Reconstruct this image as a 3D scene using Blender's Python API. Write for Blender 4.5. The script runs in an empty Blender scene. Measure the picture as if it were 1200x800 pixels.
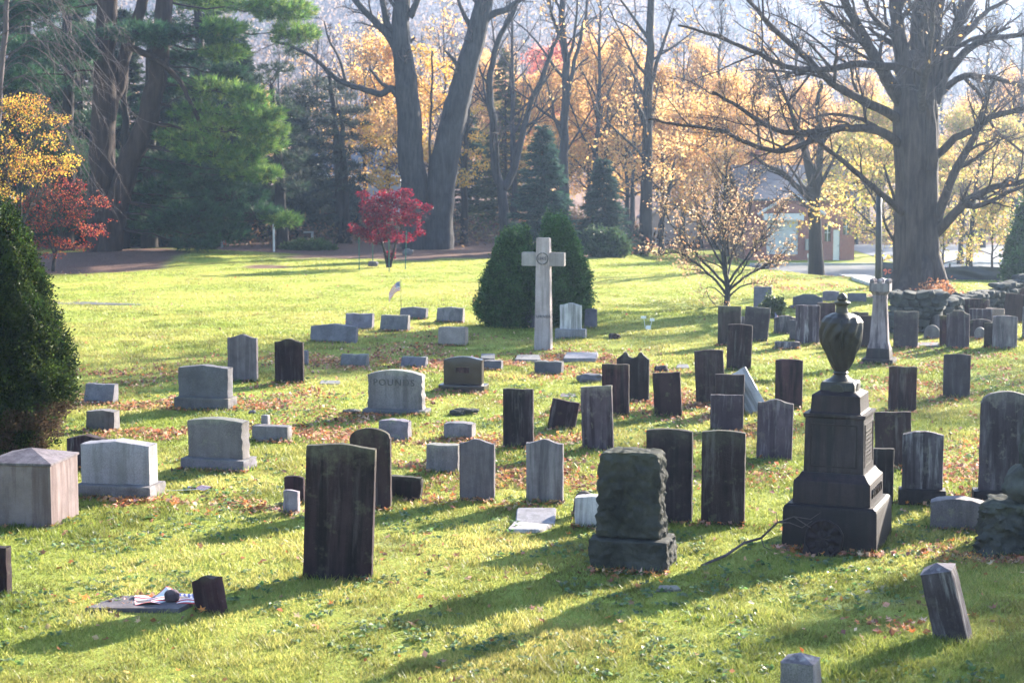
import bpy, bmesh, math, random
import numpy as np
from mathutils import Vector, noise as mnoise

rng = np.random.default_rng(11)
random.seed(11)
scene = bpy.context.scene
COL = scene.collection
R = math.radians

# ------------------------------------------------------------------ camera model (1200x800 photo pixels)
CAM_H, FPX = 5.0, 2000.0
TH = math.atan(205.0 / FPX)
CT, ST = math.cos(TH), math.sin(TH)

def sstep(a, b, x):
    t = np.clip((np.asarray(x, float) - a) / (b - a), 0, 1)
    return t * t * (3 - 2 * t)

_tab = np.random.default_rng(5).random((256, 256))
def vnoise(x, y):
    x = np.asarray(x, float); y = np.asarray(y, float)
    xi = np.floor(x).astype(int); yi = np.floor(y).astype(int)
    fx = x - xi; fy = y - yi
    fx = fx * fx * (3 - 2 * fx); fy = fy * fy * (3 - 2 * fy)
    a = _tab[xi & 255, yi & 255]; b = _tab[(xi + 1) & 255, yi & 255]
    c = _tab[xi & 255, (yi + 1) & 255]; d = _tab[(xi + 1) & 255, (yi + 1) & 255]
    return (a * (1 - fx) + b * fx) * (1 - fy) + (c * (1 - fx) + d * fx) * fy
def fbm(x, y, o=4):
    s = 0; a = .5; t = 0
    for k in range(o):
        s = s + a * vnoise(np.asarray(x) * 2 ** k + 17.3 * k, np.asarray(y) * 2 ** k + 9.1 * k); t += a; a *= .5
    return s / t

def terrain(x, y):
    x = np.asarray(x, float); y = np.asarray(y, float)
    z = 3.2 * (1 - sstep(0, 14.5, y))
    yc = 90 - 13 * sstep(9, 15.5, x)
    z = z - 1.4 * sstep(0, 10, y - yc) * sstep(5, 11, x)
    z = z + .55 * np.exp(-(((x + 19.5) / 6.5) ** 2 + ((y - 92) / 7.0) ** 2))
    z = z + .05 * np.sin(x * .31 + 1.3) * np.sin(y * .23) * sstep(16, 24, y) * (1 - sstep(70, 90, y))
    ridge = 172 + 14 * np.sin(x * .0045 + .6) + 6 * np.sin(x * .013)
    z = z + ridge * sstep(230, 1250, y) + 9 * sstep(170, 320, y)
    return z

def ray(u, v):
    a = (u - 600) / FPX; b = (400 - v) / FPX
    return np.array([a, CT + b * ST, -ST + b * CT])
def P(u, v, d):
    r = ray(u, v); return Vector((r[0] * d / r[1], d, CAM_H + r[2] * d / r[1]))
def G(u, v):
    r = ray(u, v); d = (CAM_H) / max(-r[2], 1e-4) * r[1]
    for _ in range(30):
        z = float(terrain(r[0] / r[1] * d, d))
        nd = (CAM_H - z) / max(-r[2], 1e-4) * r[1]
        d = .5 * d + .5 * nd
    return Vector((r[0] / r[1] * d, d, float(terrain(r[0] / r[1] * d, d))))
def ppm(d): return FPX / d * 1.0          # photo pixels per metre at distance d

# ------------------------------------------------------------------ objects
def tag(o, label=None, cat=None, group=None, kind=None):
    if label: o['label'] = label
    if cat: o['category'] = cat
    if group: o['group'] = group
    if kind: o['kind'] = kind
    return o
def empty(name, loc, label, cat, group=None, rz=0.0):
    o = bpy.data.objects.new(name, None); COL.objects.link(o)
    o.location = loc; o.rotation_euler = (0, 0, rz); o.empty_display_size = .3
    return tag(o, label, cat, group)
def link(name, me, parent=None):
    o = bpy.data.objects.new(name, me); COL.objects.link(o)
    if parent is not None: o.parent = parent
    return o
def copy_tree(o, parent=None):
    c = o.copy(); COL.objects.link(c)
    if parent is not None: c.parent = parent
    for ch in list(o.children): copy_tree(ch, c)
    return c

class MB:
    """collects vertices and faces of any size, builds one mesh"""
    def __init__(s): s.V = []; s.F = {}; s.n = 0; s.C = []; s.M = {}
    def add(s, V, F, col=None, mi=0):
        V = np.asarray(V, np.float32).reshape(-1, 3); F = np.asarray(F, np.int64)
        if len(V) == 0: return
        s.V.append(V)
        k = F.shape[1]
        s.F.setdefault(k, []).append(F + s.n); s.M.setdefault(k, []).append(np.full(len(F), mi, np.int32))
        if col is None: col = (.5, .5, .5)
        col = np.asarray(col, np.float32)
        if col.ndim == 1: col = np.tile(col[:3], (len(V), 1))
        s.C.append(col); s.n += len(V)
    def mesh(s, name, mats, smooth=False, color=False):
        V = np.concatenate(s.V) if s.V else np.zeros((0, 3), np.float32)
        me = bpy.data.meshes.new(name)
        me.vertices.add(len(V)); me.vertices.foreach_set('co', V.ravel())
        li = []; ls = []; mi = []; off = 0
        for k in sorted(s.F):
            f = np.concatenate(s.F[k]); li.append(f.ravel()); ls.append(off + np.arange(len(f)) * k); off += f.size
            mi.append(np.concatenate(s.M[k]))
        li = np.concatenate(li).astype(np.int32); ls = np.concatenate(ls).astype(np.int32); mi = np.concatenate(mi)
        me.loops.add(len(li)); me.loops.foreach_set('vertex_index', li)
        me.polygons.add(len(ls)); me.polygons.foreach_set('loop_start', ls)
        me.polygons.foreach_set('material_index', mi)
        me.polygons.foreach_set('use_smooth', np.full(len(ls), bool(smooth)))
        if color:
            a = me.color_attributes.new('Col', 'FLOAT_COLOR', 'POINT')
            c = np.concatenate(s.C); c = np.concatenate([c, np.ones((len(c), 1), np.float32)], 1)
            a.data.foreach_set('color', c.ravel())
        for m in (mats if isinstance(mats, (list, tuple)) else [mats]): me.materials.append(m)
        me.update(calc_edges=True); me.validate()
        return me
    def build(s, name, mats, parent=None, smooth=False, color=False):
        return link(name, s.mesh(name, mats, smooth, color), parent)
    # ---- shapes
    def tube(s, pts, rad, k=6, cap=True, col=None, mi=0, flute=0.0):
        pts = np.asarray([tuple(p) for p in pts], float); n = len(pts)
        rad = np.broadcast_to(np.asarray(rad, float), (n,))
        t = np.gradient(pts, axis=0); t /= np.linalg.norm(t, axis=1, keepdims=True) + 1e-9
        m = t.mean(0); ref = np.array([1., 0, 0]) if abs(m[0]) < .8 * np.linalg.norm(m) + 1e-9 else np.array([0, 1., 0])
        a = np.cross(t, ref); a /= np.linalg.norm(a, axis=1, keepdims=True) + 1e-9
        b = np.cross(t, a)
        th = np.arange(k) * 2 * math.pi / k
        rr = rad[:, None] * (1 + flute * np.sin(th * 5 + 1)[None, :] + flute * .7 * np.sin(th * 9 + 2.1 + np.arange(n)[:, None] * .35))
        V = pts[:, None, :] + rr[..., None] * (np.cos(th)[None, :, None] * a[:, None, :] + np.sin(th)[None, :, None] * b[:, None, :])
        i = np.arange(n - 1)[:, None] * k; j = np.arange(k)[None, :]; j2 = (j + 1) % k
        F = np.stack([i + j, i + j2, i + k + j2, i + k + j], -1).reshape(-1, 4)
        V = V.reshape(-1, 3)
        base = s.n
        s.add(V, F, col, mi)
        if cap:
            for e in (0, n - 1):
                if rad[e] > .004:
                    c = s.n; s.add([pts[e]], np.zeros((0, 3), int), col, mi)
                    ring = base + e * k + np.arange(k)
                    f = np.stack([ring, np.roll(ring, -1), np.full(k, c)], -1)
                    if e == 0: f = f[:, ::-1]
                    s.F.setdefault(3, []).append(f); s.M.setdefault(3, []).append(np.full(k, mi, np.int32))
    def box(s, x0, x1, y0, y1, z0, z1, col=None, mi=0, taper=0):
        t = taper
        V = [(x0, y0, z0), (x1, y0, z0), (x1, y1, z0), (x0, y1, z0), (x0 + t, y0 + t, z1), (x1 - t, y0 + t, z1), (x1 - t, y1 - t, z1), (x0 + t, y1 - t, z1)]
        s.add(V, [(0, 3, 2, 1), (4, 5, 6, 7), (0, 1, 5, 4), (1, 2, 6, 5), (2, 3, 7, 6), (3, 0, 4, 7)], col, mi)
    def leaves(s, C, size, col, upb=0.3, asp=.6, mi=0):
        C = np.asarray(C, float).reshape(-1, 3); n = len(C)
        if n == 0: return
        nr = rng.normal(size=(n, 3)); nr[:, 2] += upb; nr /= np.linalg.norm(nr, axis=1, keepdims=True)
        t = np.cross(nr, rng.normal(size=(n, 3))); t /= np.linalg.norm(t, axis=1, keepdims=True) + 1e-9
        b = np.cross(nr, t)
        size = np.broadcast_to(np.asarray(size, float), (n,))[:, None]
        bend = nr * size * .25
        V = np.stack([C - t * size, C + b * size * asp + bend, C + t * size, C - b * size * asp + bend], 1).reshape(-1, 3)
        F = np.arange(n * 4).reshape(n, 4)
        s.add(V, F, np.repeat(np.asarray(col), 4, axis=0), mi)
    def needles(s, C, D, ln, w, col, mi=0):
        C = np.asarray(C, float); D = np.asarray(D, float); n = len(C)
        D = D / (np.linalg.norm(D, axis=1, keepdims=True) + 1e-9)
        t = np.cross(D, rng.normal(size=(n, 3))); t /= np.linalg.norm(t, axis=1, keepdims=True) + 1e-9
        ln = np.broadcast_to(np.asarray(ln, float), (n,))[:, None]
        V = np.stack([C - t * w, C + t * w, C + D * ln], 1).reshape(-1, 3)
        s.add(V, np.arange(n * 3).reshape(n, 3), np.repeat(np.asarray(col), 3, axis=0), mi)

def pick(pal, n, jit=.18):
    pal = np.asarray(pal); c = pal[rng.integers(0, len(pal), n)]
    return np.clip(c * (1 + rng.normal(0, jit, (n, 1))) * (1 + rng.normal(0, jit * .3, (n, 3))), .004, .9)

# ------------------------------------------------------------------ materials
def newmat(name):
    m = bpy.data.materials.new(name); m.use_nodes = True
    nt = m.node_tree
    for n in list(nt.nodes): nt.nodes.remove(n)
    out = nt.nodes.new('ShaderNodeOutputMaterial')
    return m, nt, out
def N(nt, t, **kw):
    n = nt.nodes.new(t)
    for k, v in kw.items():
        if k.startswith('_'): setattr(n, k[1:], v)
        else: n.inputs[k.replace('__', ' ')].default_value = v
    return n
def ramp(nt, fac, stops):
    r = nt.nodes.new('ShaderNodeValToRGB'); nt.links.new(fac, r.inputs[0])
    e = r.color_ramp.elements
    while len(e) < len(stops): e.new(.5)
    for el, (p, c) in zip(e, stops):
        el.position = p; el.color = (c, c, c, 1) if not isinstance(c, (tuple, list)) else (*c, 1)
    return r.outputs[0]
def mix(nt, fac, a, b, mode='MIX'):
    m = nt.nodes.new('ShaderNodeMix'); m.data_type = 'RGBA'; m.blend_type = mode
    for s, v in ((m.inputs[0], fac), (m.inputs[6], a), (m.inputs[7], b)):
        if isinstance(v, (int, float)): s.default_value = v
        elif isinstance(v, (tuple, list)): s.default_value = (*v, 1) if len(v) == 3 else v
        else: nt.links.new(v, s)
    return m.outputs[2]
def noise_tex(nt, vec, scale, detail=4, rough=.6, dist=0):
    n = N(nt, 'ShaderNodeTexNoise', Scale=scale, Detail=detail, Roughness=rough, Distortion=dist)
    if vec is not None: nt.links.new(vec, n.inputs['Vector'])
    return n.outputs['Fac']
def mapping(nt, vec, sc):
    m = N(nt, 'ShaderNodeMapping'); m.inputs['Scale'].default_value = sc; nt.links.new(vec, m.inputs['Vector']); return m.outputs[0]
def bump(nt, h, st, dist=.02):
    b = N(nt, 'ShaderNodeBump', Strength=st, Distance=dist); nt.links.new(h, b.inputs['Height']); return b.outputs[0]

def simple(name, c, rough=.7, var=.25, scale=6, metal=0, bmp=.3):
    m, nt, out = newmat(name)
    tc = N(nt, 'ShaderNodeTexCoord')
    f = noise_tex(nt, tc.outputs['Object'], scale, 5)
    col = ramp(nt, f, [(.3, tuple(np.array(c) * (1 - var))), (.7, tuple(np.minimum(np.array(c) * (1 + var), .95)))])
    b = N(nt, 'ShaderNodeBsdfPrincipled', Roughness=rough, Metallic=metal)
    nt.links.new(col, b.inputs['Base Color'])
    if bmp: nt.links.new(bump(nt, noise_tex(nt, tc.outputs['Object'], scale * 6), bmp, .01), b.inputs['Normal'])
    nt.links.new(b.outputs[0], out.inputs[0]); return m

def stone(name, c1, c2, stain=(.02, .016, .016), stain_amt=.5, lichen=None, lich_amt=0.0, rough=.85, speck=.15, pale=0.0, palec=(.42, .4, .38), bmp=.5, spec=.16, streak=True):
    """weathered stone: mottled body, vertical rain streaks, speckle, lichen patches; varies per object"""
    m, nt, out = newmat(name)
    tc = N(nt, 'ShaderNodeTexCoord'); oi = N(nt, 'ShaderNodeObjectInfo')
    add = N(nt, 'ShaderNodeVectorMath', _operation='ADD'); nt.links.new(tc.outputs['Object'], add.inputs[0])
    sc = N(nt, 'ShaderNodeVectorMath', _operation='SCALE'); sc.inputs[0].default_value = (37, 19, 53); nt.links.new(oi.outputs['Random'], sc.inputs['Scale'])
    nt.links.new(sc.outputs[0], add.inputs[1]); vec = add.outputs[0]
    def rnd(k, a, b_):
        f = N(nt, 'ShaderNodeMath', _operation='MULTIPLY'); nt.links.new(oi.outputs['Random'], f.inputs[0]); f.inputs[1].default_value = k
        g = N(nt, 'ShaderNodeMath', _operation='FRACT'); nt.links.new(f.outputs[0], g.inputs[0])
        r_ = N(nt, 'ShaderNodeMapRange'); nt.links.new(g.outputs[0], r_.inputs[0]); r_.inputs[3].default_value = a; r_.inputs[4].default_value = b_; return r_.outputs[0]
    body = noise_tex(nt, vec, 2.6, 6, .62)
    col = ramp(nt, body, [(.32, c1), (.68, c2)])
    if stain_amt:
        sv = mapping(nt, vec, (8, 8, .55) if streak else (3, 3, 3))
        st = ramp(nt, noise_tex(nt, sv, 1.0, 5, .6), [(.44, 0.0), (.60, 1.0)])
        v1 = N(nt, 'ShaderNodeMapRange'); nt.links.new(oi.outputs['Random'], v1.inputs[0]); v1.inputs[3].default_value = stain_amt * .45; v1.inputs[4].default_value = min(1.0, stain_amt * 1.35)
        mm = N(nt, 'ShaderNodeMath', _operation='MULTIPLY'); nt.links.new(st, mm.inputs[0]); nt.links.new(v1.outputs[0], mm.inputs[1])
        col = mix(nt, mm.outputs[0], col, stain)
    if pale:
        pv = mapping(nt, vec, (9, 9, .9))
        st = ramp(nt, noise_tex(nt, pv, 1.3, 6, .65), [(.52, 0.0), (.68, 1.0)])
        mm = N(nt, 'ShaderNodeMath', _operation='MULTIPLY'); nt.links.new(st, mm.inputs[0]); nt.links.new(rnd(7.31, 0.0, pale * 1.5), mm.inputs[1])
        col = mix(nt, mm.outputs[0], col, palec)
    if lichen:
        l = ramp(nt, noise_tex(nt, vec, 5.5, 7, .7), [(.56, 0.0), (.64, 1.0)])
        mm = N(nt, 'ShaderNodeMath', _operation='MULTIPLY'); nt.links.new(l, mm.inputs[0]); nt.links.new(rnd(3.17, lich_amt * .2, lich_amt * 2.0), mm.inputs[1])
        col = mix(nt, mm.outputs[0], col, lichen)
        # moss and lichen creeping over the head of some stones
        sx = N(nt, 'ShaderNodeSeparateXYZ'); nt.links.new(tc.outputs['Generated'], sx.inputs[0])
        ad = N(nt, 'ShaderNodeMath', _operation='MULTIPLY_ADD'); nt.links.new(noise_tex(nt, vec, 6, 6, .7), ad.inputs[0]); ad.inputs[1].default_value = .55; nt.links.new(sx.outputs[2], ad.inputs[2])
        mr = N(nt, 'ShaderNodeMapRange'); nt.links.new(ad.outputs[0], mr.inputs[0]); mr.inputs[1].default_value = 1.12; mr.inputs[2].default_value = 1.34
        m3 = N(nt, 'ShaderNodeMath', _operation='MULTIPLY'); nt.links.new(mr.outputs[0], m3.inputs[0]); nt.links.new(rnd(11.7, -.35, .75), m3.inputs[1]); m3.use_clamp = True
        col = mix(nt, m3.outputs[0], col, lichen)
    sp = noise_tex(nt, vec, 90, 2, .7)
    col = mix(nt, speck, col, ramp(nt, sp, [(.35, .02), (.65, .75)]), 'OVERLAY')
    rr = N(nt, 'ShaderNodeMapRange'); nt.links.new(oi.outputs['Random'], rr.inputs[0]); rr.inputs[3].default_value = .7; rr.inputs[4].default_value = 1.3
    hs = N(nt, 'ShaderNodeHueSaturation'); nt.links.new(col, hs.inputs['Color']); nt.links.new(rr.outputs[0], hs.inputs['Value']); nt.links.new(rnd(5.7, .48, .525), hs.inputs['Hue']); nt.links.new(rnd(9.1, .7, 1.35), hs.inputs['Saturation'])
    b = N(nt, 'ShaderNodeBsdfPrincipled', Roughness=rough); b.inputs['Specular IOR Level'].default_value = spec
    nt.links.new(hs.outputs[0], b.inputs['Base Color'])
    hmix = mix(nt, .5, noise_tex(nt, vec, 14, 6, .7), noise_tex(nt, vec, 70, 3, .6))
    nt.links.new(bump(nt, hmix, bmp, .05 if bmp > .9 else .02), b.inputs['Normal'])
    nt.links.new(b.outputs[0], out.inputs[0]); return m

def leafmat(name, trans=.5, rough=.5, spec=.15):
    m, nt, out = newmat(name)
    at = N(nt, 'ShaderNodeAttribute', _attribute_name='Col')
    b = N(nt, 'ShaderNodeBsdfPrincipled', Roughness=rough); b.inputs['Specular IOR Level'].default_value = spec
    nt.links.new(at.outputs['Color'], b.inputs['Base Color'])
    t = N(nt, 'ShaderNodeBsdfTranslucent'); nt.links.new(at.outputs['Color'], t.inputs['Color'])
    mx = N(nt, 'ShaderNodeMixShader'); mx.inputs[0].default_value = trans
    nt.links.new(b.outputs[0], mx.inputs[1]); nt.links.new(t.outputs[0], mx.inputs[2]); nt.links.new(mx.outputs[0], out.inputs[0])
    return m

def barkmat(name, c1, c2, sc=1.0, bmp=1.0):
    m, nt, out = newmat(name)
    tc = N(nt, 'ShaderNodeTexCoord')
    v = mapping(nt, tc.outputs['Object'], (7 * sc, 7 * sc, .9 * sc))
    f = noise_tex(nt, v, 1.0, 6, .68, .6)
    col = ramp(nt, f, [(.36, c1), (.64, c2)])
    col = mix(nt, .35, col, ramp(nt, noise_tex(nt, tc.outputs['Object'], .9, 4), [(.3, tuple(np.array(c1) * .7)), (.7, tuple(np.array(c2) * 1.1))]))
    b = N(nt, 'ShaderNodeBsdfPrincipled', Roughness=.9); b.inputs['Specular IOR Level'].default_value = .2
    nt.links.new(col, b.inputs['Base Color']); nt.links.new(bump(nt, f, bmp, .06), b.inputs['Normal'])
    nt.links.new(b.outputs[0], out.inputs[0]); return m

M = {}
M['brown'] = stone('brownstone', (.032, .017, .020), (.060, .034, .037), stain=(.012, .008, .010), stain_amt=.75, pale=.5, palec=(.17, .145, .145), lichen=(.15, .15, .08), lich_amt=.22, bmp=.7)
M['brown2'] = stone('dark_brownstone', (.019, .010, .014), (.041, .025, .030), stain=(.008, .006, .008), stain_amt=.7, pale=.5, palec=(.135, .12, .125), lichen=(.11, .105, .07), lich_amt=.18, bmp=.7)
M['slate'] = stone('slate_grey_stone', (.046, .034, .043), (.090, .070, .083), stain=(.022, .015, .020), stain_amt=.75, pale=.6, palec=(.30, .28, .29), lichen=(.22, .2, .16), lich_amt=.25)
M['palegrey'] = stone('weathered_pale_stone', (.128, .104, .118), (.228, .196, .216), stain=(.045, .037, .046), stain_amt=.75, pale=.35, palec=(.46, .44, .43))
M['gran'] = stone('grey_granite', (.136, .120, .128), (.204, .184, .194), stain=(.062, .058, .060), stain_amt=.45, speck=.4, rough=.7, lichen=(.28, .27, .2), lich_amt=.25)
M['lgran'] = stone('light_granite', (.180, .166, .180), (.246, .230, .248), stain=(.10, .097, .095), stain_amt=.4, speck=.3, rough=.65)
M['blue'] = stone('blue_grey_granite', (.113, .104, .121), (.176, .164, .188), stain=(.068, .062, .068), stain_amt=.4, speck=.4, lichen=(.2, .21, .15), lich_amt=.3, streak=False, bmp=.9)
M['pink'] = stone('pinkish_granite', (.22, .16, .15), (.3, .23, .21), stain_amt=.25, stain=(.12, .09, .085), speck=.4, streak=False, bmp=.9)
M['white'] = stone('weathered_marble', (.37, .345, .355), (.53, .50, .51), stain=(.13, .12, .12), stain_amt=.75, speck=.12, rough=.75)
M['pillar'] = stone('stained_pinkish_stone', (.10, .08, .08), (.165, .13, .13), stain=(.085, .06, .058), stain_amt=.7, speck=.12)
M['cross'] = stone('sandy_granite', (.29, .255, .25), (.40, .36, .355), stain=(.16, .14, .135), stain_amt=.6, speck=.2, rough=.75)
M['polish'] = stone('polished_dark_granite', (.016, .011, .013), (.034, .024, .027), stain_amt=.2, speck=.3, rough=.35, spec=.5, bmp=.1)
M['urn'] = stone('dark_bronze_stone', (.014, .011, .012), (.034, .026, .024), stain=(.012, .012, .016), stain_amt=.6, lichen=(.1, .085, .045), lich_amt=.3, rough=.52, spec=.35, bmp=.45, pale=.15, palec=(.17, .16, .13))
M['urnbase'] = stone('dark_monument_granite', (.014, .008, .011), (.033, .021, .026), stain=(.009, .007, .011), stain_amt=.6, rough=.62, spec=.2, bmp=.45, pale=.2, palec=(.12, .11, .11))
M['rock'] = stone('rough_dark_rock', (.036, .036, .036), (.125, .122, .112), stain=(.016, .018, .018), stain_amt=.4, lichen=(.11, .115, .06), lich_amt=.3, streak=False, bmp=1.0, rough=.85)
M['wallrock'] = stone('fieldstone', (.04, .042, .042), (.105, .107, .105), stain=(.02, .02, .02), stain_amt=.5, lichen=(.13, .135, .1), lich_amt=.4, streak=False, bmp=1.0)
M['letter'] = simple('carved_letter_shadow', (.075, .073, .075), .9)
M['bark'] = barkmat('grey_bark', (.012, .012, .015), (.066, .060, .066), 1.0)
M['barkoak'] = barkmat('furrowed_bark', (.011, .008, .009), (.088, .062, .058), .95, 1.4)
M['barkdark'] = barkmat('dark_bark', (.014, .011, .011), (.045, .035, .032), .6)
M['barkpine'] = barkmat('pine_bark', (.016, .010, .010), (.050, .032, .028), .55)
M['twig'] = barkmat('twig_bark', (.045, .036, .04), (.12, .09, .095), 1.5, .3)
M['leaf'] = leafmat('autumn_leaf', .55)
M['needle'] = leafmat('needle_foliage', .42, .5)
M['dryleaf'] = leafmat('fallen_leaf', .3, .6)
M['grassblade'] = leafmat('grass_blade', .55, .45, .25)
# ------------------------------------------------------------------ ground
def project(x, y, z):
    X = np.asarray(x, float); Y = np.asarray(y, float); Z = np.asarray(z, float) - CAM_H
    dep = Y * CT - Z * ST; up = Y * ST + Z * CT
    dep = np.maximum(dep, .5)
    return 600 + FPX * X / dep, 400 - FPX * up / dep

def litter_mask(x, y):
    """where brown mulch, pine needles and woodland litter cover the soil instead of turf"""
    n = fbm(x * .35, y * .35, 3) - .5
    e = y + 7 * n
    back = sstep(100, 106, e) * (1 - sstep(4, 9, x))
    bed = sstep(90, 94, e) * sstep(-13, -10.5, x + 3 * n) * (1 - sstep(4, 8, x + 4 * n))
    pine = np.maximum(np.exp(-(((x + 23) / 7.0) ** 2 + ((y - 87) / 9.5) ** 2) ** 2), np.exp(-(((x + 17) / 9.5) ** 2 + ((y - 101) / 6) ** 2) ** 2))
    pine = sstep(.35, .6, pine + n * .5)
    wood = sstep(128, 136, e)
    ring = sstep(1.7, 1.1, np.hypot(x + 12.0, (y - 84.6) * .8) + n * 1.2)
    wl = sstep(3.2, 1.6, np.abs((y - 62) - (x - 18.5) * .9)) * sstep(15.5, 17, x) * (1 - sstep(70, 76, y))
    oak = sstep(2.6, 1.6, np.hypot(x - 15.7, y - 66))
    return np.clip(np.maximum.reduce([back, bed, pine, wood, ring, wl * .8, oak]), 0, 1)

DRIFT = [(170, 442, 75, 9, .8), (330, 460, 60, 8, .5), (450, 424, 130, 8, 1.0), (610, 432, 110, 9, 1.3), (500, 492, 110, 7, 1.2), (540, 518, 130, 6, .8),
         (740, 476, 90, 9, 1.1), (690, 520, 80, 9, .9), (640, 558, 110, 16, .8), (560, 590, 120, 8, .5), (230, 476, 110, 7, 1.3), (190, 510, 110, 5, 1.3), (390, 512, 90, 6, 1.4),
         (330, 592, 70, 9, .9), (960, 648, 55, 6, 1.5), (1185, 655, 45, 6, 1.5), (750, 668, 55, 4, 1.2), (860, 500, 55, 22, .9), (1140, 560, 60, 40, .45),
         (1090, 440, 110, 40, .35), (800, 470, 50, 12, .8), (150, 590, 60, 5, .9), (250, 548, 60, 5, .9), (180, 715, 90, 12, .5), (1120, 650, 60, 10, .6), (1040, 730, 60, 14, .45),
         (300, 505, 60, 6, 1.0), (520, 545, 110, 8, .6), (880, 560, 60, 10, .5), (420, 580, 80, 10, .35), (570, 470, 60, 8, .8), (945, 335, 60, 6, .7), (1110, 352, 22, 10, 1.2), (690, 425, 60, 10, 1.1),
         (60, 600, 60, 12, .3), (500, 405, 80, 12, .35), (100, 470, 60, 6, .9), (770, 440, 50, 6, .6)]
def drift_density(x, y):
    z = terrain(x, y); u, v = project(x, y, z)
    d = np.zeros_like(np.asarray(x, float))
    for (a, b, ru, rv, w) in DRIFT:
        q = ((u - a) / ru) ** 2 + ((v - b) / rv) ** 2
        d = d + w * np.exp(-q)
    n = fbm(x * .9, y * .9, 3)
    return d * sstep(.38, .62, n) * 1.5

def make_ground():
    ys = np.unique(np.concatenate([np.linspace(-55, 12, 24), np.linspace(12, 40, 105), np.linspace(40, 80, 110), np.linspace(80, 140, 80), np.linspace(140, 400, 50), np.linspace(400, 1300, 50)]))
    xi = np.concatenate([np.linspace(-900, -60, 40), np.linspace(-60, -18, 60), np.linspace(-18, 18, 150), np.linspace(18, 60, 60), np.linspace(60, 900, 40)])
    xs = np.unique(xi)
    X, Y = np.meshgrid(xs, ys); Z = terrain(X, Y)
    Z = Z + (fbm(X * 1.1, Y * 1.1, 3) - .5) * .06 * (Y > 13)
    V = np.stack([X, Y, Z], -1).reshape(-1, 3); nx = len(xs); ny = len(ys)
    i = np.arange(ny - 1)[:, None] * nx + np.arange(nx - 1)[None, :]
    F = np.stack([i, i + 1, i + nx + 1, i + nx], -1).reshape(-1, 4)
    lm = litter_mask(X, Y).ravel(); dd = np.clip(drift_density(X, Y), 0, 1).ravel() * (Y.ravel() > 13)
    dirt = np.zeros_like(lm)
    for (u, v, a, b) in [(130, 356, 55, 4), (760, 352, 60, 4), (330, 595, 70, 7), (1040, 705, 45, 6), (140, 717, 70, 4), (430, 635, 80, 3)]:
        pu, pv = project(X, Y, Z)
        dirt = np.maximum(dirt, np.exp(-(((pu - u) / a) ** 2 + ((pv - v) / b) ** 2)).ravel() * (Y.ravel() > 13))
    mb = MB(); mb.add(V, F, np.stack([lm, dd, dirt], -1))
    m, nt, out = newmat('turf_and_litter')
    at = N(nt, 'ShaderNodeAttribute', _attribute_name='Col'); sp = N(nt, 'ShaderNodeSeparateColor'); nt.links.new(at.outputs['Color'], sp.inputs[0])
    tc = N(nt, 'ShaderNodeTexCoord'); ob = tc.outputs['Object']
    big = noise_tex(nt, ob, .22, 4, .6); mid = noise_tex(nt, ob, 1.3, 5, .7); fine = noise_tex(nt, ob, 22, 4, .7)
    g = ramp(nt, big, [(.35, (.13, .165, .028)), (.62, (.25, .245, .06))])
    g = mix(nt, .6, g, ramp(nt, mid, [(.32, (.09, .14, .022)), (.55, (.19, .215, .04)), (.75, (.34, .28, .12))]))
    g = mix(nt, .55, g, ramp(nt, fine, [(.3, (.045, .075, .014)), (.7, (.24, .26, .07))]), 'OVERLAY')
    lit = ramp(nt, noise_tex(nt, ob, 9, 6, .75), [(.3, (.04, .022, .018)), (.5, (.125, .068, .052)), (.72, (.24, .135, .10))])
    dr = ramp(nt, noise_tex(nt, ob, 16, 5, .75), [(.3, (.05, .025, .016)), (.5, (.2, .1, .06)), (.7, (.36, .21, .14))])
    so = ramp(nt, noise_tex(nt, ob, 8, 5, .7), [(.3, (.1, .075, .055)), (.7, (.26, .21, .165))])
    c = mix(nt, sp.outputs[0], g, lit)
    f2 = N(nt, 'ShaderNodeMath', _operation='MULTIPLY'); nt.links.new(sp.outputs[1], f2.inputs[0]); f2.inputs[1].default_value = .45
    c = mix(nt, f2.outputs[0], c, dr)
    f3 = N(nt, 'ShaderNodeMath', _operation='MULTIPLY'); nt.links.new(sp.outputs[2], f3.inputs[0]); f3.inputs[1].default_value = .7
    c = mix(nt, f3.outputs[0], c, so)
    b = N(nt, 'ShaderNodeBsdfPrincipled', Roughness=.85); b.inputs['Specular IOR Level'].default_value = .15
    nt.links.new(c, b.inputs['Base Color'])
    sw = N(nt, 'ShaderNodeMath', _operation='MULTIPLY_ADD'); nt.links.new(sp.outputs[0], sw.inputs[0]); sw.inputs[1].default_value = -.4; sw.inputs[2].default_value = .4; sw.use_clamp = True; nt.links.new(sw.outputs[0], b.inputs['Sheen Weight']); b.inputs['Sheen Roughness'].default_value = .5; b.inputs['Sheen Tint'].default_value = (.75, .85, .15, 1)
    h = mix(nt, .5, noise_tex(nt, ob, 30, 4, .7), noise_tex(nt, ob, 5, 4, .6))
    nt.links.new(bump(nt, h, .7, .08), b.inputs['Normal'])
    nt.links.new(b.outputs[0], out.inputs[0])
    o = mb.build('ground', m, None, True, True); tag(o, 'rolling cemetery lawn running back to a wooded hill', kind='structure')

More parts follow.
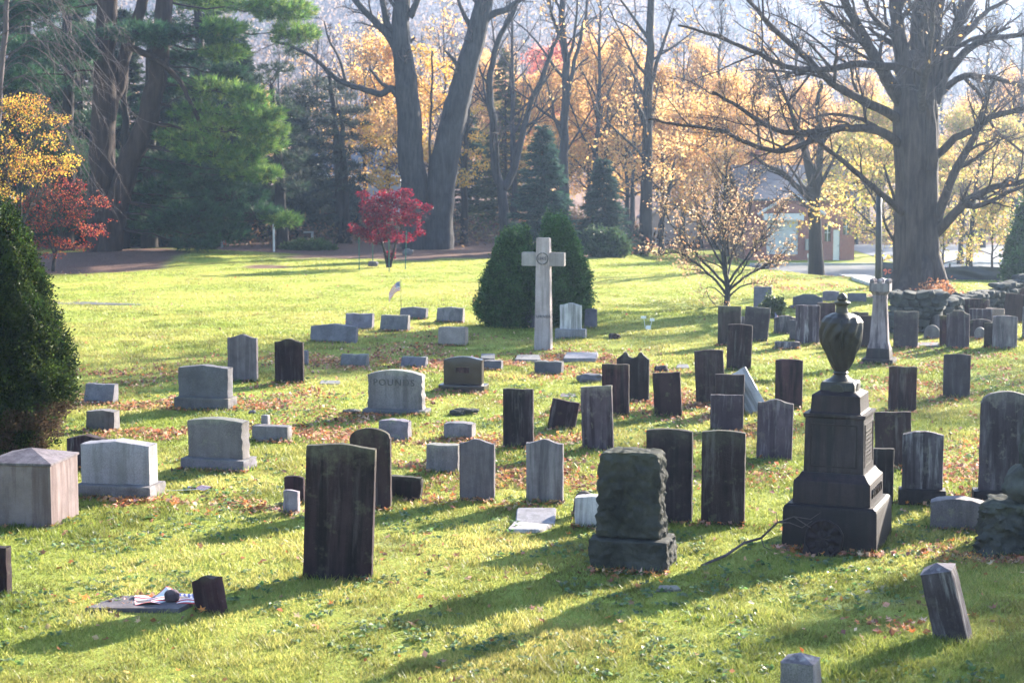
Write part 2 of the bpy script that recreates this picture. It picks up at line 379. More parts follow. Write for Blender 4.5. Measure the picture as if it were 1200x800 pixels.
FLAT = []        # footprints kept free of grass: (x, y, radius)
def make_grass(n=1500000):
    # denser and finer close to the viewer
    y = 14.5 + (rng.random(n) ** 1.45) * 93
    x = (rng.random(n) - .5) * (0.68 * y + 7)
    lm = litter_mask(x, y); dd = drift_density(x, y)
    road = (x > 9) & (y > 88)
    keep = (lm < .4) & (rng.random(n) > np.clip(dd * .3, 0, .5))
    u, v = project(x, y, np.zeros(n))
    bare = np.zeros(n)
    for (a, b, ra, rb) in [(330, 595, 70, 7), (1040, 705, 45, 6), (430, 635, 80, 3)]:
        bare = np.maximum(bare, np.exp(-(((u - a) / ra) ** 2 + ((v - b) / rb) ** 2)))
    keep &= (rng.random(n) > bare * .8) & ~road
    for (fx, fy, hx, hy, rz) in FLAT:
        dx = x - fx; dy = y - fy; c, s = math.cos(-rz), math.sin(-rz)
        keep &= ~((np.abs(dx * c - dy * s) < hx) & (np.abs(dx * s + dy * c) < hy))
    x = x[keep]; y = y[keep]; n = len(x)
    z = terrain(x, y) + (fbm(x * 1.1, y * 1.1, 3) - .5) * .06
    tall = fbm(x * .7 + 40, y * .7, 3); tuft = fbm(x * 4 + 3, y * 4, 2)
    clump = fbm(x * 2.1 + 60, y * 1.5 + 8, 2)
    h = (.026 + .05 * rng.random(n)) * (.35 + 1.25 * tall) * (.3 + 1.5 * tuft) * (.5 + clump)
    w = .0033 + .00021 * y
    h = h * (1 - .35 * sstep(45, 75, y))
    az = rng.random(n) * 2 * math.pi; lean = h * (.25 + .9 * rng.random(n))
    t = rng.random(n) * 2 * math.pi
    B = np.stack([x, y, z - .006], -1)
    side = np.stack([np.cos(t) * w, np.sin(t) * w, 0 * w], -1)
    top = B + np.stack([np.cos(az) * lean, np.sin(az) * lean, h], -1)
    V = np.stack([B - side, B + side, top], 1).reshape(-1, 3)
    dry = np.clip(fbm(x * .45 + 9, y * .45 + 3, 4) * 1.6 - .45 + rng.normal(0, .16, n), 0, 1)[:, None]
    g = np.array([.185, .228, .042]) * (1 - dry) + np.array([.46, .39, .13]) * dry
    dk = sstep(.35, .7, fbm(x * 1.3 + 21, y * .9 + 70, 3))[:, None]
    g = g * (.62 + .5 * rng.random((n, 1))) * (1.15 - .48 * dk * (1 - .6 * sstep(45, 70, y))[:, None])
    mb = MB(); mb.add(V, np.arange(n * 3).reshape(n, 3), np.repeat(g, 3, 0))
    trim_tufts(mb)
    # broad-leaved weeds: flat rosettes of glossy leaves
    m = 5200; wy = 14.5 + rng.random(m) * 26; wx = (rng.random(m) - .5) * .7 * wy; kk = fbm(wx * .55 + 5, wy * .55 + 31, 3) > .52; wx = wx[kk]; wy = wy[kk]; m = len(wx)
    C = np.repeat(np.stack([wx, wy, terrain(wx, wy) + .035], -1), 6, 0) + rng.normal(0, .035, (m * 6, 3)) * np.array([1, 1, .25])
    mb.leaves(C, .022 + .022 * rng.random(m * 6), pick([(.09, .16, .05), (.13, .19, .08), (.16, .2, .11)], m * 6, .2), 2.2, .7)
    o = mb.build('grass', M['grassblade'], None, False, True); tag(o, 'short sunlit lawn grass between the gravestones', kind='stuff')

def trim_tufts(mb):
    """longer grass the mower misses, at the foot of every stone"""
    X = []; Y = []
    for (sx, sy, hw, ht, yaw, amt) in PILES:
        m = int((hw + ht) * 2 * 210)
        side = rng.random(m); a = (rng.random(m) * 2 - 1) * (hw + .03); b = np.where(side < .6, -ht - np.abs(rng.normal(0, .025, m)), (rng.random(m) * 2 - 1) * ht)
        a = np.where(side < .6, a, np.sign(rng.random(m) - .5) * (hw + np.abs(rng.normal(0, .025, m))))
        k = vnoise(a * 5 + sx * 3, b * 5 + sy * 3) > .3; a, b = a[k], b[k]
        c, s_ = math.cos(yaw), math.sin(yaw); X.append(sx + a * c - b * s_); Y.append(sy + a * s_ + b * c)
    x = np.concatenate(X); y = np.concatenate(Y); n = len(x); z = terrain(x, y) + (fbm(x * 1.1, y * 1.1, 3) - .5) * .06
    h = .05 + .09 * rng.random(n) ** 1.5; w = .0035 + .00018 * y; az = rng.random(n) * 6.283; t = rng.random(n) * 6.283; lean = h * (.2 + .7 * rng.random(n))
    B = np.stack([x, y, z - .01], -1); sd = np.stack([np.cos(t) * w, np.sin(t) * w, 0 * w], -1)
    V = np.stack([B - sd, B + sd, B + np.stack([np.cos(az) * lean, np.sin(az) * lean, h], -1)], 1).reshape(-1, 3)
    mb.add(V, np.arange(n * 3).reshape(n, 3), np.repeat(pick([(.13, .2, .03), (.2, .24, .05), (.34, .3, .12), (.09, .14, .03)], n, .25), 3, 0))
LPAL = [(.42, .2, .12), (.36, .15, .08), (.5, .27, .17), (.3, .13, .08), (.55, .36, .25), (.46, .17, .06), (.2, .1, .07)]
def make_leaves():
    xs = []; ys = []
    n = 460000
    y = 14.5 + rng.random(n) ** .8 * 66; x = (rng.random(n) - .5) * (.7 * y + 2)
    dens = drift_density(x, y) * .8 * (1 - .4 * sstep(30, 60, y)) + (.005 + .02 * sstep(.55, .75, fbm(x * .5 + 77, y * .5, 3)) + .02 * sstep(3, 9, x) * (y < 30)) * (1 - .75 * sstep(30, 55, y))
    dens = np.maximum(dens, .05 * litter_mask(x, y))
    k = rng.random(n) < dens
    x = x[k]; y = y[k]
    for (sx, sy, hw, ht, yaw, amt) in PILES:            # drifts caught against the stones
        m = int(amt)
        a = (rng.random(m) * 2 - 1) * hw * 1.15; b = -ht - np.abs(rng.normal(0, .13, m)) + .02
        c, s = math.cos(yaw), math.sin(yaw)
        x = np.concatenate([x, sx + a * c - b * s]); y = np.concatenate([y, sy + a * s + b * c])
    ok = np.ones(len(x), bool)
    n = len(x)
    z = terrain(x, y) + (fbm(x * 1.1, y * 1.1, 3) - .5) * .06 + .02 + rng.random(n) * .035
    near = (y < 27) & (rng.random(n) < .55)
    mb = MB()
    far = ~near
    C = np.stack([x, y, z], -1)
    mb.leaves(C[far], (.022 + .028 * rng.random(far.sum()) ** 1.4) * (1 + .004 * y[far]), pick(LPAL, far.sum(), .3), upb=1.6, asp=.75)
    # lobed leaves close to the viewer
    idx = np.where(near)[0]
    m = len(idx)
    ang = np.arange(10) * 2 * math.pi / 10; rad = np.where(np.arange(10) % 2 == 0, 1.0, .42); rad[0] = 1.15
    sz = .03 + .035 * rng.random(m)
    nr = rng.normal(0, .45, (m, 3)); nr[:, 2] = 1; nr /= np.linalg.norm(nr, axis=1, keepdims=True)
    t = np.cross(nr, rng.normal(size=(m, 3))); t /= np.linalg.norm(t, axis=1, keepdims=True); b = np.cross(nr, t)
    curl = (rng.random((m, 1)) * .8 - .1)
    px = np.cos(ang) * rad; py = np.sin(ang) * rad
    V = C[idx][:, None] + sz[:, None, None] * (px[None, :, None] * t[:, None] + py[None, :, None] * b[:, None] + (curl * (px ** 2 + .4 * py ** 2)[None])[..., None] * nr[:, None])
    V = np.concatenate([V, C[idx][:, None]], 1).reshape(-1, 3)
    j = np.arange(10); f = np.stack([j, (j + 1) % 10, np.full(10, 10)], -1)
    F = (np.arange(m)[:, None, None] * 11 + f[None]).reshape(-1, 3)
    mb.add(V, F, np.repeat(pick(LPAL + [(.6, .22, .06), (.55, .3, .1)], m, .3), 11, 0))
    o = mb.build('fallen_leaves', M['dryleaf'], None, False, True); tag(o, 'brown and orange fallen leaves scattered over the lawn', kind='stuff')
PILES = []
# ------------------------------------------------------------------ stones
YAW = R(-13)
def top_profile(style, t):
    """t in -1..1 across the width -> fall below the highest point, as a share of the width"""
    a = abs(t)
    if style == 'flat': return .006 * math.sin(t * 5 + 1)
    if style == 'seg': return .085 * t * t
    if style == 'lowseg': return .045 * t * t
    if style == 'round': return .5 * (1 - math.sqrt(max(0, 1 - .985 * a * a)))
    if style == 'arch': return .26 * (1 - math.sqrt(max(0, 1 - .97 * a * a))) if a < .96 else .26
    if style == 'peak': return .10 * a
    if style == 'lowpeak': return .055 * a
    if style == 'serp': return .10 * (1 - math.cos(min(a / .8, 1) * math.pi)) / 2 + (.012 * (a > .8))
    if style == 'serpwide': return .10 * sstep(.25, .95, a)
    if style == 'shoulder':                      # raised centre, concave shoulders
        return 0.015 * a if a < .5 else .13 * min(1, ((a - .5) / .3)) ** .6 + .03
    if style == 'bat':                           # two lobes with a scooped centre and cut shoulders
        if a < .40: return .17 - .0 - .13 * (a / .40) ** 2 if a < .36 else .02
        if a < .62: return .0 + .02 * abs(a - .5)
        return .06 + .16 * ((a - .62) / .38)
    if style == 'cut': return .05 * (t + 1) / 2
    if style == 'cutl': return .05 * (1 - t) / 2
    return 0.0

def slab_mb(W, H, T, style='flat', chip=.004, seed=0, bury=.15, slant=0.0, rough_side=0.0, taper=0.0, rough_top=0.0, rough_face=0.0):
    """upright stone: front and back grids joined by a rim; slant leans the front face back towards the top"""
    nx = 22; nz = max(6, int(H / W * 16)); nz = min(nz, 34)
    mb = MB()
    xs = np.linspace(-1, 1, nx + 1)
    top = np.array([H - W * .5 * 2 * top_profile(style, t) * .5 * 2 for t in xs])
    def grid(back):
        V = []
        for k in range(nz + 1):
            s = k / nz
            for t, th in zip(xs, top):
                z = -bury + (th + bury) * s
                x = t * W / 2 * (1 - taper * max(0, z) / H)
                y = (T / 2 if back else -T / 2)
                q = max(0, z / H)
                if not back: y += slant * q * T
                p = Vector((x * 3 + seed * 7.3, y * 3 + seed, z * 3))
                n1 = mnoise.noise(p * 2.2) * chip + mnoise.noise(p * .8) * chip * 1.2
                edge = max(abs(t) ** 8, s ** 14)
                x2 = x + mnoise.noise(p * 2.5 + Vector((9, 3, 1))) * chip * 1.6 * (abs(t) > .97)
                z2 = z + mnoise.noise(p * 3.5 + Vector((3, 9, 4))) * (chip * 1.8 + rough_top) * (s > .95)
                if rough_side and abs(t) > .97: x2 += mnoise.noise(p * 5) * rough_side
                y2 = y + n1 * (-1 if not back else 1)
                if rough_face: y2 += (mnoise.noise(p * 3.2) * rough_face + mnoise.noise(p * 8) * rough_face * .4) * (1 - .6 * edge)
                y2 -= (y / abs(y)) * edge * min(.012, T * .12)
                V.append((x2, y2, z2))
        return V
    A = grid(False); B = grid(True); n = len(A); w = nx + 1
    F = []
    for k in range(nz):
        for i in range(nx):
            a = k * w + i
            F.append((a, a + 1, a + w + 1, a + w)); F.append((n + a, n + a + w, n + a + w + 1, n + a + 1))
    ring = [nz * w + i for i in range(nx + 1)]
    left = [k * w for k in range(nz + 1)]; right = [k * w + nx for k in range(nz + 1)]
    mids = []
    V = A + B
    for strip, flip in ((ring, False), (left, True), (right, False)):
        # one extra row in the middle of the rim, roughened on rock-faced edges
        base = len(V)
        for q, a in enumerate(strip):
            pa = Vector(A[a]); pb = Vector(B[a]); m = (pa + pb) / 2
            out = Vector((0, 0, .006)) if strip is ring else Vector((-.006 if flip else .006, 0, 0))
            p = m * 4 + Vector((seed, 2, 5))
            if strip is ring: m = m + out * (1 + 2 * mnoise.noise(p)) + Vector((0, 0, rough_top * mnoise.noise(p * 2)))
            else: m = m + out + Vector(((-1 if flip else 1) * rough_side * (mnoise.noise(p * 2.4) + .3), rough_side * mnoise.noise(p * 3), 0))
            V.append(tuple(m))
        for q in range(len(strip) - 1):
            a, b = strip[q], strip[q + 1]; c, d = base + q, base + q + 1
            f1 = (a, b, d, c); f2 = (c, d, n + b, n + a)
            if strip is right: f1 = f1[::-1]; f2 = f2[::-1]
            if strip is left: pass
            F.append(f1); F.append(f2)
    mb.add(V, F)
    return mb

def finish(o, ang=38):
    me = o.data
    bm = bmesh.new(); bm.from_mesh(me); bmesh.ops.remove_doubles(bm, verts=bm.verts, dist=1e-5); bmesh.ops.recalc_face_normals(bm, faces=bm.faces); bm.to_mesh(me); bm.free()
    me.polygons.foreach_set('use_smooth', np.ones(len(me.polygons), bool)); me.set_sharp_from_angle(angle=R(ang)); me.update()
    return o

def block_mb(W, H, T, rough=.0, seed=0, bury=.15, taper=0.0, n=9, top_rough=None, shoulder=0.0):
    """squared block with finely divided, optionally rock-faced sides"""
    bm = bmesh.new(); bmesh.ops.create_cube(bm, size=1)
    bmesh.ops.subdivide_edges(bm, edges=bm.edges[:], cuts=n, use_grid_fill=True)
    for v in bm.verts:
        c = v.co.copy(); z = -bury + (c.z + .5) * (H + bury)
        k = 1 - taper * max(0, z) / max(H, .01)
        if shoulder: k *= 1 - shoulder * max(0, (z / H - .8) / .2) ** 2; z -= shoulder * H * .35 * (2 * max(abs(c.x), 0)) ** 6 * max(0, z / H) ** 4
        p = Vector((c.x * W * k, c.y * T * k, z))
        e = sorted((abs(c.x), abs(c.y), abs(c.z)))
        nrm = Vector((c.x if abs(c.x) > .49 else 0, c.y if abs(c.y) > .49 else 0, (c.z if abs(c.z) > .49 else 0)))
        q = p * 4.5 + Vector((seed * 3.1, seed, seed * 2.2))
        r = rough if not (c.z > .49) else (rough * .3 if top_rough is None else top_rough)
        d = (mnoise.noise(q * .8) * .7 + .75 * mnoise.noise(q * 2.0) + .38 * mnoise.noise(q * 4.3) + .12 * mnoise.noise(q * 9)) * r
        if e[1] > .49: p -= Vector((math.copysign(.008, c.x) if abs(c.x) > .49 else 0, math.copysign(.008, c.y) if abs(c.y) > .49 else 0, .008 if c.z > .49 else 0))
        if nrm.length > 0: p += nrm.normalized() * d
        v.co = p
    me = bpy.data.meshes.new('block'); bm.to_mesh(me); bm.free(); return me

def place_block(name, W, H, T, mat, parent, loc=(0, 0, 0), **kw):
    me = block_mb(W, H, T, **kw); me.materials.append(M[mat]); me.name = name
    o = link(name, me, parent); o.location = loc; return finish(o, 40)

def frame_at(u, v):
    c = G(u, v); b = math.atan2(c.x, c.y); return c, b
_seed = [0]
def stone_dims(u0, u1, vt, vb, T, yaw):
    c, b = frame_at((u0 + u1) / 2, vb)
    phi = abs(yaw + b); m = c.y / FPX
    W = max(.12, ((u1 - u0) * m - T * math.sin(phi)) / math.cos(phi))
    top = P((u0 + u1) / 2, vt, c.y).z
    return c, b, W, max(.05, top - c.z)
def put(o, c, b, T, yaw, lean=0, pitch=0):
    s = Vector((math.sin(b), math.cos(b), 0))
    p = c + s * T / 2
    p.z = float(terrain(p.x, p.y)) if abs(float(terrain(p.x, p.y)) - c.z) < .5 else c.z
    o.location = p; o.rotation_euler = (R(pitch), R(lean), yaw)
def pile(o, W, T, yaw, n=None):
    p = o.location
    if p.y < 62: PILES.append((p.x, p.y, W / 2, T / 2, yaw, n if n is not None else int(rng.integers(10, 55) * W)))

def slab(u0, u1, vt, vb, style, T, mat, label, group='upright slab gravestones', lean=0, pitch=0, yaw=None, name='gravestone', cat='gravestone', leaves=None, **kw):
    yaw = YAW + R(rng.normal(0, 2.5)) if yaw is None else R(yaw)
    c, b, W, H = stone_dims(u0, u1, vt, vb, T, yaw); _seed[0] += 1
    mb = slab_mb(W, H, T, style, seed=_seed[0], **kw)
    o = finish(mb.build(name, M[mat])); tag(o, label, cat, group); put(o, c, b, T, yaw, lean, pitch); pile(o, W, T, yaw, leaves)
    return o, W, H
def marker(u0, u1, vt, vb, style, mat, label, T=.32, group='low grave markers', lean=0, yaw=None, slant=.38, **kw):
    return slab(u0, u1, vt, vb, style, T, mat, label, group, lean, 0, yaw, 'grave_marker', 'grave marker', slant=slant, chip=.007, **kw)
def based(body, base, style, T, TB, mat, bmat, label, name='headstone_monument', cat='monument', group=None, yaw=None, brough=.02, parts=('tablet', 'base'), leaves=None, **kw):
    """a tablet standing on a base block: two parts under one empty"""
    yaw = YAW + R(rng.normal(0, 2)) if yaw is None else R(yaw)
    c, b, W, H = stone_dims(base[0], base[1], base[2], base[3], TB, yaw)
    c2 = P((body[0] + body[1]) / 2, body[3], c.y + (TB - T) / 2)
    m = c2.y / FPX; phi = abs(yaw + b)
    W2 = max(.2, ((body[1] - body[0]) * m - T * math.sin(phi)) / math.cos(phi))
    H2 = P(600, body[2], c.y + (TB - T) / 2).z - c.z - H
    e = empty(name, (0, 0, 0), label, cat, group); put(e, c, b, TB, yaw)
    _seed[0] += 1
    place_block(parts[1], W, H, TB, bmat, e, rough=brough, seed=_seed[0])
    t = finish(slab_mb(W2, H2, T, style, seed=_seed[0], bury=-.001, **kw).build(parts[0], M[mat], e)); t.location = (0, 0, H)
    pile(e, W, TB, yaw, leaves)
    return e, t, W2, H2, H

def text_part(s, size, name, parent, loc, rot, mat, ext=.004, extra=None):
    cu = bpy.data.curves.new('t', 'FONT'); cu.body = s; cu.size = size; cu.extrude = ext; cu.align_x = 'CENTER'; cu.align_y = 'CENTER'; cu.space_character = 1.25
    tmp = bpy.data.objects.new('t', cu); COL.objects.link(tmp)
    dg = bpy.context.evaluated_depsgraph_get(); me = bpy.data.meshes.new_from_object(tmp.evaluated_get(dg))
    bpy.data.objects.remove(tmp); me.materials.clear(); me.materials.append(M[mat]); me.name = name
    o = link(name, me, parent); o.location = loc; o.rotation_euler = rot; return o

SL = 'upright slab gravestones'; MK = 'low grave markers'
# --- left side
marker(98, 139, 451, 473, 'flat', 'blue', 'low slant-faced grey marker beside the big conical evergreen, the farther of two')
marker(101, 141, 481, 505, 'lowpeak', 'gran', 'squat rough marker with slightly peaked top, in front of the slant one by the evergreen', slant=.1, rough_face=.015)
based((208, 272, 428, 470), (204, 279, 466, 481), 'lowpeak', .28, .5, 'blue', 'gran', 'grey granite monument with rough edge and rough base, farthest back of the left based monuments', rough_side=.03)
slab(267, 303, 392, 447, 'serp', .12, 'palegrey', 'weathered white marble tablet with curved shoulders, beside the dark one of the same shape')
slab(322, 357, 397, 449, 'serp', .12, 'brown2', 'dark tablet with curved shoulders, right of the white marble one of the same shape')
marker(363, 420, 380, 402, 'lowpeak', 'blue', 'widest low blue-grey marker, at the left front of the back row of markers', slant=.3)
based((219, 292, 491, 545), (211, 303, 538, 552), 'lowseg', .3, .55, 'gran', 'blue', 'speckled brownish grey monument with rough-hewn right edge, right of the smooth pale monument', rough_side=.03)
marker(79, 128, 510, 550, 'peak', 'brown2', 'low dark peaked stone half hidden behind the smooth pale monument', T=.2, slant=0)
based((97, 187, 517, 573), (87, 195, 569, 585), 'lowpeak', .34, .6, 'lgran', 'gran', 'smooth pale grey monument with a bright lit right end on a rough-faced base', brough=.04, leaves=60)
slab(410, 460, 502, 597, 'arch', .11, 'brown', 'tall brown slab with rounded top and lit right edge, behind the biggest dark slab', yaw=-11)
slab(354, 438, 520, 679, 'lowpeak', .13, 'brown2', 'biggest dark slab with a low peaked top, leaning slightly in the left foreground', lean=2.2, yaw=-7, leaves=8)
marker(458, 496, 558, 586, 'cut', 'brown2', 'low dark stone with a broken right end, beside the tall rounded brown slab', T=.14, slant=0, rough_side=.03)
marker(499, 541, 522, 554, 'flat', 'gran', 'low wide grey block behind the left one of two pale matching tablets', T=.25, slant=.05)
slab(538, 581, 515, 587, 'serp', .11, 'palegrey', 'pale tablet with a softly humped top, left of its matching neighbour', yaw=-12)
slab(616, 661, 515, 590, 'serp', .11, 'palegrey', 'pale tablet with a softly humped top and dark streaks, right of its matching neighbour', yaw=-12)
slab(333, 358, 558, 591, 'seg', .09, 'brown2', 'small dark rounded footstone behind a paler stub, left of the biggest dark slab', group='small footstones', name='footstone', cat='footstone')
slab(332, 352, 575, 603, 'lowseg', .12, 'palegrey', 'small pale stub of a footstone in front of the small dark rounded one', group='small footstones', name='footstone', cat='footstone', chip=.01)
slab(-14, 15, 642, 698, 'flat', .16, 'brown2', 'short mossy dark stone cut off by the left edge of the photo', yaw=-10, name='footstone', cat='footstone', group='small footstones')
slab(228, 268, 677, 719, 'serp', .17, 'brown2', 'small mossy dark headstone leaning left at the end of the flat ledger stone', lean=-12, pitch=-4, yaw=-26, chip=.01)
# --- rows behind the cross and in front of it
marker(404, 439, 368, 386, 'flat', 'blue', 'grey marker left of the pale mottled one in the back row of markers')
marker(445, 481, 370, 388, 'flat', 'gran', 'pale mottled marker with a chipped corner, near the foot of the small flag')
marker(468, 502, 360, 374, 'lowpeak', 'blue', 'farthest low marker, its base behind the pale mottled marker and right of the flag')
marker(511, 545, 360, 378, 'lowpeak', 'gran', 'dark greenish marker with a peaked top, far right of the back row of markers')
marker(513, 549, 384, 405, 'flat', 'pink', 'pinkish brown granite marker, the only warm coloured one', slant=.15)
marker(398, 433, 416, 431, 'flat', 'gran', 'low grey marker left of another one, in the row behind the name-carved grey stone')
marker(469, 502, 419, 431, 'flat', 'blue', 'small grey-green marker sunk in red leaves, behind the right side of the name-carved stone')
slab(354, 362, 411, 429, 'flat', .1, 'blue', 'tiny grey footstone peeping out behind the dark curved-shoulder tablet', group='small footstones', name='footstone', cat='footstone')
marker(566, 590, 423, 434, 'flat', 'blue', 'small grey block just right of the polished dark monument', slant=.1)
marker(626, 661, 424, 439, 'flat', 'blue', 'low blue-grey block in front of the stone cross, set in leaves', slant=.1)
marker(443, 483, 493, 517, 'lowseg', 'blue', 'low rounded rough marker in front of the name-carved grey stone, left of two', slant=.1, rough_face=.02)
marker(519, 558, 496, 516, 'lowseg', 'gran', 'low rounded rough marker in front of the name-carved grey stone, right of two', slant=.15, rough_face=.02)
e, t, W2, H2, H0 = based((434, 502, 434, 483), (424, 506, 480, 487), 'seg', .26, .45, 'gran', 'blue', 'wide grey granite monument with an arched top, carved with a family name', rough_side=.03, leaves=90)
t['label'] = 'arched granite tablet with carved lettering'
text_part('POUNDS', W2 * .165, 'lettering', t, (-.02, -.1375, H2 * .68), (R(90), 0, 0), 'letter', .007)
e, t, W2, H2, H0 = based((519, 567, 418, 452), (513, 574, 451, 459), 'seg', .22, .5, 'polish', 'polish', 'polished dark granite monument with a bright right end and arched top', brough=.003, leaves=60)
mb = MB(); mb.box(-W2 * .17, W2 * .17, -.122, -.1, H2 * .42, H2 * .64); o = mb.build('name_panel', M['brown'], t)
slab(589, 626, 456, 525, 'flat', .11, 'brown2', 'tall square-topped dark brown slab standing alone, left of the tilted short one', yaw=-14)
slab(641, 674, 469, 503, 'flat', .11, 'brown2', 'short square dark slab tilted to the right, between two tall slabs', lean=10)
slab(682, 720, 452, 527, 'cutl', .11, 'slate', 'tall square slab streaked with white, leaning a little, right of the short tilted one', lean=-2)
slab(705, 738, 427, 489, 'flat', .11, 'brown', 'square-topped brown slab overlapping the one with a scooped top', lean=-.5)
slab(722, 761, 413, 471, 'bat', .11, 'brown2', 'dark slab with two lobes and a scooped dip in its top')
slab(767, 800, 437, 489, 'flat', .11, 'brown', 'square brown slab leaning slightly, right of the scooped-top slab', lean=-3.5)
slab(816, 850, 410, 474, 'lowseg', .12, 'brown', 'mottled brown slab, leftmost of the cluster around the broken leaning stone', lean=-3)
slab(841, 868, 359, 405, 'flat', .1, 'brown', 'square dark slab right below the bare ornamental tree')
slab(851, 880, 380, 433, 'lowseg', .11, 'brown2', 'tall grey-brown slab in front of the square slab below the bare ornamental tree', lean=1.5)
slab(870, 899, 360, 400, 'flat', .1, 'slate', 'square bluish slab leaning right, beside the small flag below the ornamental tree', lean=5)
slab(838, 872, 439, 487, 'flat', .11, 'brown', 'square brown slab directly behind the left end of the broken leaning stone')
slab(832, 871, 463, 506, 'flat', .12, 'slate', 'square slab with pale streaks, just in front of the brown slab by the broken stone')
slab(908, 940, 421, 478, 'lowseg', .11, 'brown', 'reddish brown slab with a low arched top, left of the urn')
slab(886, 928, 468, 538, 'serp', .12, 'slate', 'grey slab with a faint hump, just left of the urn monument pedestal', lean=1)
slab(756, 812, 503, 614, 'lowseg', .13, 'brown2', 'tall dark slab behind the rough rock monument, left of the mottled one')
slab(821, 873, 505, 615, 'lowseg', .13, 'brown', 'tall mottled slab with rusty streaks, between the rock monument and the urn monument', pitch=0)
marker(673, 712, 582, 619, 'seg', 'white', 'small pale rounded marker half hidden behind the rough rock monument', T=.26, slant=0)
slab(670, 695, 576, 605, 'round', .1, 'slate', 'small dark round-topped stone tilted behind the pale rounded marker', lean=8, name='footstone', cat='footstone', group='small footstones')
# --- right side
slab(1041, 1073, 430, 483, 'flat', .11, 'brown', 'square reddish slab between the urn and the pale slab at right')
slab(1105, 1136, 415, 467, 'lowseg', .11, 'slate', 'pale-topped grey slab with a long shadow, standing alone at right')
slab(1026, 1068, 483, 548, 'flat', .12, 'brown', 'square slab just right of the urn monument, leaning slightly', lean=-2)
slab(1021, 1046, 526, 591, 'flat', .12, 'brown2', 'dark slab half hidden behind the right side of the urn monument')
based((1058, 1105, 506, 578), (1052, 1108, 574, 593), 'seg', .14, .32, 'slate', 'urnbase', 'grey arched tablet with lit right edge on a broken base, right of the urn monument', name='based_headstone', cat='gravestone', group=SL, brough=.01, parts=('tablet', 'base'))
based((1145, 1205, 459, 580), (1138, 1214, 576, 592), 'arch', .16, .36, 'slate', 'urnbase', 'big round-shouldered grey tablet on a dark base near the right edge', name='based_headstone', cat='gravestone', group=SL, brough=.004)
marker(1090, 1153, 585, 622, 'seg', 'gran', 'low rounded granite marker with lit top, in front of the big tablet at right', T=.3, slant=0)
slab(932, 960, 358, 404, 'flat', .1, 'slate', 'square slab straight behind the urn, left one of two')
slab(957, 978, 355, 401, 'flat', .1, 'brown', 'square brown slab straight behind the urn, right one of two')
slab(1000, 1026, 370, 407, 'flat', .1, 'brown', 'square dark slab left of the battlemented column')
slab(997, 1017, 366, 402, 'flat', .1, 'brown2', 'dark slab whose top edge shows behind the square slab left of the column')
slab(1047, 1075, 365, 408, 'flat', .1, 'slate', 'square purple-grey slab just right of the battlemented column')
e = based((929, 964, 345, 361), (926, 967, 358, 362), 'serpwide', .25, .4, 'blue', 'blue', 'wide pale blue monument with a wavy top, behind the urn at the back')
slab(883, 904, 336, 362, 'flat', .18, 'blue', 'pale blue upright block under the right branches of the ornamental tree')
marker(964, 983, 341, 353, 'lowpeak', 'blue', 'small peaked dark marker at the back, left of another by the column', slant=.2)
marker(993, 1015, 344, 354, 'flat', 'blue', 'small low marker at the back, left of the battlemented column', slant=.3)
marker(907, 933, 370, 391, 'serpwide', 'slate', 'low grey stone right of the small flag, with a curved top', T=.2, slant=0)
slab(925, 936, 375, 399, 'flat', .1, 'blue', 'narrow grey stone edge showing beside the square slab behind the urn', name='footstone', cat='footstone', group='small footstones')
slab(861, 872, 371, 388, 'flat', .1, 'slate', 'small grey stone between two slabs below the ornamental tree', name='footstone', cat='footstone', group='small footstones')
marker(908, 937, 401, 409, 'flat', 'slate', 'low dark flat-topped block on the grass between the slabs left of the urn', T=.3, slant=0)
slab(1083, 1101, 381, 397, 'round', .1, 'gran', 'small pale half-round stone in front of the stone wall', name='footstone', cat='footstone', group='small footstones')
slab(1092, 1104, 369, 391, 'round', .1, 'slate', 'dark rounded stone between the half-round stone and the wall', name='footstone', cat='footstone', group='small footstones')
slab(1101, 1112, 370, 406, 'flat', .1, 'brown', 'narrow brown slab tucked behind the shouldered slab')
slab(1109, 1135, 364, 409, 'shoulder', .1, 'slate', 'dark slab with a raised centre and scooped shoulders, in front of the wall')
slab(1130, 1158, 350, 384, 'lowseg', .1, 'brown', 'brownish slab with an arched top, close against the stone wall')
slab(1136, 1162, 362, 391, 'flat', .1, 'slate', 'pale-streaked slab in front of the arched one by the wall')
slab(1155, 1176, 361, 388, 'cut', .12, 'pink', 'square warm grey stone left of the tilted slab by the wall')
slab(1136, 1161, 374, 396, 'seg', .1, 'brown', 'low brown arched slab behind the small pale half-round stone at right')
slab(1142, 1154, 384, 399, 'round', .1, 'gran', 'small pale half-round stone beside the white-faced slab at right', name='footstone', cat='footstone', group='small footstones')
slab(1153, 1166, 378, 408, 'seg', .1, 'brown', 'narrow dark slab touching the left edge of the white-faced slab')
slab(1163, 1191, 370, 409, 'lowseg', .1, 'palegrey', 'white-faced slab with a dark foot, near the right edge')
slab(1174, 1197, 344, 379, 'lowseg', .1, 'brown', 'brown slab tilted right in front of the far end of the wall', lean=6)
slab(1195, 1213, 337, 372, 'seg', .1, 'brown', 'brown slab cut by the right edge, beside the tilted slab')
slab(1198, 1216, 360, 397, 'flat', .14, 'blue', 'pale narrow stone at the right edge in the sun')
# the stone beside and behind the evergreen pair
e, t, W2, H2, H0 = based((656, 682, 355, 389), (650, 688, 386, 397), 'serp', .16, .4, 'white', 'lgran', 'white marble tablet on a square base beside the tall cross', name='based_headstone', cat='gravestone', group=SL, brough=.006)
marker(684, 700, 362, 385, 'peak', 'blue', 'grey sloping stone peeping out behind the right evergreen bush', slant=.6)
marker(614, 634, 362, 385, 'flat', 'blue', 'grey stone glimpsed low between the evergreen bushes', slant=.2)

